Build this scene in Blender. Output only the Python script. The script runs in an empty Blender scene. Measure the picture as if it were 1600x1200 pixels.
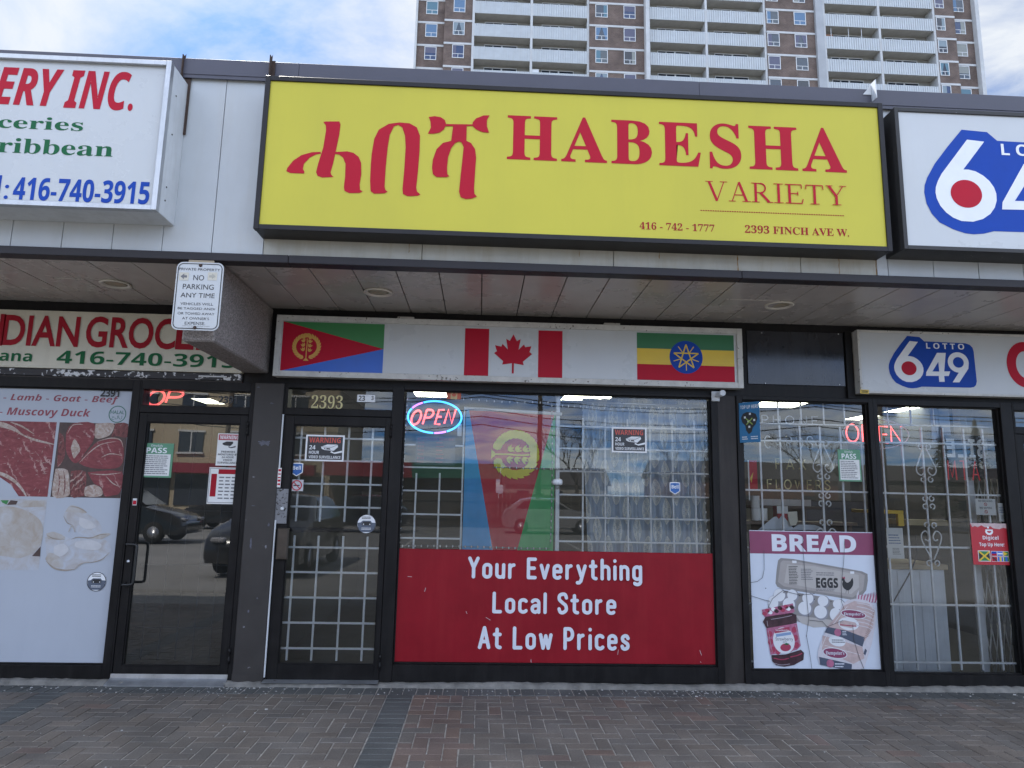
import bpy, bmesh, math, random
from mathutils import Vector, Matrix

R = math.radians
random.seed(7)
scene = bpy.context.scene
C = scene.collection

# ------------------------------------------------------------------ camera
YAW, PITCH, ROLL, FPX = R(2.486), R(9.235), R(1.121), 1080.0
CAM = Vector((0.0, -6.25, 1.6))
_f = Vector((math.sin(YAW) * math.cos(PITCH), math.cos(YAW) * math.cos(PITCH), math.sin(PITCH)))
_r = Vector((math.cos(YAW), -math.sin(YAW), 0.0))
_u = _r.cross(_f)
_r2 = _r * math.cos(ROLL) + _u * math.sin(ROLL)
_u2 = -_r * math.sin(ROLL) + _u * math.cos(ROLL)
cd = bpy.data.cameras.new("camera")
cd.sensor_width = 36.0
cd.lens = FPX / 1600.0 * 36.0
cd.clip_start = 0.05
cd.clip_end = 2000.0
cam = bpy.data.objects.new("camera", cd)
C.objects.link(cam)
M = Matrix((( _r2.x, _u2.x, -_f.x, CAM.x), (_r2.y, _u2.y, -_f.y, CAM.y), (_r2.z, _u2.z, -_f.z, CAM.z), (0, 0, 0, 1)))
cam.matrix_world = M
scene.camera = cam

# ------------------------------------------------------------------ exposure
vs = scene.view_settings
vs.view_transform = 'Standard'
vs.look = 'None'
vs.gamma = 1.0
vs.use_curve_mapping = False
vs.exposure = 0.92
scene.cycles.max_bounces = 8
scene.cycles.transparent_max_bounces = 24
scene.cycles.caustics_reflective = False
scene.cycles.caustics_refractive = False
scene.cycles.sample_clamp_indirect = 6.0
scene.cycles.use_denoising = True

# ------------------------------------------------------------------ sky and sun
SUN_EL, SUN_AZ = R(50), R(-28)          # azimuth measured from +Y (behind the shops) towards +X
w = bpy.data.worlds.new("World")
scene.world = w
w.use_nodes = True
nt = w.node_tree
nt.nodes.clear()


def wn(t, **k):
    n = nt.nodes.new(t)
    for a, b in k.items():
        setattr(n, a, b)
    return n


def wmath(op, a, b=None, clamp=False):
    n = wn('ShaderNodeMath', operation=op, use_clamp=clamp)
    for i, v in enumerate((a, b)):
        if v is None:
            continue
        if isinstance(v, (int, float)):
            n.inputs[i].default_value = v
        else:
            nt.links.new(v, n.inputs[i])
    return n.outputs[0]


sky = wn('ShaderNodeTexSky', sky_type='NISHITA', sun_disc=False, sun_elevation=SUN_EL, sun_rotation=SUN_AZ,
         altitude=100.0, air_density=1.0, dust_density=0.6, ozone_density=1.6)
tc = wn('ShaderNodeTexCoord')
sep = wn('ShaderNodeSeparateXYZ')
nt.links.new(tc.outputs['Generated'], sep.inputs[0])
zc = wmath('ADD', wmath('MAXIMUM', sep.outputs['Z'], 0.0), 0.12)
comb = wn('ShaderNodeCombineXYZ')
nt.links.new(wmath('DIVIDE', sep.outputs['X'], zc), comb.inputs[0])
nt.links.new(wmath('DIVIDE', sep.outputs['Y'], zc), comb.inputs[1])
mp = wn('ShaderNodeMapping')
mp.inputs['Location'].default_value = (6.2, 0.9, 0.0)
mp.inputs['Rotation'].default_value = (0, 0, R(24))
mp.inputs['Scale'].default_value = (1.1, 1.3, 1.0)
nt.links.new(comb.outputs[0], mp.inputs[0])
n1 = wn('ShaderNodeTexNoise')
n1.inputs['Scale'].default_value = 1.5
n1.inputs['Detail'].default_value = 10.0
n1.inputs['Roughness'].default_value = 0.6
n1.inputs['Distortion'].default_value = 0.5
nt.links.new(mp.outputs[0], n1.inputs['Vector'])
cr = wn('ShaderNodeValToRGB')
cr.color_ramp.elements[0].position = 0.36
cr.color_ramp.elements[0].color = (0, 0, 0, 1)
cr.color_ramp.elements[1].position = 0.6
cr.color_ramp.elements[1].color = (1, 1, 1, 1)
nt.links.new(n1.outputs['Fac'], cr.inputs[0])
# broken cloud; the unseen northern half (behind the viewer) is brightened to light the facade
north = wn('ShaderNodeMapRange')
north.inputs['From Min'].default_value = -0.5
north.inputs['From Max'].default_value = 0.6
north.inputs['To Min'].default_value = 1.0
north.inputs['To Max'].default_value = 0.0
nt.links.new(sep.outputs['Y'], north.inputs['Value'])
tint = wn('ShaderNodeMix', data_type='RGBA', blend_type='MULTIPLY')
tint.inputs['Factor'].default_value = 1.0
nt.links.new(sky.outputs[0], tint.inputs['A'])
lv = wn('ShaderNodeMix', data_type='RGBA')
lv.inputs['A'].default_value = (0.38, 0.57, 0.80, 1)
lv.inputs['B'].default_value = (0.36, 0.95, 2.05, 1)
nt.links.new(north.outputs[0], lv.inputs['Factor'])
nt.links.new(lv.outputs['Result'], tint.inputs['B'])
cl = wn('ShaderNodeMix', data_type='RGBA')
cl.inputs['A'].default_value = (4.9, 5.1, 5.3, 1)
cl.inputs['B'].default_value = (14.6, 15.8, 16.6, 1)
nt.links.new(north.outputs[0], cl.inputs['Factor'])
mixc = wn('ShaderNodeMix', data_type='RGBA')
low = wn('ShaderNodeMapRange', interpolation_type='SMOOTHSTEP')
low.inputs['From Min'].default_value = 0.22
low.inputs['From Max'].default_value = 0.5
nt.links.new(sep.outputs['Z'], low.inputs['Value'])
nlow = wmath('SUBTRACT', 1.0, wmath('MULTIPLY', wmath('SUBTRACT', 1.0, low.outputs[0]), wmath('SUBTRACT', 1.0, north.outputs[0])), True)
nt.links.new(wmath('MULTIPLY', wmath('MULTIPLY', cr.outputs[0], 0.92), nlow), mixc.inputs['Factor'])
nt.links.new(tint.outputs['Result'], mixc.inputs['A'])
nt.links.new(cl.outputs['Result'], mixc.inputs['B'])
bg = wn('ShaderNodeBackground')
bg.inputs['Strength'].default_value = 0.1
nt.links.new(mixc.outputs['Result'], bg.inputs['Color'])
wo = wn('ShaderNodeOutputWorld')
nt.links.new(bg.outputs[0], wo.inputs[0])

sl = bpy.data.lights.new("sun", 'SUN')
sl.energy = 4.0
sl.angle = R(0.5)
sl.color = (1.0, 0.95, 0.87)
so = bpy.data.objects.new("sun", sl)
C.objects.link(so)
sdir = Vector((math.sin(SUN_AZ) * math.cos(SUN_EL), math.cos(SUN_AZ) * math.cos(SUN_EL), math.sin(SUN_EL)))
so.rotation_euler = sdir.to_track_quat('Z', 'Y').to_euler()
so.location = sdir * 60

# ------------------------------------------------------------------ measuring helpers
# image points of the photograph (1600 x 1200) turned into real points on a plane that stands in the scene


def ray(px, py):
    return _f + _r2 * ((px - 800.0) / FPX) + _u2 * (-(py - 600.0) / FPX)


def P(px, py, y=0.0):
    d = ray(px, py)
    t = (y - CAM.y) / d.y
    return (CAM.x + d.x * t, CAM.z + d.z * t)


def PZ(px, py, z):
    d = ray(px, py)
    t = (z - CAM.z) / d.z
    return (CAM.x + d.x * t, CAM.y + d.y * t)


def rect(tl, br, y=0.0):
    a, b = P(*tl, y), P(*br, y)
    return (a[0], b[0], b[1], a[1])          # x0 x1 z0 z1


def crop(x0, y0, s):
    return lambda x, y: (x0 + x / s, y0 + y / s)


# ------------------------------------------------------------------ materials
MATS = {}


def mat(name, col, rough=0.5, metal=0.0, var=0.12, scale=6.0, bump=0.0, bscale=60.0, spec=0.5, streak=None, coat=0.0, stretch=(1, 1, 1)):
    """painted or printed surface: base colour broken up by two noises, optional bump, optional vertical streaks of dirt"""
    if name in MATS:
        return MATS[name]
    m = bpy.data.materials.new(name)
    m.use_nodes = True
    t = m.node_tree
    b = t.nodes['Principled BSDF']
    b.inputs['Roughness'].default_value = rough
    b.inputs['Metallic'].default_value = metal
    b.inputs['Specular IOR Level'].default_value = spec
    if coat:
        b.inputs['Coat Weight'].default_value = coat
    tcn = t.nodes.new('ShaderNodeTexCoord')
    mpn = t.nodes.new('ShaderNodeMapping')
    mpn.inputs['Scale'].default_value = stretch
    t.links.new(tcn.outputs['Object'], mpn.inputs[0])
    c = (*col, 1.0)
    last = None
    if var:
        n = t.nodes.new('ShaderNodeTexNoise')
        n.inputs['Scale'].default_value = scale
        n.inputs['Detail'].default_value = 8
        n.inputs['Roughness'].default_value = 0.62
        t.links.new(mpn.outputs[0], n.inputs['Vector'])
        mr = t.nodes.new('ShaderNodeMapRange')
        mr.inputs['From Min'].default_value = 0.3
        mr.inputs['From Max'].default_value = 0.7
        mr.inputs['To Min'].default_value = 1.0 - var
        mr.inputs['To Max'].default_value = 1.0 + var * 0.6
        t.links.new(n.outputs['Fac'], mr.inputs['Value'])
        mx = t.nodes.new('ShaderNodeMix')
        mx.data_type = 'RGBA'
        mx.blend_type = 'MULTIPLY'
        mx.inputs['Factor'].default_value = 1.0
        mx.inputs['A'].default_value = c
        t.links.new(mr.outputs[0], mx.inputs['B'])
        last = mx.outputs['Result']
        rr = t.nodes.new('ShaderNodeMapRange')
        rr.inputs['To Min'].default_value = max(0.02, rough - 0.12)
        rr.inputs['To Max'].default_value = min(1.0, rough + 0.12)
        t.links.new(n.outputs['Fac'], rr.inputs['Value'])
        t.links.new(rr.outputs[0], b.inputs['Roughness'])
    if streak:
        scol, amount, sx = streak
        m2 = t.nodes.new('ShaderNodeMapping')
        m2.inputs['Scale'].default_value = (sx, sx, sx * 0.12)
        t.links.new(tcn.outputs['Object'], m2.inputs[0])
        n2 = t.nodes.new('ShaderNodeTexNoise')
        n2.inputs['Scale'].default_value = 1.0
        n2.inputs['Detail'].default_value = 9
        n2.inputs['Roughness'].default_value = 0.7
        t.links.new(m2.outputs[0], n2.inputs['Vector'])
        r2 = t.nodes.new('ShaderNodeMapRange')
        r2.inputs['From Min'].default_value = 0.47
        r2.inputs['From Max'].default_value = 0.75
        r2.inputs['To Max'].default_value = amount
        t.links.new(n2.outputs['Fac'], r2.inputs['Value'])
        m3 = t.nodes.new('ShaderNodeMix')
        m3.data_type = 'RGBA'
        t.links.new(r2.outputs[0], m3.inputs['Factor'])
        if last:
            t.links.new(last, m3.inputs['A'])
        else:
            m3.inputs['A'].default_value = c
        m3.inputs['B'].default_value = (*scol, 1)
        last = m3.outputs['Result']
    if last:
        t.links.new(last, b.inputs['Base Color'])
    else:
        b.inputs['Base Color'].default_value = c
    if bump:
        nb = t.nodes.new('ShaderNodeTexNoise')
        nb.inputs['Scale'].default_value = bscale
        nb.inputs['Detail'].default_value = 6
        t.links.new(mpn.outputs[0], nb.inputs['Vector'])
        bp = t.nodes.new('ShaderNodeBump')
        bp.inputs['Strength'].default_value = bump
        bp.inputs['Distance'].default_value = 0.01
        t.links.new(nb.outputs['Fac'], bp.inputs['Height'])
        t.links.new(bp.outputs[0], b.inputs['Normal'])
    MATS[name] = m
    return m


def chipped(name, col, chip, amount=0.62, scale=30.0, rough=0.55):
    """paint with sharp edged chips of another colour showing through"""
    if name in MATS:
        return MATS[name]
    m = mat(name, col, rough, var=0.2, scale=9)
    t = m.node_tree
    b = t.nodes['Principled BSDF']
    src = b.inputs['Base Color'].links[0].from_socket
    tcn = t.nodes.new('ShaderNodeTexCoord')
    n = t.nodes.new('ShaderNodeTexNoise')
    n.inputs['Scale'].default_value = scale
    n.inputs['Detail'].default_value = 5
    n.inputs['Roughness'].default_value = 0.55
    t.links.new(tcn.outputs['Object'], n.inputs['Vector'])
    n2 = t.nodes.new('ShaderNodeTexNoise')
    n2.inputs['Scale'].default_value = scale * 0.11
    t.links.new(tcn.outputs['Object'], n2.inputs['Vector'])
    ad = t.nodes.new('ShaderNodeMath')
    ad.operation = 'MULTIPLY_ADD'
    t.links.new(n2.outputs['Fac'], ad.inputs[0])
    ad.inputs[1].default_value = 0.35
    t.links.new(n.outputs['Fac'], ad.inputs[2])
    g = t.nodes.new('ShaderNodeMapRange')
    g.inputs['From Min'].default_value = amount + 0.17
    g.inputs['From Max'].default_value = amount + 0.185
    t.links.new(ad.outputs[0], g.inputs['Value'])
    mx = t.nodes.new('ShaderNodeMix')
    mx.data_type = 'RGBA'
    t.links.new(g.outputs[0], mx.inputs['Factor'])
    t.links.new(src, mx.inputs['A'])
    mx.inputs['B'].default_value = (*chip, 1)
    t.links.new(mx.outputs['Result'], b.inputs['Base Color'])
    return m


def glass(name, tint=(0.96, 0.985, 0.985), ior=1.8, wob=0.006, dirt=0.018):
    m = bpy.data.materials.new(name)
    m.use_nodes = True
    t = m.node_tree
    t.nodes.clear()
    out = t.nodes.new('ShaderNodeOutputMaterial')
    tr = t.nodes.new('ShaderNodeBsdfTransparent')
    tr.inputs[0].default_value = (*tint, 1)
    gl = t.nodes.new('ShaderNodeBsdfGlossy')
    gl.inputs['Roughness'].default_value = 0.0
    df = t.nodes.new('ShaderNodeBsdfDiffuse')
    df.inputs[0].default_value = (0.55, 0.56, 0.55, 1)
    fr = t.nodes.new('ShaderNodeFresnel')
    fr.inputs[0].default_value = ior
    tcn = t.nodes.new('ShaderNodeTexCoord')
    n = t.nodes.new('ShaderNodeTexNoise')
    n.inputs['Scale'].default_value = 1.3
    n.inputs['Detail'].default_value = 1.5
    t.links.new(tcn.outputs['Object'], n.inputs['Vector'])
    bp = t.nodes.new('ShaderNodeBump')
    bp.inputs['Strength'].default_value = wob
    bp.inputs['Distance'].default_value = 0.1
    t.links.new(n.outputs['Fac'], bp.inputs['Height'])
    t.links.new(bp.outputs[0], gl.inputs['Normal'])
    mx = t.nodes.new('ShaderNodeMixShader')
    t.links.new(fr.outputs[0], mx.inputs[0])
    t.links.new(tr.outputs[0], mx.inputs[1])
    t.links.new(gl.outputs[0], mx.inputs[2])
    # thin film of dust, thicker in smears
    n2 = t.nodes.new('ShaderNodeTexNoise')
    n2.inputs['Scale'].default_value = 3.0
    n2.inputs['Detail'].default_value = 8
    n2.inputs['Roughness'].default_value = 0.7
    t.links.new(tcn.outputs['Object'], n2.inputs['Vector'])
    mr = t.nodes.new('ShaderNodeMapRange')
    mr.inputs['From Min'].default_value = 0.35
    mr.inputs['From Max'].default_value = 0.8
    mr.inputs['To Min'].default_value = dirt * 0.3
    mr.inputs['To Max'].default_value = dirt * 2
    t.links.new(n2.outputs['Fac'], mr.inputs['Value'])
    m2 = t.nodes.new('ShaderNodeMixShader')
    t.links.new(mr.outputs[0], m2.inputs[0])
    t.links.new(mx.outputs[0], m2.inputs[1])
    t.links.new(df.outputs[0], m2.inputs[2])
    t.links.new(m2.outputs[0], out.inputs[0])
    MATS[name] = m
    return m


def lamp_mat(name, col, strength):
    m = bpy.data.materials.new(name)
    m.use_nodes = True
    b = m.node_tree.nodes['Principled BSDF']
    b.inputs['Base Color'].default_value = (*col, 1)
    b.inputs['Emission Color'].default_value = (*col, 1)
    b.inputs['Emission Strength'].default_value = strength
    MATS[name] = m
    return m


WHITE_SIGN = mat('white_sign_face', (0.54, 0.555, 0.555), 0.28, var=0.05, scale=1.2, streak=((0.5, 0.49, 0.45), 0.18, 9))
CREAM_SIGN = mat('aged_sign_face', (0.62, 0.585, 0.47), 0.4, var=0.08, scale=2, streak=((0.42, 0.37, 0.28), 0.4, 8))
YELLOW = mat('yellow_sign_face', (0.57, 0.505, 0.055), 0.32, var=0.05, scale=0.9, streak=((0.49, 0.44, 0.055), 0.4, 3), spec=0.25)
RED = mat('red_vinyl', (0.46, 0.010, 0.030), 0.45, var=0.06, scale=3, spec=0.15)
RED_DK = mat('dark_red_vinyl', (0.34, 0.012, 0.025), 0.45, var=0.1, scale=4, spec=0.15)
PANEL_RED = mat('red_panel_paint', (0.25, 0.008, 0.016), 0.45, var=0.16, scale=2.2, spec=0.2, streak=((0.38, 0.04, 0.04), 0.18, 9))
GREEN = mat('green_vinyl', (0.012, 0.12, 0.045), 0.45, var=0.08, spec=0.15)
GREEN_LT = mat('flag_green', (0.035, 0.21, 0.055), 0.42, var=0.06)
BLUE = mat('blue_vinyl', (0.010, 0.06, 0.36), 0.45, var=0.06, spec=0.15)
BLUE_FLAG = mat('flag_blue', (0.03, 0.13, 0.55), 0.42, var=0.06)
FLAG_YEL = mat('flag_yellow', (0.74, 0.5, 0.03), 0.42, var=0.05)
GOLD = mat('gold_vinyl', (0.66, 0.34, 0.06), 0.4, var=0.06)
BLACK = mat('black_ink', (0.02, 0.02, 0.022), 0.45, var=0.1)
WHITE = mat('white_vinyl', (0.78, 0.79, 0.8), 0.4, var=0.05)
LETTER_W = mat('white_letter_vinyl', (0.66, 0.68, 0.74), 0.4, var=0.05)
PAPER = mat('white_paper', (0.72, 0.72, 0.7), 0.7, var=0.05)
GREY_INK = mat('grey_ink', (0.16, 0.16, 0.17), 0.6, var=0.1)
DARK_METAL = mat('dark_painted_metal', (0.0125, 0.0115, 0.0115), 0.42, var=0.3, scale=5, streak=((0.04, 0.037, 0.034), 0.3, 16), bump=0.05, bscale=25, spec=0.16)
BROWN_METAL = mat('brown_painted_metal', (0.03, 0.025, 0.0225), 0.5, spec=0.25, var=0.25, scale=3.5, streak=((0.09, 0.08, 0.07), 0.3, 10), bump=0.08, bscale=18)
PURPLE_CAP = mat('parapet_flashing', (0.075, 0.073, 0.095), 0.5, var=0.15, scale=3, bump=0.04, bscale=8)
TRIM = mat('dark_trim', (0.03, 0.027, 0.03), 0.45, spec=0.25, var=0.2, scale=4)
FASCIA = mat('white_fascia_panel', (0.50, 0.52, 0.525), 0.5, var=0.07, scale=2, streak=((0.42, 0.39, 0.33), 0.3, 6))
FASCIA_OLD = mat('stained_fascia_panel', (0.46, 0.445, 0.385), 0.6, var=0.14, scale=4, streak=((0.33, 0.26, 0.16), 0.5, 11))
SOFFIT = mat('soffit_panel', (0.55, 0.51, 0.465), 0.28, var=0.1, scale=2.0, streak=((0.36, 0.33, 0.29), 0.3, 4))
SEAM = mat('dark_seam', (0.03, 0.028, 0.027), 0.8, var=0)  # near-black backing of the panel joints, also screws and rivets
ALU = mat('aluminium', (0.5, 0.51, 0.52), 0.36, metal=0.8, var=0.15, scale=8, streak=((0.3, 0.3, 0.3), 0.4, 20))
OLD_WHITE = chipped('weathered_white_frame', (0.58, 0.57, 0.53), (0.16, 0.14, 0.12), 0.66, 40)
WHITE_FRAME = mat('white_frame_paint', (0.62, 0.64, 0.65), 0.4, var=0.1, scale=6, streak=((0.35, 0.33, 0.3), 0.35, 14))
SIGN_BLACK = chipped('chipped_black_frame', (0.025, 0.023, 0.022), (0.5, 0.48, 0.44), 0.74, 60)
SIGN_BLACK2 = mat('black_sign_frame', (0.022, 0.02, 0.021), 0.42, spec=0.25, var=0.25, scale=6)
RUST = mat('rusted_steel', (0.06, 0.036, 0.026), 0.8, var=0.4, scale=20, bump=0.3, bscale=50)
WHITE_BAR = mat('white_bar_paint', (0.86, 0.88, 0.9), 0.4, var=0.12, scale=9)
CEMENT = mat('worn_concrete', (0.2, 0.19, 0.17), 0.9, var=0.45, scale=9, bump=0.5, bscale=45)
GLASS = glass('shop_glass')
GLASS_DK = glass('dark_shop_glass', tint=(0.5, 0.52, 0.52), ior=2.5)
NEON_RED = lamp_mat('neon_red', (1.0, 0.12, 0.12), 1.7)
NEON_BLUE = lamp_mat('neon_blue', (0.05, 0.42, 1.0), 1.4)
NEON_PINK = lamp_mat('neon_violet', (0.55, 0.2, 0.95), 1.2)
TUBE_OFF = mat('unlit_glass_tube', (0.75, 0.8, 0.86), 0.15, var=0)
TUBE_YEL = mat('unlit_yellow_tube', (0.8, 0.72, 0.4), 0.2, var=0)
PANEL_LIGHT = lamp_mat('fluorescent_diffuser', (1.0, 0.98, 0.76), 8.5)


def pebble_mat():
    m = mat('pebbledash_concrete', (0.30, 0.265, 0.245), 0.95, var=0.1, bump=0.9, bscale=150)
    t = m.node_tree
    b = t.nodes['Principled BSDF']
    src = b.inputs['Base Color'].links[0].from_socket
    tcn = t.nodes.new('ShaderNodeTexCoord')
    v = t.nodes.new('ShaderNodeTexVoronoi')
    v.inputs['Scale'].default_value = 110
    t.links.new(tcn.outputs['Object'], v.inputs['Vector'])
    bw = t.nodes.new('ShaderNodeRGBToBW')
    t.links.new(v.outputs['Color'], bw.inputs[0])
    mr = t.nodes.new('ShaderNodeMapRange')
    mr.inputs['To Min'].default_value = 0.55
    mr.inputs['To Max'].default_value = 1.5
    t.links.new(bw.outputs[0], mr.inputs['Value'])
    mx = t.nodes.new('ShaderNodeMix')
    mx.data_type = 'RGBA'
    mx.blend_type = 'MULTIPLY'
    mx.inputs['Factor'].default_value = 1
    t.links.new(src, mx.inputs['A'])
    t.links.new(mr.outputs[0], mx.inputs['B'])
    t.links.new(mx.outputs['Result'], b.inputs['Base Color'])
    return m


PEBBLE = pebble_mat()

# ------------------------------------------------------------------ text shapes
TXT_CACHE = {}


def style(s, kind):
    out = ''
    base = {'serif': (0x1D400, 0x1D41A, 0x1D7CE), 'serif_it': (0x1D468, 0x1D482, 0x1D7CE),
            'sansb': (0x1D5D4, 0x1D5EE, 0x1D7EC), 'sansbi': (0x1D63C, 0x1D656, 0x1D7EC)}.get(kind)
    if not base:
        return s
    for c in s:
        if 'A' <= c <= 'Z':
            out += chr(base[0] + ord(c) - 65)
        elif 'a' <= c <= 'z':
            out += chr(base[1] + ord(c) - 97)
        elif '0' <= c <= '9':
            out += chr(base[2] + ord(c) - 48)
        else:
            out += c
    return out


def glyphs(s, kind='sans', offset=0.0, shear=0.0, space=1.0):
    key = (s, kind, offset, shear, space)
    if key not in TXT_CACHE:
        c = bpy.data.curves.new('lettering', 'FONT')
        c.body = style(s, kind)
        c.resolution_u = 4
        c.offset = offset
        c.shear = shear
        c.space_character = space
        o = bpy.data.objects.new('lettering', c)
        me = bpy.data.meshes.new_from_object(o)
        v = [(p.co.x, p.co.y) for p in me.vertices]
        f = [tuple(p.vertices) for p in me.polygons]
        bpy.data.meshes.remove(me)
        bpy.data.objects.remove(o)
        bpy.data.curves.remove(c)
        TXT_CACHE[key] = (v, f)
    return TXT_CACHE[key]


# ------------------------------------------------------------------ skeleton letters (rounded sign lettering and neon)
def arc(cx, cy, rx, ry, a0, a1, n=9):
    return [(cx + rx * math.cos(R(a0 + (a1 - a0) * i / n)), cy + ry * math.sin(R(a0 + (a1 - a0) * i / n))) for i in range(n + 1)]


def spline(pts, n=7):
    out = []
    q = [pts[0]] + list(pts) + [pts[-1]]
    for i in range(1, len(q) - 2):
        p0, p1, p2, p3 = q[i - 1], q[i], q[i + 1], q[i + 2]
        for k in range(n):
            t = k / n
            out.append(tuple(0.5 * ((2 * p1[j]) + (-p0[j] + p2[j]) * t + (2 * p0[j] - 5 * p1[j] + 4 * p2[j] - p3[j]) * t * t +
                                    (-p0[j] + 3 * p1[j] - 3 * p2[j] + p3[j]) * t ** 3) for j in range(len(p1))))
    out.append(tuple(pts[-1]))
    return out


_o = arc(.14, .50, .14, .14, 0, 180) + arc(.14, .22, .14, .14, 180, 360)
ROUND = {
    'Y': (.34, [[(0, .92), (.17, .5)], [(.34, .92), (.17, .5), (.17, .08)]]),
    'o': (.28, [_o + [_o[0]]]),
    'u': (.28, [[(0, .64)] + arc(.14, .22, .14, .14, 180, 360) + [(.28, .64)], [(.28, .3), (.28, .08)]]),
    'r': (.20, [[(0, .08), (0, .64)], arc(.18, .44, .18, .2, 180, 95)]),
    'E': (.28, [[(.28, .92), (0, .92), (0, .08), (.28, .08)], [(0, .51), (.24, .51)]]),
    'v': (.28, [[(0, .64), (.14, .08), (.28, .64)]]),
    'e': (.28, [[(.02, .37), (.28, .37)], [(.28, .37)] + arc(.14, .50, .14, .14, 0, 180) + arc(.14, .22, .14, .14, 180, 315)]),
    'y': (.30, [[(0, .64), (.15, .14)], [(.30, .64), (.12, -.05), (.06, -.12), (-.02, -.12)]]),
    't': (.20, [[(.07, .86)] + arc(.19, .2, .12, .12, 180, 275), [(-.03, .64), (.19, .64)]]),
    'h': (.28, [[(0, .08), (0, .92)], arc(.14, .49, .14, .15, 180, 0) + [(.28, .08)]]),
    'i': (.0, [[(0, .08), (0, .62)], [(0, .895), (0, .90)]]),
    'n': (.28, [[(0, .08), (0, .64)], arc(.14, .49, .14, .15, 180, 0) + [(.28, .08)]]),
    'g': (.28, [_o + [_o[0]], [(.28, .64)] + arc(.14, -.03, .14, .13, 0, -140)]),
    'L': (.26, [[(0, .92), (0, .08), (.26, .08)]]),
    'c': (.25, [arc(.14, .50, .14, .14, 35, 180) + arc(.14, .22, .14, .14, 180, 325)]),
    'a': (.27, [arc(.13, .50, .14, .14, 150, 0) + [(.27, .08)], [(.27, .38), (.13, .38)] + arc(.13, .23, .13, .15, 90, 270) + [(.27, .16)]]),
    'l': (.0, [[(0, .08), (0, .92)]]),
    'S': (.30, [spline([(.30, .76), (.25, .9), (.14, .93), (.02, .86), (.01, .68), (.14, .53), (.27, .4), (.29, .2), (.17, .08), (.05, .1), (0, .24)])]),
    's': (.24, [spline([(.24, .54), (.19, .63), (.1, .64), (.02, .57), (.03, .45), (.12, .37), (.22, .28), (.22, .14), (.12, .08), (.04, .1), (0, .19)])]),
    'A': (.36, [[(0, .08), (.18, .92), (.36, .08)], [(.07, .33), (.29, .33)]]),
    'w': (.42, [[(0, .64), (.105, .08), (.21, .6), (.315, .08), (.42, .64)]]),
    'P': (.30, [[(0, .08), (0, .92)], [(0, .92), (.15, .92)] + arc(.15, .69, .15, .23, 90, -90) + [(0, .46)]]),
    'O': (.42, [arc(.21, .5, .21, .42, 0, 360, 24)]),
    'N': (.36, [[(0, .08), (0, .92), (.36, .08), (.36, .92)]]),
    'M': (.44, [[(0, .08), (.04, .92), (.22, .2), (.40, .92), (.44, .08)]]),
    'T': (.36, [[(0, .92), (.36, .92)], [(.18, .92), (.18, .08)]]),
    'F': (.28, [[(.28, .92), (0, .92), (0, .08)], [(0, .51), (.24, .51)]]),
    'X': (.34, [[(0, .92), (.34, .08)], [(.34, .92), (0, .08)]]),
    'W': (.5, [[(0, .92), (.125, .08), (.25, .8), (.375, .08), (.5, .92)]]),
    'R': (.32, [[(0, .08), (0, .92), (.15, .92)] + arc(.15, .69, .15, .23, 90, -90) + [(0, .46)], [(.15, .46), (.32, .08)]]),
    'H': (.32, [[(0, .08), (0, .92)], [(.32, .08), (.32, .92)], [(0, .5), (.32, .5)]]),
    'C': (.36, [arc(.2, .5, .2, .42, 50, 310, 16)]),
    'D': (.34, [[(0, .08), (0, .92), (.12, .92)] + arc(.12, .5, .22, .42, 90, -90) + [(0, .08)]]),
    ' ': (.06, []),
}


def round_text(s, w=.16, gap=.1):
    x, out = 0.0, []
    for ch in s:
        wd, st = ROUND[ch]
        for k in st:
            out.append([(x + a, b) for a, b in k])
        x += wd + w + gap
    return out


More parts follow.
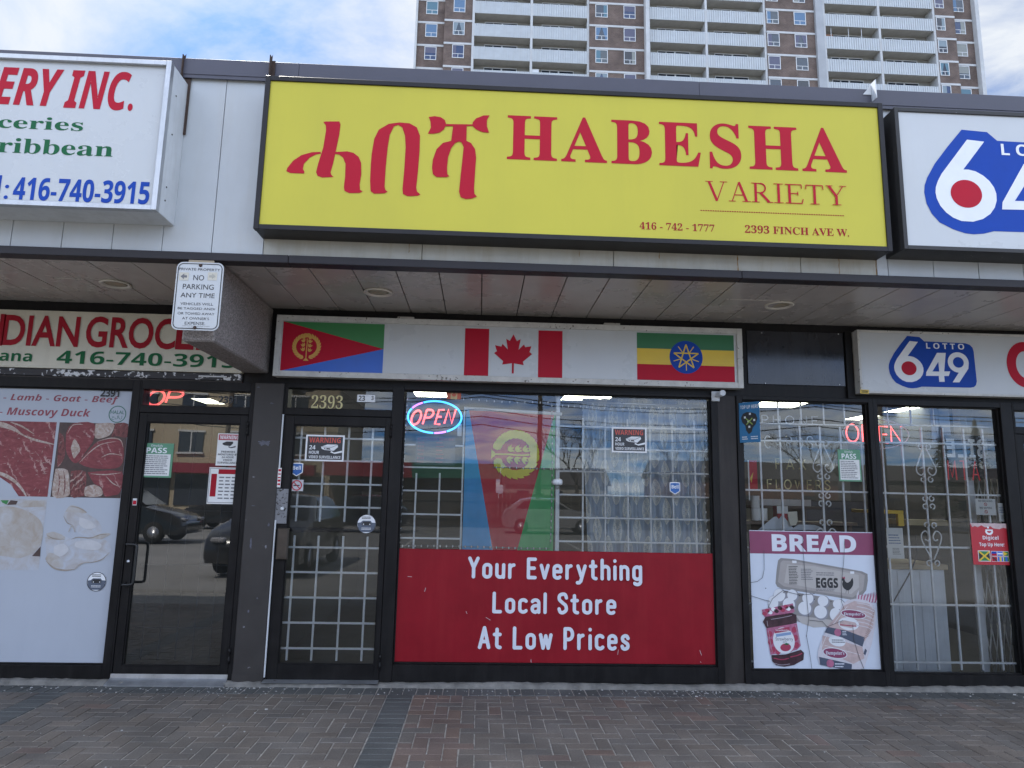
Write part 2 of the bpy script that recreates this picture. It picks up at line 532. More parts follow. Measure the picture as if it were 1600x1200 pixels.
# ------------------------------------------------------------------ mesh builder
class MB:
    def __init__(self):
        self.bm = bmesh.new()
        self.m = 0
        self.mats = []

    def use(self, m):
        if m not in self.mats:
            self.mats.append(m)
        self.m = self.mats.index(m)
        return self

    def face(self, pts, smooth=False):
        vs_ = [self.bm.verts.new(p) for p in pts]
        try:
            f = self.bm.faces.new(vs_)
        except ValueError:
            return None
        f.material_index = self.m
        f.smooth = smooth
        return f

    def box(self, x0, x1, y0, y1, z0, z1, bev=0.0):
        if x0 > x1: x0, x1 = x1, x0
        if y0 > y1: y0, y1 = y1, y0
        if z0 > z1: z0, z1 = z1, z0
        v = [self.bm.verts.new(p) for p in ((x0, y0, z0), (x1, y0, z0), (x1, y1, z0), (x0, y1, z0), (x0, y0, z1), (x1, y0, z1), (x1, y1, z1), (x0, y1, z1))]
        fs = []
        for q in ((0, 3, 2, 1), (4, 5, 6, 7), (0, 1, 5, 4), (1, 2, 6, 5), (2, 3, 7, 6), (3, 0, 4, 7)):
            f = self.bm.faces.new([v[i] for i in q])
            f.material_index = self.m
            fs.append(f)
        if bev:
            es = list({e for f in fs for e in f.edges})
            r = bmesh.ops.bevel(self.bm, geom=es, offset=bev, segments=1, affect='EDGES', profile=0.5)
            for f in r['faces']:
                f.material_index = self.m
        return self

    def frame(self, x0, x1, z0, z1, wl, y0, y1, wt=None, wb=None, wr=None):
        """rectangular frame of four butted bars"""
        wt = wl if wt is None else wt
        wb = wl if wb is None else wb
        wr = wl if wr is None else wr
        if wl:
            self.box(x0, x0 + wl, y0, y1, z0, z1, .002)
        self.box(x1 - wr, x1, y0, y1, z0, z1, .002)
        self.box(x0 + wl, x1 - wr, y0 + .0015, y1, z1 - wt, z1, .002)
        self.box(x0 + wl, x1 - wr, y0 + .0015, y1, z0, z0 + wb, .002)
        return self

    def poly(self, pts, y, th=0.0):
        """flat outline in the facade plane, facing the street (-y)"""
        a = sum(pts[i][0] * pts[(i + 1) % len(pts)][1] - pts[(i + 1) % len(pts)][0] * pts[i][1] for i in range(len(pts)))
        if a < 0:
            pts = pts[::-1]
        f = self.face([(p[0], y, p[1]) for p in pts])
        if f is None:
            return self
        f.normal_update()
        if th:
            r = bmesh.ops.extrude_face_region(self.bm, geom=[f])
            for e in r['geom']:
                if isinstance(e, bmesh.types.BMVert):
                    e.co.y += th
                elif isinstance(e, bmesh.types.BMFace):
                    e.material_index = self.m
        tri = [f] if len(pts) > 4 else []
        if tri:
            r = bmesh.ops.triangulate(self.bm, faces=tri, ngon_method='EAR_CLIP')
            for q in r['faces']:
                q.material_index = self.m
        return self

    def rectp(self, x0, x1, z0, z1, y):
        self.face([(x0, y, z0), (x1, y, z0), (x1, y, z1), (x0, y, z1)])
        return self

    def ell(self, cx, cz, rx, rz, y, n=28, rot=0.0):
        c, s = math.cos(rot), math.sin(rot)
        pts = []
        for i in range(n):
            a = 2 * math.pi * i / n
            u, v = rx * math.cos(a), rz * math.sin(a)
            pts.append((cx + u * c - v * s, y, cz + u * s + v * c))
        self.face(pts)
        return self

    def ribbon(self, pts, wd, y, closed=False, caps=True):
        """flat stroke of given width(s) with round ends"""
        P2 = [Vector(p[:2]) for p in pts]
        if closed and (P2[0] - P2[-1]).length < 1e-6:
            P2 = P2[:-1]
        n = len(P2)
        W = [wd] * n if isinstance(wd, (int, float)) else list(wd)
        L, Rr = [], []
        for i in range(n):
            a = P2[i - 1] if (i or closed) else None
            b = P2[(i + 1) % n] if (i < n - 1 or closed) else None
            d1 = (P2[i] - a).normalized() if a is not None else None
            d2 = (b - P2[i]).normalized() if b is not None else None
            if d1 is None: d1 = d2
            if d2 is None: d2 = d1
            t = d1 + d2
            t = t.normalized() if t.length > 1e-6 else d1
            nrm = Vector((-t.y, t.x))
            k = max(0.42, abs(nrm.dot(Vector((-d1.y, d1.x)))))
            h = W[i] / 2 / k
            L.append(P2[i] + nrm * h)
            Rr.append(P2[i] - nrm * h)
        m = n if closed else n - 1
        for i in range(m):
            j = (i + 1) % n
            self.face([(q.x, y, q.y) for q in (Rr[i], Rr[j], L[j], L[i])])
        if caps and not closed:
            for p, d, w_ in ((P2[0], (P2[0] - P2[1]).normalized(), W[0]), (P2[-1], (P2[-1] - P2[-2]).normalized(), W[-1])):
                a0 = math.atan2(d.y, d.x) - math.pi / 2
                self.face([(p.x + w_ / 2 * math.cos(a0 + math.pi * i / 8), y, p.y + w_ / 2 * math.sin(a0 + math.pi * i / 8)) for i in range(9)])
        return self

    def strokes(self, st, box, wd, y, tube=None, slant=0.0):
        """lay skeleton strokes into a box; flat ribbons, or glass tubes of radius `tube`"""
        xs = [p[0] for s in st for p in s]
        zs = [p[1] for s in st for p in s]
        a0, a1, b0, b1 = min(xs), max(xs), min(zs), max(zs)
        x0, x1, z0, z1 = box
        for k, s in enumerate(st):
            q = []
            for px, pz in s:
                z = z0 + (pz - b0) / (b1 - b0) * (z1 - z0)
                q.append((x0 + (px - a0) / (a1 - a0) * (x1 - x0) + slant * (z - z0), z))
            if tube:
                self.tube([(p[0], y, p[1]) for p in q], tube)
            else:
                cl = len(q) > 3 and (Vector(q[0]) - Vector(q[-1])).length < 1e-5
                if cl:
                    self.ribbon(q, wd, y - .0006 * k, closed=True)
                    continue
                # sharp corners become separate round ended strokes
                runs, cur = [], [q[0]]
                for i in range(1, len(q)):
                    cur.append(q[i])
                    if i < len(q) - 1:
                        d1 = (Vector(q[i]) - Vector(q[i - 1])).normalized()
                        d2 = (Vector(q[i + 1]) - Vector(q[i])).normalized()
                        if d1.dot(d2) < .72:
                            runs.append(cur)
                            cur = [q[i]]
                runs.append(cur)
                for j, run in enumerate(runs):
                    self.ribbon(run, wd, y - .0006 * k - .0002 * j)
        return self

    def tube(self, pts, r, seg=8, closed=False):
        P3 = [Vector(p) for p in pts]
        n = len(P3)
        rings = []
        up = Vector((0, 0, 1))
        for i in range(n):
            a = P3[i - 1] if (i or closed) else P3[i]
            b = P3[(i + 1) % n] if (i < n - 1 or closed) else P3[i]
            t = (b - a)
            t = t.normalized() if t.length > 1e-9 else Vector((0, 1, 0))
            s = t.cross(up)
            if s.length < 0.05:
                s = t.cross(Vector((0, 1, 0)))
            s.normalize()
            u = s.cross(t)
            rr = r if isinstance(r, (int, float)) else r[i]
            rings.append([self.bm.verts.new(P3[i] + (s * math.cos(2 * math.pi * k / seg) + u * math.sin(2 * math.pi * k / seg)) * rr) for k in range(seg)])
        m = n if closed else n - 1
        for i in range(m):
            A, B = rings[i], rings[(i + 1) % n]
            # keep rings from twisting when the frame flips
            off = min(range(seg), key=lambda o: (A[0].co - B[o].co).length)
            for k in range(seg):
                f = self.bm.faces.new((A[k], A[(k + 1) % seg], B[(k + 1 + off) % seg], B[(k + off) % seg]))
                f.material_index = self.m
                f.smooth = True
        if not closed:
            for q in (rings[0][::-1], rings[-1]):
                f = self.bm.faces.new(q)
                f.material_index = self.m
        return self

    def lathe(self, prof, origin, axis='y', seg=24):
        """surface of revolution: prof = [(radius, along)]"""
        rings = []
        for r, a in prof:
            ring = []
            for k in range(seg):
                c, s = r * math.cos(2 * math.pi * k / seg), r * math.sin(2 * math.pi * k / seg)
                p = {'y': (c, a, s), 'z': (c, s, a), 'x': (a, c, s)}[axis]
                ring.append(self.bm.verts.new((origin[0] + p[0], origin[1] + p[1], origin[2] + p[2])))
            rings.append(ring)
        for A, B in zip(rings, rings[1:]):
            for k in range(seg):
                f = self.bm.faces.new((A[k], A[(k + 1) % seg], B[(k + 1) % seg], B[k]))
                f.material_index = self.m
                f.smooth = True
        for q in (rings[0], rings[-1]):
            f = self.bm.faces.new(q)
            f.material_index = self.m
        return self

    def text(self, s, box, y, kind='sans', offset=0.0, shear=0.0, space=1.0, mirror=False):
        v, f = glyphs(s, kind, offset, shear, space)
        xs = [p[0] for p in v]
        zs = [p[1] for p in v]
        a0, a1, b0, b1 = min(xs), max(xs), min(zs), max(zs)
        x0, x1, z0, z1 = box
        if mirror:
            x0, x1 = x1, x0
        bv = [self.bm.verts.new((x0 + (p[0] - a0) / (a1 - a0) * (x1 - x0), y, z0 + (p[1] - b0) / (b1 - b0) * (z1 - z0))) for p in v]
        for q in f:
            try:
                fc = self.bm.faces.new([bv[i] for i in q])
                fc.material_index = self.m
            except ValueError:
                pass
        return self

    def build(self, name, material=None, parent=None, origin=None, recalc=True):
        if recalc:
            bmesh.ops.recalc_face_normals(self.bm, faces=self.bm.faces)
        me = bpy.data.meshes.new(name)
        if origin is not None:
            bmesh.ops.translate(self.bm, verts=self.bm.verts, vec=-Vector(origin))
        self.bm.to_mesh(me)
        self.bm.free()
        if material is not None:
            me.materials.append(material)
        else:
            for m in self.mats:
                me.materials.append(m)
        o = bpy.data.objects.new(name, me)
        C.objects.link(o)
        if parent is not None:
            o.parent = parent
            o.matrix_parent_inverse = Matrix.Identity(4)
            # parents stand unrotated, so world coordinates become local ones by a shift
            off = parent_loc(parent)
            o.location = -off + (Vector(origin) if origin is not None else Vector())
        elif origin is not None:
            o.location = Vector(origin)
        return o


def parent_loc(p):
    v = Vector()
    while p is not None:
        v += p.location
        p = p.parent
    return v


def thing(name, label, cat, loc=(0, 0, 0), group=None):
    o = bpy.data.objects.new(name, None)
    o.empty_display_size = 0.1
    C.objects.link(o)
    o.location = loc
    o['label'] = label
    o['category'] = cat
    if group:
        o['group'] = group
    return o


def tag(o, label, cat, group=None):
    o['label'] = label
    o['category'] = cat
    if group:
        o['group'] = group
    return o


def structure(o):
    o['kind'] = 'structure'
    return o


def lettering(s, tl, br, y, m, parent, name='lettering', **k):
    mb = MB()
    mb.text(s, rect(tl, br, y), y, **k)
    return mb.build(name, m, parent, recalc=False)


# ================================================================== GROUND
YF = -0.03                                     # face of the shop front frames
FAS = -1.36                                    # face of the fascia


def ground_mat(name, col, rough, var, scale, bump, bscale, speck=0.0):
    m = mat(name, col, rough, var=var, scale=scale, bump=bump, bscale=bscale, spec=0.3)
    return m


mb = MB()
S = 600.0
mb.face([(-S, -S, -0.03), (S, -S, -0.03), (S, S, -0.03), (-S, S, -0.03)])
structure(mb.build('ground', ground_mat('asphalt', (0.25, 0.243, 0.232), 0.9, 0.25, 0.6, 0.5, 90), recalc=False))


def brick_mat():
    m = bpy.data.materials.new('clay_paver')
    m.use_nodes = True
    t = m.node_tree
    b = t.nodes['Principled BSDF']
    b.inputs['Roughness'].default_value = 0.82
    b.inputs['Specular IOR Level'].default_value = 0.35
    at = t.nodes.new('ShaderNodeAttribute')
    at.attribute_name = 'brick_tone'
    tcn = t.nodes.new('ShaderNodeTexCoord')
    n = t.nodes.new('ShaderNodeTexNoise')
    n.inputs['Scale'].default_value = 90
    n.inputs['Detail'].default_value = 6
    n.inputs['Roughness'].default_value = 0.7
    t.links.new(tcn.outputs['Object'], n.inputs['Vector'])
    n2 = t.nodes.new('ShaderNodeTexNoise')
    n2.inputs['Scale'].default_value = 2.2
    n2.inputs['Detail'].default_value = 7
    t.links.new(tcn.outputs['Object'], n2.inputs['Vector'])
    mul = t.nodes.new('ShaderNodeMath')
    mul.operation = 'MULTIPLY'
    mr = t.nodes.new('ShaderNodeMapRange')
    mr.inputs['From Min'].default_value = .3
    mr.inputs['From Max'].default_value = .7
    mr.inputs['To Min'].default_value = .72
    mr.inputs['To Max'].default_value = 1.3
    t.links.new(n.outputs['Fac'], mr.inputs['Value'])
    mr2 = t.nodes.new('ShaderNodeMapRange')
    mr2.inputs['From Min'].default_value = .3
    mr2.inputs['From Max'].default_value = .7
    mr2.inputs['To Min'].default_value = .75
    mr2.inputs['To Max'].default_value = 1.2
    t.links.new(n2.outputs['Fac'], mr2.inputs['Value'])
    t.links.new(mr.outputs[0], mul.inputs[0])
    t.links.new(mr2.outputs[0], mul.inputs[1])
    mx = t.nodes.new('ShaderNodeMix')
    mx.data_type = 'RGBA'
    mx.blend_type = 'MULTIPLY'
    mx.inputs['Factor'].default_value = 1
    t.links.new(at.outputs['Color'], mx.inputs['A'])
    t.links.new(mul.outputs[0], mx.inputs['B'])
    # dry salt and grit bloom, heavier in patches
    n3 = t.nodes.new('ShaderNodeTexNoise')
    n3.inputs['Scale'].default_value = 26
    n3.inputs['Detail'].default_value = 8
    n3.inputs['Roughness'].default_value = 0.75
    t.links.new(tcn.outputs['Object'], n3.inputs['Vector'])
    mr3 = t.nodes.new('ShaderNodeMapRange')
    mr3.inputs['From Min'].default_value = .6
    mr3.inputs['From Max'].default_value = .8
    mr3.inputs['To Max'].default_value = .4
    t.links.new(n3.outputs['Fac'], mr3.inputs['Value'])
    m3 = t.nodes.new('ShaderNodeMix')
    m3.data_type = 'RGBA'
    t.links.new(mr3.outputs[0], m3.inputs['Factor'])
    t.links.new(mx.outputs['Result'], m3.inputs['A'])
    m3.inputs['B'].default_value = (.34, .32, .31, 1)
    t.links.new(m3.outputs['Result'], b.inputs['Base Color'])
    bp = t.nodes.new('ShaderNodeBump')
    bp.inputs['Strength'].default_value = .5
    bp.inputs['Distance'].default_value = .004
    t.links.new(n.outputs['Fac'], bp.inputs['Height'])
    t.links.new(bp.outputs[0], b.inputs['Normal'])
    return m


PAVER = brick_mat()
mb = MB()
BW = 0.1
tones = []
rb = random.Random(3)


def tone(kind):
    v = rb.uniform(.91, 1.09)
    if kind == 'dark':
        return (.094 * v, .096 * v, .092 * v)
    h = rb.random()
    a, b_ = (.148, .124, .103), (.134, .121, .108)
    if kind == 'red':
        a, b_ = (.165, .117, .092), (.15, .114, .098)
    return tuple((a[i] * h + b_[i] * (1 - h)) * v for i in range(3))


def brick(x0, x1, y0, y1, kind):
    g, c = .0048, .004
    x0, x1, y0, y1 = x0 + g * rb.uniform(.5, 1.2), x1 - g * rb.uniform(.5, 1.2), y0 + g * rb.uniform(.5, 1.2), y1 - g * rb.uniform(.5, 1.2)
    z = rb.uniform(-.0015, .0015)
    tx, ty = rb.uniform(-.0012, .0012), rb.uniform(-.0012, .0012)
    hi = [(x0 + c, y0 + c, z - tx - ty), (x1 - c, y0 + c, z + tx - ty), (x1 - c, y1 - c, z + tx + ty), (x0 + c, y1 - c, z - tx + ty)]
    lo = [(x0, y0, -.012), (x1, y0, -.012), (x1, y1, -.012), (x0, y1, -.012)]
    md = [(a[0], a[1], z - c) for a in lo]
    hv, mv, lvv = [[mb.bm.verts.new(p) for p in q] for q in (hi, md, lo)]
    t = tone(kind)
    fs = [mb.bm.faces.new(hv)]
    for k in range(4):
        j = (k + 1) % 4
        fs.append(mb.bm.faces.new((mv[k], mv[j], hv[j], hv[k])))
        fs.append(mb.bm.faces.new((lvv[k], lvv[j], mv[j], mv[k])))
    tones.extend([t] * len(fs))


XL, XR, YN, YS = -6.2, 6.6, -0.30, -4.2
bands = [(-3.42, -3.21), (-0.70, -0.49)]
for bx0, bx1 in bands:
    y = YN
    while y > YS:
        brick(bx0, bx1, y - BW, y, 'dark')
        y -= BW
spans = [(XL, bands[0][0]), (bands[0][1], bands[1][0]), (bands[1][1], XR)]
for s0, s1 in spans:
    nx, ny = int(round((s1 - s0) / BW)), int(round((YN - YS) / BW))
    W_ = (s1 - s0) / nx
    for i in range(-1, nx + 1):
        for j in range(-1, ny + 1):
            k = (i - j) % 4
            if k == 0:
                c = (i, i + 2, j, j + 1)
            elif k == 3:
                c = (i, i + 1, j, j + 2)
            else:
                continue
            a0, a1, b0, b1 = max(c[0], 0), min(c[1], nx), max(c[2], 0), min(c[3], ny)
            if a1 <= a0 or b1 <= b0:
                continue
            xx = s0 + a0 * W_
            red = 'red' if (s0 == bands[1][1] and xx < s0 + .3 and rb.random() < .8) or rb.random() < .03 else 'n'
            brick(s0 + a0 * W_, s0 + a1 * W_, YN - b1 * BW, YN - b0 * BW, red)
x = XL
while x < XR:
    brick(x, x + .108, -.30, -.10, 'dark')
    x += .108
me_faces = len(mb.bm.faces)
pav = mb.build('pavement', PAVER, recalc=False)
ca = pav.data.attributes.new('brick_tone', 'FLOAT_COLOR', 'FACE')
for i, t in enumerate(tones):
    ca.data[i].color = (*t, 1)
structure(pav)
mb = MB()
mb.box(XL, XR, -5.4, 0.0, -0.2, -0.0055)
structure(mb.build('pavement_bed', mat('joint_sand', (.36, .335, .30), .95, var=.5, scale=14, bump=.4, bscale=120)))
mb = MB()
mb.box(-60, 60, -5.65, -5.4, -0.2, 0.0, .012)
structure(mb.build('kerb', CEMENT))
mb = MB()
mb.box(XL, XR, -5.4, -4.2, -0.05, -0.004)
structure(mb.build('kerb_strip', CEMENT))

# worn concrete footing that shows along the foot of the shop front
mb = MB()
rb = random.Random(11)
nx = 300
rows = []
for i in range(nx + 1):
    x = -6.2 + 12.8 * i / nx
    e = -.095 + rb.uniform(-.012, .012)
    h = .03 + .006 * math.sin(x * 3.1) + rb.uniform(-.006, .006)
    rows.append([(x, e, -.01), (x, e + .012, h * .7), (x, e + .05, h), (x, .1, h + .004)])
vr = [[mb.bm.verts.new(p) for p in r] for r in rows]
for a, b in zip(vr, vr[1:]):
    for k in range(3):
        f = mb.bm.faces.new((a[k], b[k], b[k + 1], a[k + 1]))
        f.smooth = True
structure(mb.build('concrete_footing', CEMENT, recalc=False))

# grit, flaked paint and road salt swept against the shop front
mb = MB()
rb = random.Random(5)
GRIT = mat('pale_grit', (.42, .41, .39), .9, var=.4, scale=30)
for k in range(420):
    cl_ = rb.choice([(-3.9, .8), (-2.4, .5), (-1.9, .18), (-.2, .6), (1.35, .45), (1.9, .3), (2.45, .3), (2.7, .5), (4, 1.2)])
    x = rb.gauss(cl_[0], cl_[1])
    y = -.12 - abs(rb.gauss(0, .12))
    if rb.random() < .16:
        y = rb.uniform(-2.2, -.2)
        x = rb.uniform(-4, 5)
    r = rb.uniform(.002, .0075) * (1.6 if rb.random() < .06 else 1)
    a = rb.uniform(0, 6.3)
    z = .001
    q = [(x + r * rb.uniform(.6, 1.2) * math.cos(a + t), y + r * rb.uniform(.5, 1.1) * math.sin(a + t)) for t in (0, 1.3, 2.6, 3.9, 5.2)]
    top = [mb.bm.verts.new((p[0], p[1], z + r * .5)) for p in q]
    bot = [mb.bm.verts.new((x + (p[0] - x) * 1.25, y + (p[1] - y) * 1.25, z - .001)) for p in q]
    mb.bm.faces.new(top)
    for i in range(5):
        mb.bm.faces.new((bot[i], bot[(i + 1) % 5], top[(i + 1) % 5], top[i]))
o = mb.build('grit', GRIT)
o['kind'] = 'stuff'

# ================================================================== SHOP BUILDING
B = thing('shop_building', 'single storey row of shops with white fascia, grey soffit and dark glazed shop fronts', 'building', (0, 0, 0))


def bx(name, m, *a, bev=0.0, parent=B):
    q = MB()
    q.box(*a, bev)
    return q.build(name, m, parent)


# fascia panels with open joints
def fascia(x0, x1, z0, z1, m, joint0, step=.354):
    q = MB()
    q.use(m)
    xs = [x0]
    k = math.ceil((x0 - joint0) / step)
    while joint0 + k * step < x1 - .02:
        if joint0 + k * step > x0 + .02:
            xs.append(joint0 + k * step)
        k += 1
    xs.append(x1)
    for a, b in zip(xs, xs[1:]):
        q.box(a + .0022, b - .0022, FAS + rb.uniform(-.0015, .0015), FAS + .03, z0, z1, .002)
    q.use(SEAM).box(x0, x1, FAS + .03, FAS + .06, z0, z1)
    return q.build('fascia', None, B)


j0 = P(330, 393, FAS)[0]
fascia(-9.0, -1.62, 3.285, 4.68, FASCIA, j0)
fascia(-1.62, 2.96, 3.285, 4.68, FASCIA_OLD, j0 + .1, 1.42)
fascia(2.96, 9.0, 3.285, 4.68, FASCIA, j0 + .08)
RUNS = mat('rust_run', (.30, .17, .06), .8, var=.4, scale=30)
rs = random.Random(12)
for px_, top_, bot_, wd in ((1152, 388, 428, .010), (1310, 394, 432, .007), (1368, 402, 433, .008), (640, 372, 395, .006), (905, 380, 402, .005), (1030, 384, 404, .006)):
    a, b = P(px_, top_, FAS - .002), P(px_, bot_, FAS - .002)
    q = MB()
    n = 9
    pts = [(a[0] + rs.uniform(-.002, .002), max(3.29, b[1]) + (a[1] - max(3.29, b[1])) * i / n) for i in range(n + 1)]
    q.ribbon(pts, [wd * rs.uniform(.3, 1.3) for _ in pts], FAS - .0025, caps=False)
    q.build('rust_streak', RUNS, B, recalc=False)
q = MB()
for a, b in ((-9, -4.9), (-4.9, -1.45), (-1.45, 1.62), (1.62, 4.7), (4.7, 9)):
    q.box(a + .001, b - .001, FAS - .035, FAS + .3, 4.682, 4.81, .0015)
    q.box(a + .001, b - .001, FAS - .03, FAS - .022, 4.655, 4.682)
q.build('parapet_cap', PURPLE_CAP, B)
q = MB()
for a, b in ((-9, -4.2), (-4.2, -1.42), (-1.42, 1.9), (1.9, 5.2), (5.2, 9)):
    q.box(a + .0008, b - .0008, FAS - .05, FAS + .06, 3.226, 3.286, .004)
q.build('fascia_trim', TRIM, B)

# soffit boards running front to back
q = MB()
q.use(SOFFIT)
s0 = .627 - .326 * 30
for k in range(60):
    a = s0 + k * .326
    q.box(a + .0042, a + .326 - .0042, FAS + .06, 0.0, 3.262 + rb.uniform(-.001, .001), 3.28, .002)
q.use(SEAM).box(-9, 9, FAS + .06, 0.15, 3.281, 3.30)
q.build('soffit', None, B)
for tl, br in (((82, 434), (142, 453)), ((1135, 467), (1185, 479))):
    a, b = PZ(*tl, 3.262), PZ(*br, 3.262)
    q = MB()
    q.use(SOFFIT).box(min(a[0], b[0]), max(a[0], b[0]) + .12, b[1], a[1], 3.256, 3.2615, .001)
    q.use(SEAM)
    for ux in (min(a[0], b[0]) + .02, max(a[0], b[0]) + .1):
        for uy in (a[1] - .02, b[1] + .02):
            q.lathe([(.004, 0), (.004, -.003)], (ux, uy, 3.256), 'z', 8)
    q.build('access_panel', None, B)

# concrete beam end carrying the canopy
q = MB()
q.box(-2.165, -1.935, FAS + .055, 0.01, 2.655, 3.258, .012)
q.build('beam', PEBBLE, B)

bx('header_wall', DARK_METAL, -9, 9, 0.0, 0.16, 2.56, 3.26)
bx('roof', mat('roof_gravel', (.2, .2, .19), .95, bump=.4), -9, 9, FAS + .3, 12, 4.35, 4.5)
bx('side_wall', CEMENT, -9.3, -9, FAS + .06, 12, -.03, 4.5)
bx('side_wall', CEMENT, 9, 9.3, FAS + .06, 12, -.03, 4.5)
bx('back_wall', CEMENT, -9, 9, 11.8, 12, -.03, 4.35)
bx('front_wall', BROWN_METAL, -9, -5.25, -.03, .16, -.03, 2.56)
bx('front_wall', BROWN_METAL, 5.95, 9, -.03, .16, -.03, 2.56)

# pillars between the shops
q = MB()
q.box(-2.028, -1.772, -.05, .14, .0, 2.56, .006)
q.box(-2.028, -1.772, -.056, -.0505, .0, .09, .002)
pil = q.build('pillar', chipped('brown_pillar_paint', (.034, .029, .026), (.2, .2, .22), .72, 9), B)
rs = random.Random(31)
for (px_, py_, rx_, rz_) in ((414, 692, .075, .03), (404, 605, .02, .006), (392, 850, .012, .05), (388, 955, .01, .014), (402, 935, .008, .01), (425, 630, .02, .008), (396, 790, .02, .006), (420, 820, .012, .02)):
    q = MB()
    c = P(px_, py_, -.0515)
    pts = []
    for i in range(22):
        a = 6.2832 * i / 22
        k = rs.uniform(.45, 1.1)
        pts.append((min(-1.776, max(-2.024, c[0] + rx_ * k * math.cos(a))), c[1] + rz_ * k * math.sin(a)))
    q.poly(pts, -.0515)
    q.build('scuff', mat('pale_scuff', (.10, .10, .125), .6, var=.5, scale=25), pil, recalc=False)
q = MB()
q.box(2.17, 2.345, -.012, .14, .0, 2.56, .004)
q.build('pillar', BROWN_METAL, B)


def window(x0, x1, z0, z1, wl=.06, wr=.06, wt=.04, wb=.10, g=GLASS):
    """x0..z1 is the clear glass; the frame goes round it"""
    q = MB()
    q.frame(x0 - wl, x1 + wr, z0 - wb, z1 + wt, wl, YF, .09, wt=wt, wb=wb, wr=wr)
    q.box(x0, x1, YF + .03, .02, z0, z0 + .012, .002)      # glazing beads
    q.box(x0, x1, YF + .03, .02, z1 - .012, z1, .002)
    q.box(x0, x0 + .012, YF + .032, .02, z0 + .012, z1 - .012, .002)
    q.box(x1 - .012, x1, YF + .032, .02, z0 + .012, z1 - .012, .002)
    f = q.build('window', DARK_METAL, B)
    q = MB()
    q.rectp(x0 - .01, x1 + .01, z0 - .01, z1 + .01, .03)
    q.build('pane', g, f, recalc=False)
    return f


window(-5.2, -3.105, .14, 2.475, wr=.066, wt=.085, wb=.105)
window(-.70, 2.108, .17, 2.535, wl=.0, wr=.06, wt=.025, wb=.135)
window(2.402, 3.594, .145, 2.525, wl=.056, wr=.042, wt=.035, wb=.12)
window(3.678, 4.862, .125, 2.51, wl=.042, wr=.11, wt=.05, wb=.1)


def door(x0, x1, zt, leaf, gl, tr, gmat, hinge='right'):
    """x0,x1: outer frame; leaf, gl, tr: x0 x1 z0 z1 of the leaf, its glass and the transom glass"""
    q = MB()
    q.box(x0, leaf[0] - .004, YF, .1, .03, zt, .003)
    q.box(leaf[1] + .004, x1, YF, .1, .03, zt, .003)
    q.box(leaf[0] - .004, leaf[1] + .004, YF + .0015, .1, leaf[3] + .004, tr[2], .003)
    q.box(leaf[0] - .004, leaf[1] + .004, YF + .0015, .1, tr[3], zt, .003)
    q.box(leaf[0] - .004, tr[0], YF + .0015, .1, tr[2], tr[3], .002)
    q.box(tr[1], leaf[1] + .004, YF + .0015, .1, tr[2], tr[3], .002)
    q.box(leaf[0] - .004, leaf[1] + .004, -.02, .1, .03, leaf[2] - .006, .003)
    f = q.build('door_frame', DARK_METAL, B)
    q = MB()
    q.rectp(tr[0] - .005, tr[1] + .005, tr[2] - .005, tr[3] + .005, .03)
    q.build('transom_pane', gmat, f, recalc=False)
    q = MB()
    q.frame(leaf[0], leaf[1], leaf[2], leaf[3], gl[0] - leaf[0], -.022, .03, wt=leaf[3] - gl[3], wb=gl[2] - leaf[2], wr=leaf[1] - gl[1])
    q.box(gl[0], gl[1], -.012, .006, gl[2], gl[2] + .01, .002)
    q.box(gl[0], gl[1], -.012, .006, gl[3] - .01, gl[3], .002)
    q.box(gl[0], gl[0] + .01, -.011, .006, gl[2] + .01, gl[3] - .01, .002)
    q.box(gl[1] - .01, gl[1], -.011, .006, gl[2] + .01, gl[3] - .01, .002)
    lf = q.build('door', DARK_METAL, B)
    q = MB()
    q.rectp(gl[0] - .005, gl[1] + .005, gl[2] - .005, gl[3] + .005, .01)
    q.build('door_glass', gmat, lf, recalc=False)
    for z in (leaf[3] - .12, leaf[2] + .16):
        q = MB()
        xx = leaf[1] + .006 if hinge == 'right' else leaf[0] - .006
        q.lathe([(.011, -.06), (.011, -.021), (.0095, -.02), (.0095, .02), (.011, .021), (.011, .06)], (xx, -.036, z), 'z', 10)
        q.build('hinge', DARK_METAL, lf)
    return lf


# door of the left shop
lf = door(-3.038, -2.03, 2.56, (-3.02, -2.075, .068, 2.268), (-2.953, -2.142, .14, 2.19), (-3.005, -2.06, 2.338, 2.48), GLASS_DK)
q = MB()
x, z0, z1 = -2.985, P(166, 912, YF)[1], P(166, 849, YF)[1]
q.tube(spline([(x, -.02, z1), (x, -.075, z1), (x + .02, -.09, z1), (x + .075, -.09, z1 - .004), (x + .09, -.09, z1 - .03), (x + .09, -.09, (z0 + z1) / 2), (x + .09, -.09, z0 + .03), (x + .075, -.09, z0 + .004), (x + .02, -.09, z0), (x, -.075, z0), (x, -.02, z0)], 4), .012, 10)
q.build('handle', mat('black_handle', (.012, .012, .012), .35), lf)
q = MB()
q.lathe([(.0, -.03), (.012, -.03), (.014, -.026), (.014, -.02)], (-2.985, 0, P(192, 877, YF)[1]), 'y', 14)
q.build('lock_cylinder', ALU, lf)
q = MB()
z = P(200, 784, YF)[1]
q.use(mat('alarm_tag_body', (.62, .62, .62), .5)).box(-3.0, -2.965, -.03, -.0225, z - .03, z + .03, .002)
q.use(RED).box(-2.995, -2.967, -.0325, -.0303, z - .022, z + .012)
q.build('alarm_tag', None, lf)
q = MB()
q.face([(-3.03, -.03, .078), (-2.07, -.03, .078), (-2.07, -.034, .045), (-3.03, -.034, .045)])
q.face([(-3.03, -.034, .045), (-2.07, -.034, .045), (-2.065, -.12, .008), (-3.035, -.12, .008)])
q.face([(-3.035, -.12, .008), (-2.065, -.12, .008), (-2.065, -.12, .0), (-3.035, -.12, .0)])
